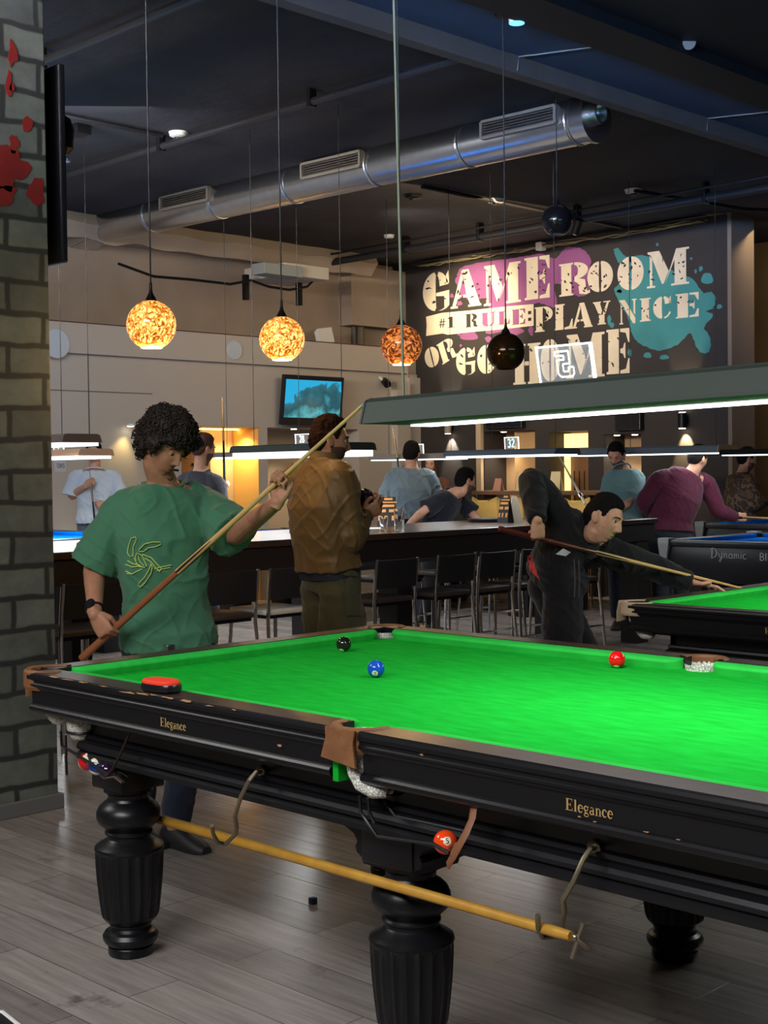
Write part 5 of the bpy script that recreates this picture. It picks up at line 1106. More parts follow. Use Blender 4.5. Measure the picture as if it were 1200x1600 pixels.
M_vinyl = mat('black_vinyl', (.012, .012, .014), .5, bump=(40, .05))
M_seatb = mat('dark_stool_seat', srgb(62, 54, 50), .4); M_seatg = mat('grey_white_seat', srgb(200, 198, 190), .5)
def stool(P, face, label, seatm, hs=.68):
    """P floor centre; face = unit vector the sitter looks along"""
    t = thing('bar_stool', label, 'bar stool', P, 'bar stools'); P = np.asarray(P, float); f = np.array([*face, 0.0]); s = np.array([-f[1], f[0], 0.0]); w = .2
    m = MB(); m.obox(P+UP*(hs-.018), f*.2, s*w, UP*.018, .012); m.build('seat', seatm, t)
    m = MB(); m.obox(P+UP*(hs-.045), f*.185, s*(w-.01), UP*.012); m.build('seat_frame', M_dark, t, smooth=0)
    rings = []
    for k in range(7):
        a = -1+2*k/6; b = .02*(1-a*a); c = P-f*(.21+b); sl = UP*.0
        rings.append([c+s*(w*a)-f*.0+UP*(hs+.07), c+s*(w*a)-f*.014+UP*(hs+.07), c+s*(w*a)-f*.035+UP*(hs+.27), c+s*(w*a)-f*.02+UP*(hs+.27)])
    m = MB(); m.loft(rings); m.build('backrest', M_vinyl, t, smooth=30)
    for q in (-1, 1):
        a = P-f*.205+s*(w*q*1.02); m = MB(); m.tube([a-f*.035+UP*(hs+.28), a-f*.012+UP*(hs+.1), a+UP*(hs-.06), a-f*.05+s*(q*.03)], .0125, 8); m.build('leg', M_chrome, t)
        b = P+f*.185+s*(w*q*.95); m = MB(); m.tube([b+UP*(hs-.04), b+f*.03+s*(q*.03)], .0125, 8); m.build('leg', M_chrome, t)
    MB().tube([P+f*.2+s*w+UP*.27, P+f*.2-s*w+UP*.27], .009, 8).build('footrest', M_chrome, t); MB().tube([P-f*.235+s*w+UP*.27, P-f*.235-s*w+UP*.27], .009, 8).build('footrest', M_chrome, t)
    return t
XS_ = XBf+.02; fr = (-1.0, 0.0)
def sy(u): return float(onX(u, 950, XS_)[1])
for u, lab, sm in ((112, 'dark bar stool behind the wristwatch arm, at the left end of the bar', M_seatb), (206, 'dark bar stool hidden mostly by the green T-shirt', M_seatb), (328, 'dark bar stool just right of the green T-shirt', M_seatb), (424, 'bar stool with a pale seat beside the man in olive', M_seatg), (585, 'dark bar stool just right of the olive cargo trousers', M_seatb), (678, 'bar stool right of the square bar leg', M_seatb), (742, 'second bar stool right of the square bar leg', M_seatb), (806, 'bar stool behind the elbow of the bending youth', M_seatb), (882, 'bar stool behind the legs of the bending youth', M_seatb)):
    stool((XS_, sy(u), 0), fr, lab, sm)
XS2 = XBb-.02
for u, lab in ((612, 'bar stool on the far side of the bar, left of the square leg gap'), (700, 'bar stool on the far side of the bar, in the gap between near stools'), (770, 'bar stool on the far side of the bar near the bending youth')):
    stool((XS2, float(onX(u, 930, XS2)[1]), 0), (1.0, 0.0), lab, M_seatb)

# things on the bar
M_glass = mat('clear_glass', (.95, .97, .97), .03, trans=1.0, ior=1.45)
def onbar(u, v): p = onZ(u, v, zB); return p
def tumbler(P, r, h, label, taper=.85):
    t = thing('drinking_glass', label, 'glass', P); prof = [(r*taper, 0), (r*taper, .001), (r, h), (r*.94, h), (r*taper*.92, .012), (.001, .012)]
    MB().lathe(prof, P, 28).build('tumbler', M_glass, t); return t
tumbler(onbar(624, 830), .042, .17, 'tall clear glass on the bar beside the menu stand')
tumbler(onbar(600, 830), .035, .11, 'small clear glass on the bar before the menu stand', .7)
M_mblk = mat('black_menu', srgb(30, 24, 22), .6)
FACE = [(.3, .7, .90, .97), (.08, .92, .80, .84), (.1, .8, .66, .74), (.05, .4, .48, .58), (.55, .9, .48, .58), (.05, .2, .2, .36), (.35, .5, .2, .36), (.7, .88, .2, .36)]
ang = math.atan2(RIGHT[1], RIGHT[0])
p = onbar(605, 822); tent(p, .17, .24, .08, 'black menu stand with orange printing on the bar by the glasses', ang, M_mblk, 'menu_stand', FACE)
p = onbar(790, 817); tent(p+[0, 0, 0], .11, .24, .10, 'black and cardboard tent menu on the bar by the bent elbow', ang-.7, M_mblk, 'menu_stand', FACE)
q = onbar(805, 816); t = thing('card_stand', 'grey cardboard wedge on the bar behind the tent menu', 'card stand', q); MB().prism([(-.07, 0), (.07, 0), (.02, .22), (-.02, .22)], q+[0, .0, 0], RIGHT, UP, FWD*.06).build('wedge', mat('grey_card', srgb(120, 112, 98), .8), t, smooth=0)
p = onbar(580, 826); t = thing('paper_sheet', 'sheet of white paper on the bar by the hand of the man in olive', 'paper', p); MB().obox(p+[0, 0, .002], RIGHT*.09, FWD*.12, UP*.0015).build('sheet', mat('paper_white', (0, 0, 0)), t, smooth=0)
p = onbar(762, 815.5); t = thing('serving_tray', 'black round tray on the far edge of the bar', 'tray', p); MB().lathe([(.15, 0), (.165, .006), (.175, .03), (.168, .03), (.155, .008)], p, 36).build('tray', M_black, t)
# cue leaning on the far counter
a, b = atD(874, 713, 13.2), atD(906, 772, 12.6); t = thing('pool_cue', 'thin pale cue slanting behind the back of the bending youth', 'cue', b); m = MB(); m.tube([b+(b-a)*.25, b, a], [.013, .012, .006], 10); m.build('shaft', mat('pale_maple', srgb(214, 200, 164), .35), t)
a = unit(b-a); m = MB(); m.tube([b+a*.0, b+a*.06], [.017, .02], 10); m.build('joint_collar', M_steel, t)
# ================================================================== PEOPLE
from mathutils.bvhtree import BVHTree
def fuse(mb, voxel, smooth=4, fac=.5):
    """union of closed shells -> one continuous surface; returns (verts, faces)"""
    me = bpy.data.meshes.new('tmp'); me.from_pydata(mb.v, [], mb.f); me.update()
    o = bpy.data.objects.new('tmp', me); COL.objects.link(o)
    r = o.modifiers.new('r', 'REMESH'); r.mode = 'VOXEL'; r.voxel_size = voxel; r.adaptivity = 0
    if smooth: s = o.modifiers.new('s', 'SMOOTH'); s.factor = fac; s.iterations = smooth
    dg = bpy.context.evaluated_depsgraph_get(); ev = o.evaluated_get(dg); m2 = ev.to_mesh()
    n = len(m2.vertices); V = np.empty(n*3, np.float32); m2.vertices.foreach_get('co', V); V = V.reshape(-1, 3).astype(float)
    F = [tuple(p.vertices) for p in m2.polygons]
    N = np.empty(n*3, np.float32); m2.vertices.foreach_get('normal', N); N = N.reshape(-1, 3).astype(float)
    ev.to_mesh_clear(); bpy.data.objects.remove(o); bpy.data.meshes.remove(me)
    return V, F, N
def finish(name, V, F, mats, parent, midx=None):
    m = MB(); m.v = [tuple(p) for p in V]; m.f = list(F); m.m = list(midx) if midx is not None else [0]*len(F)
    return m.build(name, mats, parent, smooth=180)
def sm(a, b, x):
    t = np.clip((np.asarray(x, float)-a)/(b-a), 0, 1); return t*t*(3-2*t)
def head_grid(seg, rings):
    P = [(0, 0, 1.0)]
    for i in range(1, rings):
        a = PI*i/rings; P += [(math.sin(a)*math.cos(2*PI*k/seg), math.sin(a)*math.sin(2*PI*k/seg), math.cos(a)) for k in range(seg)]
    P.append((0, 0, -1.0)); F = [(0, 1+k, 1+(k+1) % seg) for k in range(seg)]
    for i in range(rings-2):
        o = 1+i*seg; F += [(o+k, o+seg+k, o+seg+(k+1) % seg, o+(k+1) % seg) for k in range(seg)]
    o = 1+(rings-2)*seg; F += [(o+k, len(P)-1, o+(k+1) % seg) for k in range(seg)]
    return np.array(P), F
def head_shape(P, nose=1.0, jaw=1.0):
    x, y, z = P[:, 0], P[:, 1], P[:, 2]; X, Y, Z = .074*x, .094*y, .118*z
    t = np.clip(-z, 0, 1); X = X*(1-.30*jaw*t**1.3); Y = np.where(y < 0, Y*(1-.30*t)*1.04, Y*(1-.20*t))+.014*t
    fr = sm(.15, .6, y)
    g = lambda a, b, sa, sb: np.exp(-((X-a)/sa)**2-((Z-b)/sb)**2)
    h = np.clip((.020-Z)/.056, 0, 1)**1.15; h = np.where(Z < -.037, h*np.exp(-((Z+.037)/.007)**2), h)
    d = .007*(g(.028, .024, .02, .009)+g(-.028, .024, .02, .009))-.011*(g(.031, .003, .015, .011)+g(-.031, .003, .015, .011))
    d = d+nose*.025*np.exp(-(X/.0105)**2)*h+.009*(g(.012, -.041, .006, .007)+g(-.012, -.041, .006, .007))
    d = d+.006*g(0, -.069, .021, .0055)+.0065*g(0, -.081, .018, .006)-.005*g(0, -.0750, .025, .0028)+.009*g(0, -.106, .020, .013)-.004*g(0, -.092, .022, .006)
    d = d+.004*(g(.043, -.028, .018, .022)+g(-.043, -.028, .018, .022))
    return np.stack([X, Y+fr*d, Z], 1)
HLY = [-.12, -.05, -.03, -.008, .012, .020, .034, .046, .062, .12]; HLZ = [-.062, -.058, -.03, .028, .022, .0, .004, .048, .068, .072]
def hair_shell(seg, rings, th, front=0.0, lump=.0, freq=40, back=0.0, cover=0.0):
    P, F = head_grid(seg, rings); V = head_shape(P)
    zt = np.interp(V[:, 1], HLY, HLZ)+front*sm(.03, .07, V[:, 1])-back*sm(.02, -.04, V[:, 1])
    m = sm(-.004, .012, V[:, 2]-zt+cover*np.exp(-((V[:, 1]-.0)/.035)**2))
    nz = np.array([noise.noise(tuple(p*freq)) for p in V]) if lump else 0
    thk = th if np.isscalar(th) else th(V)
    off = -.007+m*(thk+.007)+m*lump*nz
    nr = P/np.linalg.norm(P, axis=1)[:, None]
    return V+nr*off[:, None], F, m
def hand(mb, W, df, pn, side, pose='grip', k=1.0):
    """W wrist, df along the fingers, pn out of the palm, side 'L' or 'R'"""
    df = unit(df); pn = unit(pn-np.dot(pn, df)*df) ; xx = np.cross(df, pn)*(1 if side == 'R' else -1)   # towards the thumb
    H = lambda x, y, z: W+(xx*x+df*y+pn*z)*k
    rings = []
    for y, w, t in ((-.03, .025, .019), (0, .028, .019), (.03, .038, .017), (.06, .042, .0145), (.085, .041, .012), (.094, .036, .008)):
        rings.append([H(w*math.copysign(abs(math.cos(a))**.8, math.cos(a)), y, t*math.sin(a)) for a in np.linspace(0, 2*PI, 14, endpoint=False)])
    if np.dot(np.cross(xx, pn), df) < 0: rings = [r[::-1] for r in rings]
    mb.loft(rings)
    B = {'grip': (62, 82, 50), 'relax': (18, 28, 16), 'flat': (6, 10, 6), 'hold': (45, 50, 30), 'bridge': (-4, 30, 12)}[pose]
    for i, (bx, by, L) in enumerate(((.030, .088, 1.0), (.0105, .091, 1.08), (-.0095, .087, 1.0), (-.028, .078, .80))):
        p = np.array([bx, by-.012, 0.0]); a = 0; pts = [p.copy()]; sp = bx*(2.2 if pose in ('flat', 'bridge', 'relax') else .4)
        p = np.array([bx, by, 0.0]); pts.append(p.copy())
        for b, l in zip(B, (.043, .027, .021)):
            a += math.radians(b*(1+.05*i)); p = p+np.array([sp*l/.09 if pose != 'grip' else 0, math.cos(a)*l*L, math.sin(a)*l*L]); pts.append(p.copy())
        r0 = .0094 if i < 3 else .0082
        mb.tube([H(*q) for q in pts], [r0*1.05*k, r0*1.05*k, r0*k, r0*.9*k, r0*.72*k], 10); mb.sphere(H(*pts[-1]), r0*.74*k, 10, 6)
    T = {'grip': [(.024, .012, .004), (.042, .045, .020), (.036, .072, .040), (.014, .082, .050)], 'hold': [(.024, .012, .004), (.046, .045, .024), (.044, .075, .042), (.03, .092, .05)],
         'bridge': [(.024, .012, .002), (.048, .045, -.002), (.052, .072, -.012), (.046, .094, -.02)]}.get(pose, [(.024, .012, .004), (.050, .042, .012), (.060, .070, .018), (.063, .092, .022)])
    mb.tube([H(*q) for q in T], [.0135*k, .0125*k, .0108*k, .0085*k], 10); mb.sphere(H(*T[-1]), .0085*k, 10, 6)
def ell_ring(c, s, f, w, d, n=28, pw=.85, fo=0.0):
    return [c+s*(w*math.copysign(abs(math.cos(a))**pw, math.cos(a)))+f*(d*math.copysign(abs(math.sin(a))**pw, math.sin(a))+fo) for a in np.linspace(0, 2*PI, n, endpoint=False)]
def cat(P, sub=6):
    P = [np.asarray(p, float) for p in P]; out = []
    for i in range(len(P)-1):
        p0 = P[max(i-1, 0)]; p1, p2 = P[i], P[i+1]; p3 = P[min(i+2, len(P)-1)]
        for j in range(sub):
            t = j/sub; out.append(.5*((2*p1)+(-p0+p2)*t+(2*p0-5*p1+4*p2-p3)*t*t+(-p0+3*p1-3*p2+p3)*t**3))
    out.append(P[-1]); return out
def torso(mb, J, rows):
    """rows: (t along pelvis 0 .. neck 1, half width, half depth, forward offset)"""
    sp = cat([J['pel']-(J['chest']-J['pel'])*.35, J['pel'], J['waist'], J['chest'], J['neck'], J['neck']+(J['neck']-J['chest'])*.4], 12)
    base = 12; n = 36
    rings = []
    for (t, w, d, fo) in rows:
        x = base+t*n; i = int(max(0, min(len(sp)-2, math.floor(x)))); a = x-i; c = sp[i]*(1-a)+sp[i+1]*a
        tg = unit(sp[min(i+2, len(sp)-1)]-sp[max(i-1, 0)])
        q = np.clip(t, 0, 1); s = unit(J['hs']*(1-q)+J['ss']*q); f = unit(np.cross(tg, s)); s = unit(np.cross(f, tg))
        rings.append(ell_ring(c, s, f, w, d, fo=fo))
    if np.dot(np.cross(np.array(rings[0][1])-rings[0][0], np.array(rings[0][2])-rings[0][1]), np.array(np.mean(rings[1], axis=0))-np.mean(rings[0], axis=0)) < 0: rings = [r[::-1] for r in rings]
    mb.loft(rings)
def limb(mb, pts, rads, seg=16, ends=True):
    P = cat(pts, 5); n = len(pts); R = [float(np.interp(i/5, range(n), rads)) for i in range(len(P))]
    mb.tube(P, R, seg)
    if ends: mb.sphere(P[0], R[0], seg, 10); mb.sphere(P[-1], R[-1], seg, 10)
def wrinkle(V, N, amp, fx=9, fz=4, seed=0.0, fold=0.0, dirv=None):
    out = V.copy()
    for i in range(len(V)):
        p = V[i]; u = p[0]*RIGHT[0]+p[1]*RIGHT[1]; d = p[0]*FWD[0]+p[1]*FWD[1]; z = p[2]
        q = noise.noise((p[0]*fx*.6+seed, p[1]*fx*.6, z*fz*.6))
        a = noise.noise((u*9+z*9+seed, d*7, z*3.2-u*3.2)); b = noise.noise((u*9-z*8, d*7+seed, z*3.6+u*3.2+5))
        c = noise.noise((u*22+z*14, d*16, z*7-u*6+seed))
        r = max(0, 1-abs(a)*4.5)**1.5*.6+max(0, 1-abs(b)*5)**1.5*.5-.35
        out[i] = p+N[i]*(amp*q+fold*(.75*r+.22*c))
    return out
SKIN = mat('skin', srgb(208, 160, 132), .5, spec=.35, mott=(30, srgb(184, 132, 106), .5)); SKIN2 = mat('skin_tan', srgb(176, 126, 98), .5, spec=.35, mott=(30, srgb(162, 112, 86), .5))
LIP = mat('lip_skin', srgb(168, 98, 88), .45); STUB = mat('stubble_skin', srgb(112, 84, 68), .7, mott=(300, srgb(78, 58, 46), .7)); BEARD = mat('short_beard', srgb(88, 64, 50), .85, mott=(260, srgb(56, 40, 30), .7))
HAIRB = mat('dark_brown_hair', srgb(36, 24, 18), .55, bump=(160, .6)); HAIRK = mat('black_hair', srgb(19, 16, 15), .85, spec=.15, bump=(200, .6)); HAIRR = mat('chestnut_hair', srgb(70, 36, 24), .55, bump=(160, .6))
EYEW = mat('eye_white', srgb(190, 184, 176), .25); IRIS = mat('eye_iris', srgb(36, 26, 20), .1)
def fabric(name, c, c2=None, rough=.85, bump=.25): return mat(name, c, rough, spec=.2, sheen=.15, bump=(260, bump), mott=(6, c2 or tuple(x*.85 for x in c), .7))
def J_(**k): return {a: (np.asarray(b, float)) for a, b in k.items()}
def B3(r, u, f): return RIGHT*r+UP*u+FWD*f           # direction from (right, up, away) as seen from the camera
def person(label, J, face, hup, top, bottom, hair, skin=SKIN, k=1.0, voxel=.006, hands=None, sleeve=.42, ease=.022, hem=-.12, beard=None, group=None, shoe=None, collar=True, longsl=False, wr=.006, fold=.006, topname='t_shirt', hemcut=None, legw=1.0, nose=1.0, hs=1.0, detail=True, cuffs=True, torsw=1.0, sleevew=1.0, hp=(64, 48), gaze=(0, 0), lid=.30):
    base = (J['anL']+J['anR'])/2; root = thing('person', label, 'person', (base[0], base[1], 0), group)
    ss = unit(J['shL']-J['shR']); hsv = unit(J['hipL']-J['hipR']); J['ss'] = ss; J['hs'] = hsv
    if 'waist' not in J: J['waist'] = J['pel']*.62+J['chest']*.38
    # head frame
    f = unit(face); u = unit(hup-np.dot(hup, f)*f); x = np.cross(f, u); HR = np.stack([x, f, u], 1)
    hk = k*hs; HC = J['head']
    toH = lambda V: HC+(V*hk) @ HR.T
    b = MB(); P, F = head_grid(*hp); b.add(toH(head_shape(P, nose)), F)
    for s in (-1, 1):
        e = MB(); e.sphere((0, 0, 0), (.009, .019, .031), 18, 12); V = np.array(e.v); V[:, 1] += .25*V[:, 0]*s*0-.15*V[:, 2]; V[:, 0] *= 1; V = V+[s*.0755, -.008, -.008]; V[:, 0] += s*.35*np.clip(-V[:, 1]-.0, 0, .03); b.add(toH(V), e.f)
    bk = toH(np.array([[0, -.012, -.075]]))[0]; bk2 = toH(np.array([[0, -.02, -.02]]))[0]
    limb(b, [bk2, bk, J['neck'], J['neck']+(J['chest']-J['neck'])*.15], [.052*k, .056*k, .062*k, .058*k], 20)
    w = torsw*k
    TR = [(-.16, .10*w, .07*k, 0), (-.10, .158*w, .105*k, 0), (0, .168*w, .115*k, -.005), (.14, .156*w, .108*k, 0), (.32, .142*w, .098*k, .005), (.5, .155*w, .110*k, .008), (.68, .172*w, .118*k, .008), (.82, .178*w, .105*k, .0), (.92, .150*w, .082*k, -.005), (.985, .095*w, .066*k, 0), (1.04, .062*k, .058*k, .005)]
    bq = .93
    torso(b, J, [(t_, w_*bq, d_*bq, f_) for t_, w_, d_, f_ in TR])
    for S in 'LR':
        sh, el, wt = J['sh'+S], J['el'+S], J['wr'+S]
        nk = sh*.55+J['neck']*.45
        limb(b, [nk, sh, sh*.55+el*.45, el, el*.65+wt*.35, wt], [.042*k, .050*k, .049*k, .040*k, .043*k, .0275*k])
        hp_, kn, an = J['hip'+S], J['kn'+S], J['an'+S]
        limb(b, [hp_, hp_*.55+kn*.45, kn, kn*.65+an*.35, an], [.085*k, .076*k, .054*k, .056*k, .036*k])
        ft = unit(J['toe'+S]-an); b.obox(an+ft*.03*k-UP*.055*k, ft*.08*k, np.cross(ft, UP)*.028*k, UP*.016*k, .008)
        if hands and S in hands:
            df, pn, pose = hands[S]; hand(b, wt, df, pn, S, pose, k)
        else: hand(b, wt, wt-el, -ss*(1 if S == 'L' else -1), S, 'relax', k)
    V, Fc, N = fuse(b, voxel, 2, .35)
    # materials by place on the head
    L = ((V-HC) @ HR)/hk; cen = np.array([L[list(fc)].mean(axis=0) for fc in Fc]) if detail else None
    mats = [skin]; mi = np.zeros(len(Fc), int)
    if detail:
        mats = [skin, LIP, beard or STUB]; X, Y, Z = cen.T; front = (Y > .05) & (np.abs(X) < .075) & (np.abs(Z) < .13)
        if beard is not None:
            bd = (Y > .0) & (np.abs(X) < .08) & (Z < -.032-.9*np.clip(.05-np.abs(X), 0, .03)*.6) & (Z > -.135) & (Y < .13) & ((np.abs(X) > .020) | (Z < -.052))
            mi[bd] = 2
        lp = front & (((X/.024)**2+((Z+.075)/.0105)**2) < 1) & (Y > .075); mi[lp] = 1
    body = finish('body', V, Fc, mats, root, mi)
    # eyes and brows
    if detail:
        for s in (-1, 1):
            e = MB(); e.sphere((0, 0, 0), .0122, 24, 16)
            for q, fc in enumerate(e.f):
                c = np.mean([e.v[i] for i in fc], axis=0); e.m[q] = 1 if (c[1] > 0 and c[0]**2+c[2]**2 < .0068**2) else 0
            ec = np.array([s*.0315, .0722, .002]); g_ = np.array(gaze, float); yaw_, pit_ = g_; ca, sa, cb_, sb_ = math.cos(yaw_), math.sin(yaw_), math.cos(pit_), math.sin(pit_)
            E0 = np.array(e.v); E1 = np.stack([E0[:, 0], E0[:, 1]*cb_-E0[:, 2]*sb_, E0[:, 1]*sb_+E0[:, 2]*cb_], 1); E2 = np.stack([E1[:, 0]*ca+E1[:, 1]*sa, -E1[:, 0]*sa+E1[:, 1]*ca, E1[:, 2]], 1)
            e.v = [tuple(p) for p in toH(E2+ec)]; e.build('eye', [EYEW, IRIS], body, smooth=180)
            ld = MB(); ld.sphere((0, 0, 0), .0134, 28, 24); ld.f = [fc for fc in ld.f if np.mean([ld.v[i][2] for i in fc])/.0134 > lid or np.mean([ld.v[i][2] for i in fc])/.0134 < -.55]; ld.m = [0]*len(ld.f); ld.v = [tuple(p) for p in toH(np.array(ld.v)+ec)]; ld.build('eyelid', skin, body, smooth=180)
            zl_ = lid*.0134; rl_ = math.sqrt(.0134**2-zl_**2); MB().tube(toH(np.array([ec+[rl_*math.sin(t), rl_*math.cos(t)+.0004, zl_] for t in np.linspace(-1.25, 1.25, 9)])), .0009*hk, 6).build('eyelash', HAIRK, body)
            bw = MB(); pts = [toH(np.array([[s*a, y, z]]))[0] for a, y, z in ((.014, .0935, .020), (.026, .0925, .0245), (.040, .084, .024), (.050, .073, .018))]; bw.tube(pts, [.0032*hk, .0042*hk, .0036*hk, .0018*hk], 8, flat=.7); bw.build('eyebrow', hair['m'], body)
    # hair
    hm = hair['m']; Vh, Fh, mk = hair_shell(hair.get('res', 96), hair.get('res', 96)*3//4, hair['th'], hair.get('front', 0), hair.get('lump', .003), hair.get('freq', 60), hair.get('back', 0), hair.get('cover', 0))
    hb = MB(); hb.add(toH(Vh), Fh)
    if hair.get('curls'):
        r = random.Random(5); idx = [i for i in range(len(Vh)) if mk[i] > .85]
        for _ in range(hair['curls']):
            c = Vh[r.choice(idx)]; nr = unit(c); a0, b0 = frame_of(nr); t0 = r.uniform(0, 6.28); rad = r.uniform(.008, .016); ln_ = r.uniform(.014, .040); ax = unit(nr*r.uniform(.1, 1)+a0*r.uniform(-1, 1)+b0*r.uniform(-1, 1)-np.array([0, 0, .35])); a1, b1 = frame_of(ax)
            pts = [c-nr*.008+ax*(ln_*j/11-.25*ln_)+rad*(math.cos(t0+j*.95)*a1+math.sin(t0+j*.95)*b1) for j in range(12)]
            hb.tube(toH(np.array(pts)), [.0028*hk]*10+[.002*hk, .001*hk], 5)
    if hair.get('long'):
        r = random.Random(9)
        for _ in range(120):
            a = r.uniform(-2.4, 2.4)-PI/2; x0, y0 = .082*math.cos(a), .088*math.sin(a)-.01; z0 = r.uniform(.0, .06); pts = [(x0, y0, z0)]
            for j in range(1, 7): pts.append((x0*(1+.05*j)+.004*math.sin(j+a*3), y0*(1-.02*j), z0-.045*j))
            hb.tube(toH(np.array(pts)), [.007*hk]*6+[.003*hk], 5)
    hb.build('hair', hm, root, smooth=180)
    # upper garment
    tm = top; g = MB(); E = ease
    rows = []
    h0 = hem
    for t in (h0, h0+.06, h0+.14, .14, .32, .5, .68, .82, .92, .985, 1.02) if longsl else (h0, h0+.06, h0+.14, .14, .32, .5, .68, .82, .92, .985):
        if t > .14 or t < .13 or t == .14:
            ww = np.interp(t, [r_[0] for r_ in TR], [r_[1] for r_ in TR]); d = np.interp(t, [r_[0] for r_ in TR], [r_[2] for r_ in TR]); fo = np.interp(t, [r_[0] for r_ in TR], [r_[3] for r_ in TR])
            if t < .0: ww, d = .166*w, .114*k
            e = (E*(1.25-.35*np.clip(t, 0, 1)) if t < .7 else E*.6 if t < .9 else E*(.55 if longsl else .45))
            rows.append((t, ww+e, d+e, fo))
    rows.sort(key=lambda r_: r_[0]); rr = [rows[0]]
    for q in rows[1:]:
        if q[0]-rr[-1][0] > .02: rr.append(q)
    torso(g, J, rr)
    for S in 'LR':
        sh, el, wt = J['sh'+S], J['el'+S], J['wr'+S]; nk = sh*.55+J['neck']*.45
        se = E*sleevew
        if longsl: limb(g, [nk, sh, sh*.5+el*.5, el, el*.5+wt*.5, wt+unit(wt-el)*.008], [.058*k+se*.4, .058*k+se, .052*k+se*1.05, .044*k+se*1.05, .040*k+se*.9, .031*k+se*.5], ends=False); g.sphere(el, .044*k+se, 16, 10)
        else:
            ed = sh+(el-sh)*min(1, sleeve*2.0) if sleeve <= .5 else el+(wt-el)*(sleeve-.5)*2
            mid = sh*.5+ed*.5
            limb(g, [nk, sh, mid, ed], [.056*k+E*.2, .056*k+E*.42, .056*k+se*.95, .054*k+se*1.5], ends=False)
    V, Fc, N = fuse(g, max(voxel, .0055), 6, .5); V = wrinkle(V, N, wr, 8, 4.5, len(label)*.37, fold)
    gt = finish(topname, V, Fc, [tm], root); bvh = BVHTree.FromPolygons([tuple(p) for p in V], Fc)
    if collar:
        nb = J['neck']+(bk-J['neck'])*(.16 if longsl else .10); tg = unit(bk-J['neck']); s = ss; ff = unit(np.cross(tg, s)); rr0 = .074 if longsl else .086; rc = [p-tg*(.034*max(0, np.dot(p-nb, ff)/.07)) for p in ell_ring(nb, s, ff, rr0*k, (rr0-.006)*k, 28, 1.0)]
        MB().tube(rc, .008*k, 8, closed=True).build('collar', tm, gt)
    # trousers
    g = MB(); le = .016
    torso(g, J, [(-.16, .10*w+le, .07*k+le, 0), (-.10, .160*w+le, .106*k+le, 0), (0, .170*w+le*.9, .117*k+le*.9, -.005), (.14, .158*w+le*.7, .110*k+le*.7, 0), (.2, .152*w+le*.6, .106*k+le*.6, 0)])
    for S in 'LR':
        hp_, kn, an = J['hip'+S], J['kn'+S], J['an'+S]
        limb(g, [hp_, hp_*.55+kn*.45, kn, kn*.6+an*.4, an+(kn-an)*.06], [(.088*k+le), (.080*k+le*1.1)*legw, (.062*k+le)*legw, (.058*k+le)*legw, (.048*k+le)*legw], ends=False); g.sphere(hp_, .096*k+le, 18, 12)
    V, Fc, N = fuse(g, .009, 5, .5); V = wrinkle(V, N, wr*.8, 9, 6, 2.2, fold*.8); tr = finish('trousers', V, Fc, [bottom], root)
    sm_ = shoe or mat('dark_shoe', (.014, .014, .016), .5)
    for S in 'LR':
        an = J['an'+S]; ft = J['toe'+S]-an; ft[2] = 0; ft = unit(ft); sd = np.cross(ft, UP); zb = an[2]-.085*k; m = MB(); rings = []
        for t, w_, h in ((-.075, .028, .06), (-.06, .036, .085), (0, .04, .095), (.06, .042, .075), (.12, .047, .055), (.17, .043, .042), (.20, .026, .03)):
            c = an+ft*t*k; c[2] = zb; rings.append([c+sd*(w_*k*a)+UP*(h*k*hh_) for a, hh_ in ((-1, 0), (1, 0), (1.02, .35), (.8, .8), (.3, 1), (-.3, 1), (-.8, .8), (-1.02, .35))])
        if np.dot(np.cross(sd, UP), ft) > 0: rings = [r_[::-1] for r_ in rings]
        m.loft(rings); m.build('shoe', sm_, root, smooth=60)
    return dict(root=root, body=body, top=gt, bvh=bvh, trousers=tr, H=toH, HR=HR, hk=hk)
def project_px(bvh, u, v, lift=.003):
    d = Vector(ray(u, v)).normalized(); h = bvh.ray_cast(Vector(CAM), d)
    return None if h[0] is None else np.array(h[0]-d*lift)
def draw_px(o, bvh, strokes, r, m, name, lift=.002):
    b = MB()
    for st in strokes:
        pts = [project_px(bvh, u, v, lift) for u, v in st]; pts = [p for p in pts if p is not None]
        if len(pts) > 1: b.tube(pts, r, 6)
    if b.v: b.build(name, m, o)
def legs(J, pelu, pelv, D, feet, knees=None):
    """feet: ((u, D), (u, D)) for R, L on the floor; toe direction vectors"""
    pass
def stand(px, pv, D, fR, fL, toe, k=1.0, hw=.09, hs=None, lean=0.0):
    """hips, knees, ankles of a standing pair of legs below a pelvis at pixel (px, pv) depth D; fR, fL: floor offsets (right, away) from the pelvis"""
    pel = atD(px, pv, D); s = unit(hs); o = {}
    o['pel'] = pel
    for S, sg, ff in (('R', -1, fR), ('L', 1, fL)):
        hp_ = pel+s*(hw*k*sg)-UP*.06*k; an = pel+RIGHT*ff[0]+FWD*ff[1]; an = np.array([an[0], an[1], .085*k]); t = unit(np.asarray(toe, float))
        kn = (hp_*.5+an*.5)+t*.035*k; o['hip'+S] = hp_; o['kn'+S] = kn; o['an'+S] = an; o['toe'+S] = an+t*.18
    return o
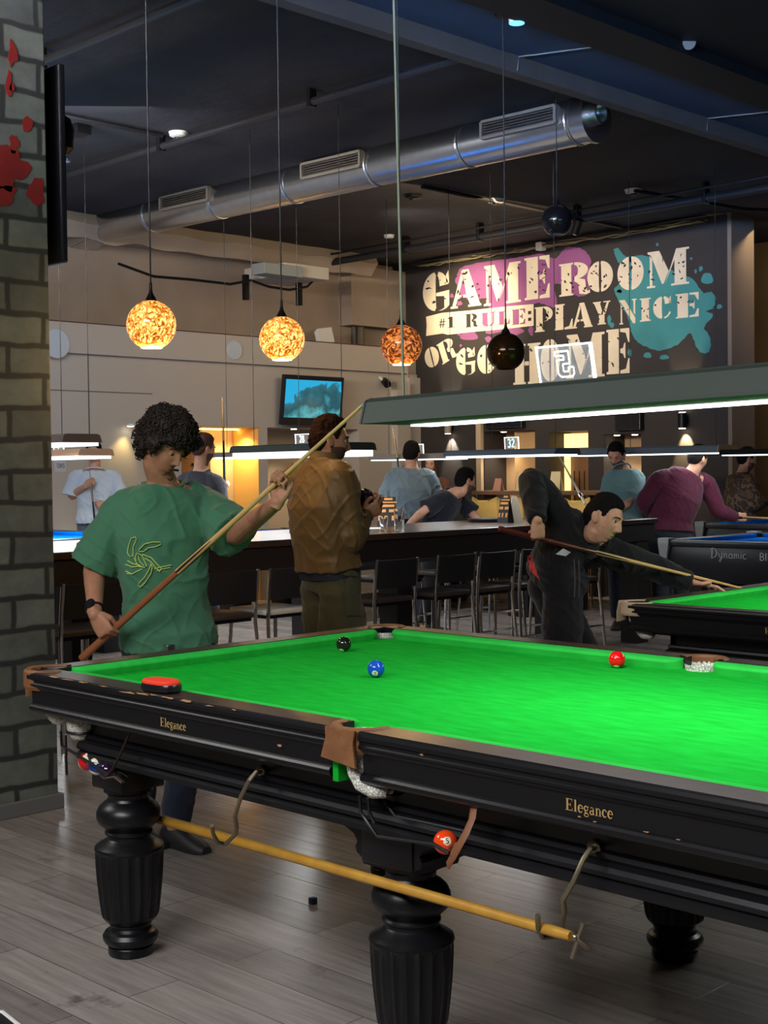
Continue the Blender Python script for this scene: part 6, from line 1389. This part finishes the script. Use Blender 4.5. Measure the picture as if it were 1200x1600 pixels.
def cue(p0, p1, label, butt=.42, name='pool_cue', r0=.0145, r1=.0058, group=None, mb_=None, shaft=None):
    t = thing(name, label, 'cue', p0, group); d = unit(p1-p0); L = np.linalg.norm(p1-p0); q = p0+d*L*butt
    rm = r0+(r1-r0)*butt
    MB().tube([p0, p0+d*.01, q], [r0*.9, r0, rm], 14).build('butt', mb_ or mat('cue_rosewood', srgb(110, 58, 34), .3, coat=.2, mott=(10, srgb(84, 42, 26), .6)), t)
    o = MB().tube([q, p1-d*.03], [rm, r1], 14).build('shaft', shaft or mat('cue_maple', srgb(206, 168, 108), .35, mott=(10, srgb(186, 146, 90), .6)), t)
    m = MB()
    for k in range(4):
        a, b = frame_of(d); v = math.cos(k*PI/2)*a+math.sin(k*PI/2)*b; m.tube([q-d*.004+v*rm*.6, q+d*.11+v*rm*.96, q+d*.2+v*rm*.99], [rm*.5, rm*.28, .0008], 6)
    m.build('splice', mat('cue_rosewood', (0, 0, 0)), o)
    MB().tube([p1-d*.032, p1-d*.008], r1*1.02, 12).build('ferrule', mat('brass_ferrule', srgb(190, 170, 120), .3, metal=.6), t); MB().tube([p1-d*.008, p1], r1*.95, 12).build('tip', mat('blue_tip', srgb(110, 160, 190), .9), t)
    return t
def grip(G, df, pn, off=.030):
    """wrist position so the closed hand holds the point G"""
    df, pn = unit(df), unit(pn); pn = unit(pn-np.dot(pn, df)*df); return G-pn*off-df*.092
# ------------------------------------------------------------------ man in the green T-shirt
D0 = 5.78
c0, c1 = atD(127, 1029, 5.62), atD(569, 631, 5.15)
cue_pt = lambda u: c0+(c1-c0)*((u-127)/442*(5.62/(5.62+(5.15-5.62)*(u-127)/442))) if False else None
def on_line(a, b, u):
    lo, hi = 0.0, 1.0
    for _ in range(40):
        m = (lo+hi)/2; q = RM @ (a+(b-a)*m-CAM); x = 600+FPX*q[0]/q[2]
        if x < u: lo = m
        else: hi = m
    return a+(b-a)*lo
cue(c0, c1, 'wooden cue held across the body of the man in the green T-shirt', .36, r0=.0165, r1=.0062, mb_=mat('cue_brown', srgb(150, 92, 54), .3, coat=.2, mott=(10, srgb(120, 70, 40), .6)))
dcue = unit(c1-c0)
GR, GLf = on_line(c0, c1, 172), on_line(c0, c1, 441)
body_f = unit(B3(.34, 0, -.94)); s_ = unit(B3(.94, 0, .34))
J = J_(**stand(262, 985, D0+.04, (-.15, .0), (.03, -.08), B3(.75, 0, -.66), 1.0, .09, s_))
J['knR'] = J['knR']; J['chest'] = atD(254, 842, D0); J['neck'] = atD(256, 757, D0+.02); J['shR'] = atD(194, 792, D0-.02); J['shL'] = atD(318, 786, D0+.10); J['head'] = atD(257, 698, D0-.06)
J['elR'] = atD(147, 884, D0+.0); dfR = B3(.50, -.80, -.15); pnR = unit(np.cross(dcue, dfR)); pnR = pnR if np.dot(pnR, FWD) > 0 else -pnR
J['wrR'] = grip(GR, dfR, pnR)
J['elL'] = atD(366, 836, D0-.05); dfL = B3(.38, .86, .10); pnL = unit(np.cross(dcue, dfL)); pnL = -pnL if np.dot(pnL, FWD) > 0 else pnL
pnL = unit(pnL+UP*.0); J['wrL'] = grip(GLf, dfL, pnL)
M_gshirt = fabric('green_cotton', srgb(74, 124, 94), srgb(64, 112, 84))
g = person('curly haired man in a green T-shirt holding a cue across his body', J, B3(.74, -.44, -.52), B3(.30, .93, -.1), M_gshirt, fabric('dark_denim', srgb(34, 40, 56)),
    dict(m=HAIRB, th=lambda V: .034+.018*sm(-.02, .08, V[:, 2])-.014*sm(.05, .1, V[:, 1])*sm(.09, .05, V[:, 2]), lump=.018, freq=30, front=-.040, back=.014, cover=.045, curls=1300), SKIN2, 1.0, .0042, {'R': (dfR, pnR, 'grip'), 'L': (dfL, pnL, 'grip')},
    sleeve=.5, ease=.030, hem=-.14, beard=None, wr=.008, fold=.013, gaze=(0, -.5), lid=-.05, hp=(128, 96), sleevew=1.35, torsw=1.02)
draw_px(g['top'], g['bvh'], [[(212, 839), (205, 841), (201, 852), (199, 864), (203, 870), (208, 868), (208, 855), (213, 843), (212, 839)],
    [(218, 858), (226, 850), (238, 847), (250, 847), (251, 851), (244, 854), (232, 856), (224, 862), (217, 862), (218, 858)],
    [(222, 866), (236, 871), (246, 882), (253, 889), (249, 893), (243, 887), (236, 878), (226, 872)], [(214, 864), (222, 868), (229, 884), (226, 887), (216, 884), (210, 873), (214, 864)], [(215, 868), (219, 878), (225, 884)], [(212, 870), (213, 880), (222, 886)],
    [(199, 876), (208, 881), (218, 883)], [(196, 882), (206, 886), (215, 885), (222, 886)], [(196, 892), (206, 897), (216, 892), (222, 889)], [(198, 896), (208, 897)],
    [(236, 881), (233, 890), (226, 902), (217, 911), (216, 915), (220, 917), (227, 910), (236, 896), (238, 886), (236, 881)], [(241, 889), (251, 886), (268, 883)], [(244, 892), (258, 888), (266, 887)], [(247, 890), (250, 893)]], .0022, mat('lime_print', srgb(186, 206, 112), .8), 'shirt_print', .006)
# watch, ring, belt buckle
wv = unit(J['wrR']-J['elR']); cw = J['wrR']-wv*.035; a, b = frame_of(wv); m = MB(); m.tube([cw+.0325*(math.cos(t)*a+math.sin(t)*b) for t in np.linspace(0, 2*PI, 24, endpoint=False)], .0085, 8, closed=True, flat=.45, up=wv); wo = m.build('watch_strap', M_black, g['body'])
nd = unit(CAM-cw+RIGHT*-2.2); nd = unit(nd-np.dot(nd, wv)*wv); MB().lathe([(.019, .030), (.021, .033), (.021, .040), (.019, .043)], cw, 24, axis=nd).build('watch_face', mat('watch_black', (.008, .01, .014), .15), g['body'])
pb = atD(262, 1013, D0-.105); MB().box(pb-[.025, .02, .018], pb+[.025, .02, .018], .004).build('belt_buckle', M_steel, g['trousers'], smooth=0)
# moustache
MB().tube(g['H'](np.array([[-.026, .093, -.066], [-.012, .105, -.059], [0, .108, -.058], [.012, .105, -.059], [.026, .093, -.066]])), [.003, .0055, .005, .0055, .003], 8).build('moustache', HAIRB, g['body'])
MB().sphere(g['H'](np.array([[0, .094, -.103]]))[0], (.013, .013, .010), 14, 10).build('chin_beard', BEARD, g['body'])

# ------------------------------------------------------------------ man in olive, back to the camera
D1 = 7.15; s_ = unit(B3(-.55, 0, .83)) ; 
J = J_(**stand(516, 905, D1+.05, (.04, .0), (.02, .20), B3(.83, 0, .45), 1.04, .09, s_))
J['chest'] = atD(507, 795, D1); J['waist'] = atD(511, 858, D1+.03); J['neck'] = atD(505, 722, D1+.02); J['shR'] = atD(532, 752, D1-.10); J['shL'] = atD(468, 752, D1+.12); J['head'] = atD(515, 690, D1+.03)
J['elR'] = atD(549, 840, D1-.10); dfR = B3(.80, .42, .1); pnR = B3(-.35, .35, .85); J['wrR'] = atD(568, 805, D1+.02); J['elL'] = atD(508, 836, D1+.32); J['wrL'] = atD(556, 812, D1+.28); dfL = B3(.8, .3, -.1); pnL = B3(-.2, .5, -.8)
M_jack = mat('olive_brown_satin', srgb(112, 86, 46), .55, spec=.35, sheen=.1, mott=(4, srgb(92, 68, 34), .7))
k_ = person('man in an olive brown jacket and cargo trousers holding a crumpled bag', J, B3(.95, -.05, .16), B3(.0, 1, .1), M_jack, fabric('olive_cotton', srgb(84, 80, 54), srgb(70, 66, 44)),
    dict(m=mat('red_brown_hair', srgb(36, 20, 15), .95, spec=.1, bump=(200, 1.0)), th=lambda V: .012+.014*sm(.05, .1, V[:, 2]), lump=.009, freq=75, res=128), SKIN2, 1.03, .0048, {'R': (dfR, pnR, 'hold'), 'L': (dfL, pnL, 'hold')}, longsl=True, ease=.036, hem=.15, beard=BEARD, wr=.009, fold=.015, topname='jacket', legw=1.35, hp=(112, 84), torsw=1.04)
hd = J['neck']; bkk = k_['H'](np.array([[0, -.02, -.06]]))[0]; tg = unit(bkk-hd); ff = unit(np.cross(tg, J['ss']))
m = MB(); m.loft([ell_ring(hd+tg*.0, J['ss'], ff, .088, .080, 28, 1), ell_ring(hd+tg*.045, J['ss'], ff, .072, .070, 28, 1), ell_ring(hd+tg*.04, J['ss'], ff, .064, .062, 28, 1)], caps=False); m.build('jacket_collar', M_jack, k_['top'])
# belt, pocket flaps and side pocket
m = MB(); bt = [atD(u, v, D1) for u, v in ()]
pv = J['pel']+(J['chest']-J['pel'])*.12; tg = unit(J['chest']-J['pel']); ff = unit(np.cross(tg, J['hs'])); m.loft([ell_ring(pv+tg*z, J['hs'], ff, .188, .138, 36) for z in (-.028, .028)]); m.build('belt', mat('navy_webbing', srgb(36, 38, 48), .7), k_['trousers'], smooth=60)
bv = BVHTree.FromPolygons([tuple(np.array(v.co)+np.array(k_['root'].location)) for v in k_['trousers'].data.vertices], [tuple(p.vertices) for p in k_['trousers'].data.polygons])
def patch(o, bvh, quad, m_, name, lift=.006, n=8, th=.006):
    g = MB(); G = []
    for i in range(n+1):
        for j in range(n+1):
            a, b = i/n, j/n; p = [(quad[0][q]*(1-a)+quad[1][q]*a)*(1-b)+(quad[3][q]*(1-a)+quad[2][q]*a)*b for q in (0, 1)]; h = project_px(bvh, p[0], p[1], lift); G.append(h)
    ok = [p for p in G if p is not None]
    if not ok: return
    dm = np.median([depth(p) for p in ok]); G = [p if (p is not None and abs(depth(p)-dm) < .12) else atD(quad[0][0], quad[0][1], dm) for p in G] if any(p is None for p in G) else G
    g.add(G, [(i*(n+1)+j, (i+1)*(n+1)+j, (i+1)*(n+1)+j+1, i*(n+1)+j+1) for i in range(n) for j in range(n)]); g.build(name, m_, o, smooth=180)
patch(k_['trousers'], bv, [(538, 887), (566, 893), (567, 902), (537, 899)], fabric('olive_flap', srgb(78, 74, 50)), 'pocket_flap', .012)
patch(k_['trousers'], bv, [(540, 904), (570, 906), (574, 962), (540, 962)], fabric('olive_pocket', srgb(80, 76, 52)), 'cargo_pocket', .012)
# crumpled bag
cb = atD(565, 783, D1+.10); t = thing('crumpled_bag', 'crumpled dark and clear plastic bag in the hand of the man in olive', 'bag', cb); m = MB(); r = random.Random(2)
def crumple(c, rx, ry, seed):
    b = MB(); b.sphere((0, 0, 0), 1, 18, 12); V = np.array(b.v); rr = np.array([1+.45*noise.noise(tuple(p*2.4+seed)) for p in V]); V = V*rr[:, None]; return [c+RIGHT*p[0]*rx+FWD*p[1]*rx+UP*p[2]*ry for p in V], b.f
MB().add(*crumple(cb+RIGHT*.02+UP*.01, .045, .05, 1.0)).build('bag_body', mat('black_foil', (.015, .015, .017), .3), t, smooth=25)
MB().add(*crumple(cb-RIGHT*.035-UP*.005, .03, .055, 5.0)).build('clear_wrap', mat('pale_wrap', srgb(190, 196, 176), .15, spec=.8, mott=(20, srgb(90, 130, 70), .4)), t, smooth=25)

# ------------------------------------------------------------------ youth in black bending over the second table
D2 = 6.95
b0, b1 = atD(780, 826, 6.64), atD(1194, 928, 7.34)
cue(b0, b1, 'cue with a dark red butt aimed by the youth bending over the table', .34, r0=.0145, mb_=mat('dark_red_butt', srgb(84, 34, 24), .3, coat=.2))
dcb = unit(b1-b0); s_ = unit(B3(-.25, 0, -.97)) ; s_ = unit(B3(.45, .0, .89))
s_ = unit(B3(.35, 0, -.94))*-1
J = J_(**stand(868, 902, D2+.15, (-.07, -.04), (.33, .06), B3(.75, 0, .1), .98, .09, s_))
J['waist'] = atD(873, 868, D2+.08); J['chest'] = atD(898, 838, D2+.02); J['neck'] = atD(921, 828, D2-.02); J['head'] = atD(942, 811, D2-.12)
J['shR'] = atD(880, 818, D2-.06); J['shL'] = atD(940, 858, D2+.14); J['elR'] = atD(832, 752, D2-.02)
GR = on_line(b0, b1, 836); dfR = B3(.05, -.95, .12); pnR = unit(np.cross(dcb, dfR)); pnR = pnR if np.dot(pnR, FWD) > 0 else -pnR; J['wrR'] = grip(GR, dfR, pnR)
J['elL'] = atD(1012, 884, D2+.24); GLb = on_line(b0, b1, 1098); dfL = B3(.9, -.2, .1); J['wrL'] = GLb-unit(dfL)*.085-UP*.020; J['wrL'] = GLb-unit(dfL)*.07-UP*.030
M_hood = fabric('black_fleece', srgb(22, 22, 26), srgb(17, 17, 20))
y = person('youth with short dark hair in a black top bending to aim a cue', J, B3(.80, -.26, -.54), B3(.36, .90, .05), M_hood, fabric('black_trousers', srgb(19, 19, 23)),
    dict(m=HAIRK, th=lambda V: .009+.010*sm(.05, .1, V[:, 2])+.004*sm(.02, .09, V[:, 1]), lump=.003, freq=80, front=-.004), SKIN, .98, .0042, {'R': (dfR, pnR, 'grip'), 'L': (dfL, B3(0, -1, 0), 'bridge')}, longsl=True, ease=.030, hem=.02, wr=.008, fold=.010, topname='sweatshirt', hp=(128, 96), hs=1.04, legw=1.15, nose=1.15, gaze=(.25, .05), lid=.35)
pv = J['pel']+(J['waist']-J['pel'])*.25; tg = unit(J['waist']-J['pel']); ff = unit(np.cross(tg, J['hs'])); M_redc = fabric('red_cotton', srgb(206, 24, 40)); patch(y['top'], y['bvh'], [(824, 868), (830, 868), (843, 906), (827, 890)], M_redc, 'red_undershirt', .004, 6); patch(y['top'], y['bvh'], [(916, 900), (932, 898), (934, 905), (920, 906)], M_redc, 'red_undershirt', .004, 4)
bk_ = y['H'](np.array([[0, -.02, -.055]]))[0]; tg = unit(bk_-J['neck']); s = J['ss']; ff = unit(np.cross(tg, s)); m = MB(); n0 = J['neck']; m.loft([ell_ring(n0-tg*.03, s, ff, .105, .098, 28, 1), ell_ring(n0+tg*.02, s, ff, .084, .080, 28, 1), ell_ring(n0+(bk_-n0)*.55, s, ff, .074, .072, 28, 1), ell_ring(n0+(bk_-n0)*.56, s, ff, .066, .064, 28, 1)], caps=False); m.build('high_collar', M_hood, y['top'])
patch(y['top'], y['bvh'], [(868, 866), (880, 857), (892, 863), (884, 869)], mat('white_emblem', srgb(206, 206, 206), .7), 'emblem', .003, 4)
m = MB(); q0 = project_px(y['bvh'], 897, 876); q1 = project_px(y['bvh'], 905, 880)
for u in (897, 904):
    q = project_px(y['bvh'], u, 874, .01)
    if q is not None: m.tube([q, q-UP*.10+RIGHT*.004, q-UP*.19], .003, 6)
if m.v: m.build('drawstring', mat('grey_cord', srgb(60, 60, 64), .7), y['top'])

# ------------------------------------------------------------------ people further back
HK = dict(m=HAIRK, th=lambda V: .011+.010*sm(.04, .1, V[:, 2]), lump=.004, freq=60, res=64)
def simple(label, D, pts, face, hup, top, bottom, hair, s, feet, toe, k=1.0, **kw):
    J = J_(**stand(*pts['pel'], D, feet[0], feet[1], toe, k, .09, s)); 
    for n in ('waist', 'chest', 'neck', 'head', 'shR', 'shL', 'elR', 'elL', 'wrR', 'wrL'):
        if n in pts: q = pts[n]; J[n] = atD(q[0], q[1], D+(q[2] if len(q) > 2 else 0))
    return person(label, J, face, hup, top, bottom, hair, k=k, voxel=kw.pop('voxel', .007), hp=(72, 54), **kw), J
# white shirt, far left
D = 14.5; W1, Jw = simple('man in a white T-shirt at the far left holding a cue upright', D, dict(pel=(150, 812), chest=(149, 768), neck=(148, 735), head=(147, 708), shR=(119, 746, -.02), shL=(178, 746, .02), elR=(112, 775, -.03), wrR=(133, 760, -.20), elL=(188, 778, -.02), wrL=(166, 790, -.20)),
    B3(-.1, -.1, -1), UP, fabric('white_cotton', srgb(205, 214, 222)), fabric('blue_grey_denim', srgb(92, 104, 122)), HK, B3(1, 0, 0), ((-.09, 0), (.09, 0)), B3(0, 0, -1), 1.03, hands={'R': (B3(.75, .45, -.3), B3(.2, .1, .9), 'grip'), 'L': (B3(-.85, .05, -.3), B3(-.1, .1, .9), 'grip')}, sleeve=.5, ease=.04, fold=.012)
cue(atD(150, 832, D-.28), atD(140, 735, D-.27), 'cue held upright by the man in the white T-shirt', .5, r0=.013, shaft=mat('cue_maple', (0, 0, 0)))
# dark haired man behind the green T-shirt
D = 11.4; W2, Jd = simple('dark haired man seen over the shoulder of the curly haired man', D, dict(pel=(312, 840), chest=(312, 785), neck=(314, 738), head=(318, 702), shR=(338, 760, -.1), shL=(288, 757, .1), elR=(345, 800, -.05), wrR=(347, 772, .10), elL=(305, 805, .3), wrL=(335, 785, .3)),
    B3(.80, -.1, .60), UP, fabric('charcoal_cotton', srgb(54, 54, 60)), fabric('dark_denim', (0, 0, 0)), dict(HK, m=HAIRR), B3(-.7, 0, .7), ((.05, -.06), (-.05, .06)), B3(.7, 0, .6), 1.04, hands={'R': (B3(.1, .95, .1), B3(.9, 0, .3), 'grip'), 'L': (B3(.9, .2, 0), B3(0, 0, -1), 'grip')}, longsl=True, ease=.025, topname='jacket', beard=STUB)
cue(atD(352, 800, D+.16), atD(347.5, 620, D+.16), 'dark upright cue in front of the brown door', .62, r0=.014)
# pale denim blue shirt, back turned
D = 13.8; W3, _ = simple('man in a pale denim blue shirt with his back turned, holding a cue', D, dict(pel=(641, 806), chest=(641, 765), neck=(643, 731), head=(643, 710), shR=(670, 745, .0), shL=(614, 745, 0), elR=(677, 775, .10), wrR=(672, 785, .3), elL=(607, 775, .05), wrL=(615, 755, .30)),
    B3(.35, -.05, .93), UP, fabric('pale_denim', srgb(118, 134, 142), srgb(98, 116, 126)), fabric('dark_denim', (0, 0, 0)), HK, B3(-1, 0, 0), ((.09, 0), (-.09, 0)), B3(0, 0, 1), 1.04, sleeve=.47, ease=.042, topname='shirt', fold=.016, wr=.010, hands={'R': (B3(0, .2, .9), B3(-1, 0, 0), 'hold'), 'L': (B3(.1, .8, .4), B3(1, 0, 0), 'grip')})
cue(atD(624, 735, D+.30), atD(613, 668, D+.38), 'thin cue rising behind the man in the pale denim blue shirt', .3, r0=.013)
# smiling woman
D = 16.8; W4, _ = simple('smiling woman with long brown hair behind the man in pale denim blue', D, dict(pel=(676, 815), chest=(676, 772), neck=(675, 746), head=(673, 726), shR=(655, 757, 0), shL=(694, 757, 0), elR=(650, 790, 0), wrR=(664, 800, -.15), elL=(699, 788, 0), wrL=(690, 806, -.12)),
    B3(-.25, 0, -.97), UP, fabric('brown_knit', srgb(112, 72, 54)), fabric('dark_denim', (0, 0, 0)), dict(m=HAIRR, th=lambda V: .016+.012*sm(.04, .1, V[:, 2]), lump=.004, freq=40, res=64, long=True), B3(1, 0, 0), ((-.08, 0), (.08, 0)), B3(-.2, 0, -1), .94, longsl=True, ease=.02, topname='jumper', torsw=.9)
# dark T-shirt, leaning
D = 13.1; W5, _ = simple('man in a dark T-shirt leaning over beyond the bar table', D, dict(pel=(668, 838), waist=(678, 818), chest=(693, 793), neck=(708, 773), head=(727, 753), shR=(690, 780, -.16), shL=(722, 785, .16), elR=(664, 797, -.26), wrR=(640, 818, -.14), elL=(738, 803, .12), wrL=(752, 815, .05)),
    B3(.88, -.14, .40), B3(-.2, 1, 0), fabric('navy_cotton', srgb(30, 32, 42)), fabric('black_trousers', (0, 0, 0)), HK, B3(-.3, 0, .95), ((-.05, -.12), (.0, .14)), B3(1, 0, .2), 1.05, sleeve=.46, ease=.028, hem=-.04, beard=STUB, hands={'R': (B3(-.5, -.8, 0), B3(.5, 0, .5), 'grip'), 'L': (B3(.8, -.5, 0), B3(0, -1, 0), 'flat')})
# pale teal shirt, right
D = 13.4; W6, _ = simple('man in a pale teal T-shirt looking down beside the maroon man', D, dict(pel=(976, 822), chest=(973, 770), neck=(972, 733), head=(963, 711), shR=(953, 748, .02), shL=(998, 748, .08), elR=(951, 785, -.02), wrR=(960, 803, -.2), elL=(982, 785, -.12), wrL=(958, 800, -.24)),
    B3(-.42, -.45, -.80), B3(-.1, 1, -.3), fabric('pale_teal_cotton', srgb(112, 146, 148), srgb(100, 132, 136)), fabric('dark_denim', (0, 0, 0)), HK, B3(.9, 0, .35), ((-.08, 0), (.09, 0)), B3(-.3, 0, -1), 1.03, sleeve=.42, ease=.032, beard=STUB, hands={'R': (B3(-.2, -.7, -.5), B3(.8, 0, 0), 'hold'), 'L': (B3(-.8, -.5, -.2), B3(.5, -.5, .3), 'hold')})
# maroon jumper
D = 13.3; mc0, mc1 = atD(1140, 808.5, D+.1), atD(1300, 812, D+.35)
W7, Jm = simple('big man in a maroon jumper stretching right with a cue, back turned', D, dict(pel=(1046, 836), waist=(1048, 812), chest=(1058, 775), neck=(1080, 740), head=(1090, 717), shR=(1104, 757, .12), shL=(1030, 750, -.08), elR=(1122, 797, .12), wrR=(1150, 809, .14), elL=(1006, 785, -.05), wrL=(1022, 808, .18)),
    B3(.80, -.15, .56), B3(.15, 1, 0), fabric('maroon_knit', srgb(92, 36, 58), srgb(76, 30, 48)), fabric('grey_denim', srgb(50, 56, 66)), dict(HK, lump=.002), B3(-.95, 0, -.2), ((.12, .05), (-.1, 0)), B3(.3, 0, 1), 1.14, longsl=True, ease=.03, hem=.10, topname='jumper', torsw=1.12, hs=.94, hands={'R': (B3(.9, .05, .1), B3(0, -.3, 1), 'grip'), 'L': (B3(.8, -.2, .3), B3(0, -.5, .8), 'hold')})
cue(mc0, mc1, 'pale cue in the stretched hand of the man in the maroon jumper', .12, r0=.014)
# camouflage, far right
D = 14.5
cm = bpy.data.materials.new('brown_camouflage'); cm.use_nodes = True; nt = cm.node_tree; tc = nt.nodes.new('ShaderNodeTexCoord'); n_ = nt.nodes.new('ShaderNodeTexNoise'); n_.inputs['Scale'].default_value = 9; nt.links.new(tc.outputs['Object'], n_.inputs['Vector']); rp = nt.nodes.new('ShaderNodeValToRGB'); rp.color_ramp.interpolation = 'CONSTANT'
e = rp.color_ramp.elements; e[0].color = (*srgb(70, 52, 40), 1); e[1].position = .44; e[1].color = (*srgb(112, 88, 64), 1); q = e.new(.52); q.color = (*srgb(50, 40, 34), 1); q = e.new(.6); q.color = (*srgb(94, 70, 52), 1)
nt.links.new(n_.outputs['Fac'], rp.inputs['Fac']); nt.links.new(rp.outputs['Color'], nt.nodes['Principled BSDF'].inputs['Base Color']); nt.nodes['Principled BSDF'].inputs['Roughness'].default_value = .85
W8, _ = simple('person in brown camouflage at the far right edge, facing right', D, dict(pel=(1160, 820), chest=(1158, 775), neck=(1160, 740), head=(1167, 718), shR=(1172, 757, -.15), shL=(1146, 755, .15), elR=(1178, 788, -.15), wrR=(1200, 782, .05), elL=(1165, 786, .2), wrL=(1192, 786, .2)),
    B3(.96, -.1, .1), UP, cm, cm, HK, B3(-.3, 0, .95), ((0, -.1), (0, .1)), B3(1, 0, 0), 1.03, longsl=True, ease=.03, topname='jacket', beard=STUB, hands={'R': (B3(.9, 0, .1), B3(0, -.3, 1), 'grip'), 'L': (B3(.9, 0, 0), B3(0, -.5, -1), 'grip')})
# ================================================================== LIGHT
SC.view_settings.view_transform = 'Standard'; SC.view_settings.look = 'None'; SC.view_settings.gamma = 1.0; SC.view_settings.exposure = 0.28
SC.view_settings.use_curve_mapping = False
w = bpy.data.worlds.new('world'); SC.world = w; w.use_nodes = True
w.node_tree.nodes['Background'].inputs[0].default_value = (.02, .025, .035, 1); w.node_tree.nodes['Background'].inputs[1].default_value = .3
SC.cycles.use_denoising = True; SC.cycles.max_bounces = 6; SC.cycles.diffuse_bounces = 3; SC.cycles.sample_clamp_indirect = 6; SC.cycles.caustics_reflective = False; SC.cycles.caustics_refractive = False
BLUE = (.18, .45, 1.0); WARM = (1.0, .74, .42)
area('ceiling_fill_near', (2.2, -3.6, 4.2), (1.0, -0.6, 0), 3.5, 2.0, 330, (.98, .98, 1.0))
area('ceiling_fill_left', (-2.6, -1.6, 4.2), (-.9, .8, .6), 2.0, 2.0, 95, (1.0, .98, .92))
area('blue_led_strip', (1.0, -6.2, 3.2), (-3.0, 5.6, 4.7), 6.0, .4, 64, BLUE, 24)
area('blue_fill_left', (-4.5, -3.5, 3.3), (-4.5, 3.0, 4.45), 4.0, .4, 20, (.22, .45, 1.0), 90)  # added unseen blue wash for the left ceiling
area('warm_duct_fill', (-2.5, -3.2, 3.7), (-4.5, 5.6, 3.8), 5.0, .25, 55, (1, .82, .6), 30)  # added unseen warm wash that gives the duct its bright band
area('blue_beam_fill', (1.4, 3.5, 2.9), (-1.6, 4.6, 4.3), 2.0, .3, 9, BLUE, 120)  # added unseen blue fill aimed at the beam soffit
spot('mural_spot', (float(xY(735))+.4, YM-2.0, ZC-.3), onY(742, 490, YM), 420, (1, .80, .48), 54, 1.0, .06)
spot('mural_spot_wide', (float(xY(880)), YM-3.4, ZC-.3), onY(860, 450, YM), 66, (1, .88, .72), 90, 1.0, .1)
spot('youth_face_fill', (2.6, 2.6, 4.2), (0.0, 3.2, 1.3), 60, (1, .9, .8), 22, .8, .05)  # added unseen spot that brightens the bending youth's face
area('warm_room_fill', (-5.2, 8.6, 4.1), (-9.0, 9.0, 2.4), 2.5, 2.5, 60, WARM)
area('room_fill_left', (-5.5, 3.0, 4.0), (-9.0, 6.0, 2.2), 2.5, 2.0, 75, (.9, .95, 1))
area('far_right_fill', (-3.2, 12.3, 4.2), (-4.0, 13.6, 1.8), 2, .6, 12, WARM)
area('blue_upward_fill', (-6.4, 2.1, 1.0), (-6.4, 2.1, 4.4), 3.6, 1.5, 36, (.2, .55, 1.0), 120)  # added unseen panel standing in for light off blue pool cloth
spot('recess_glow', (XW-.2, DA[1]-.15, DA[3]-.08), (XW-.4, DA[1]-.3, 0), 45, (1, .70, .26), 140, 1, .05)
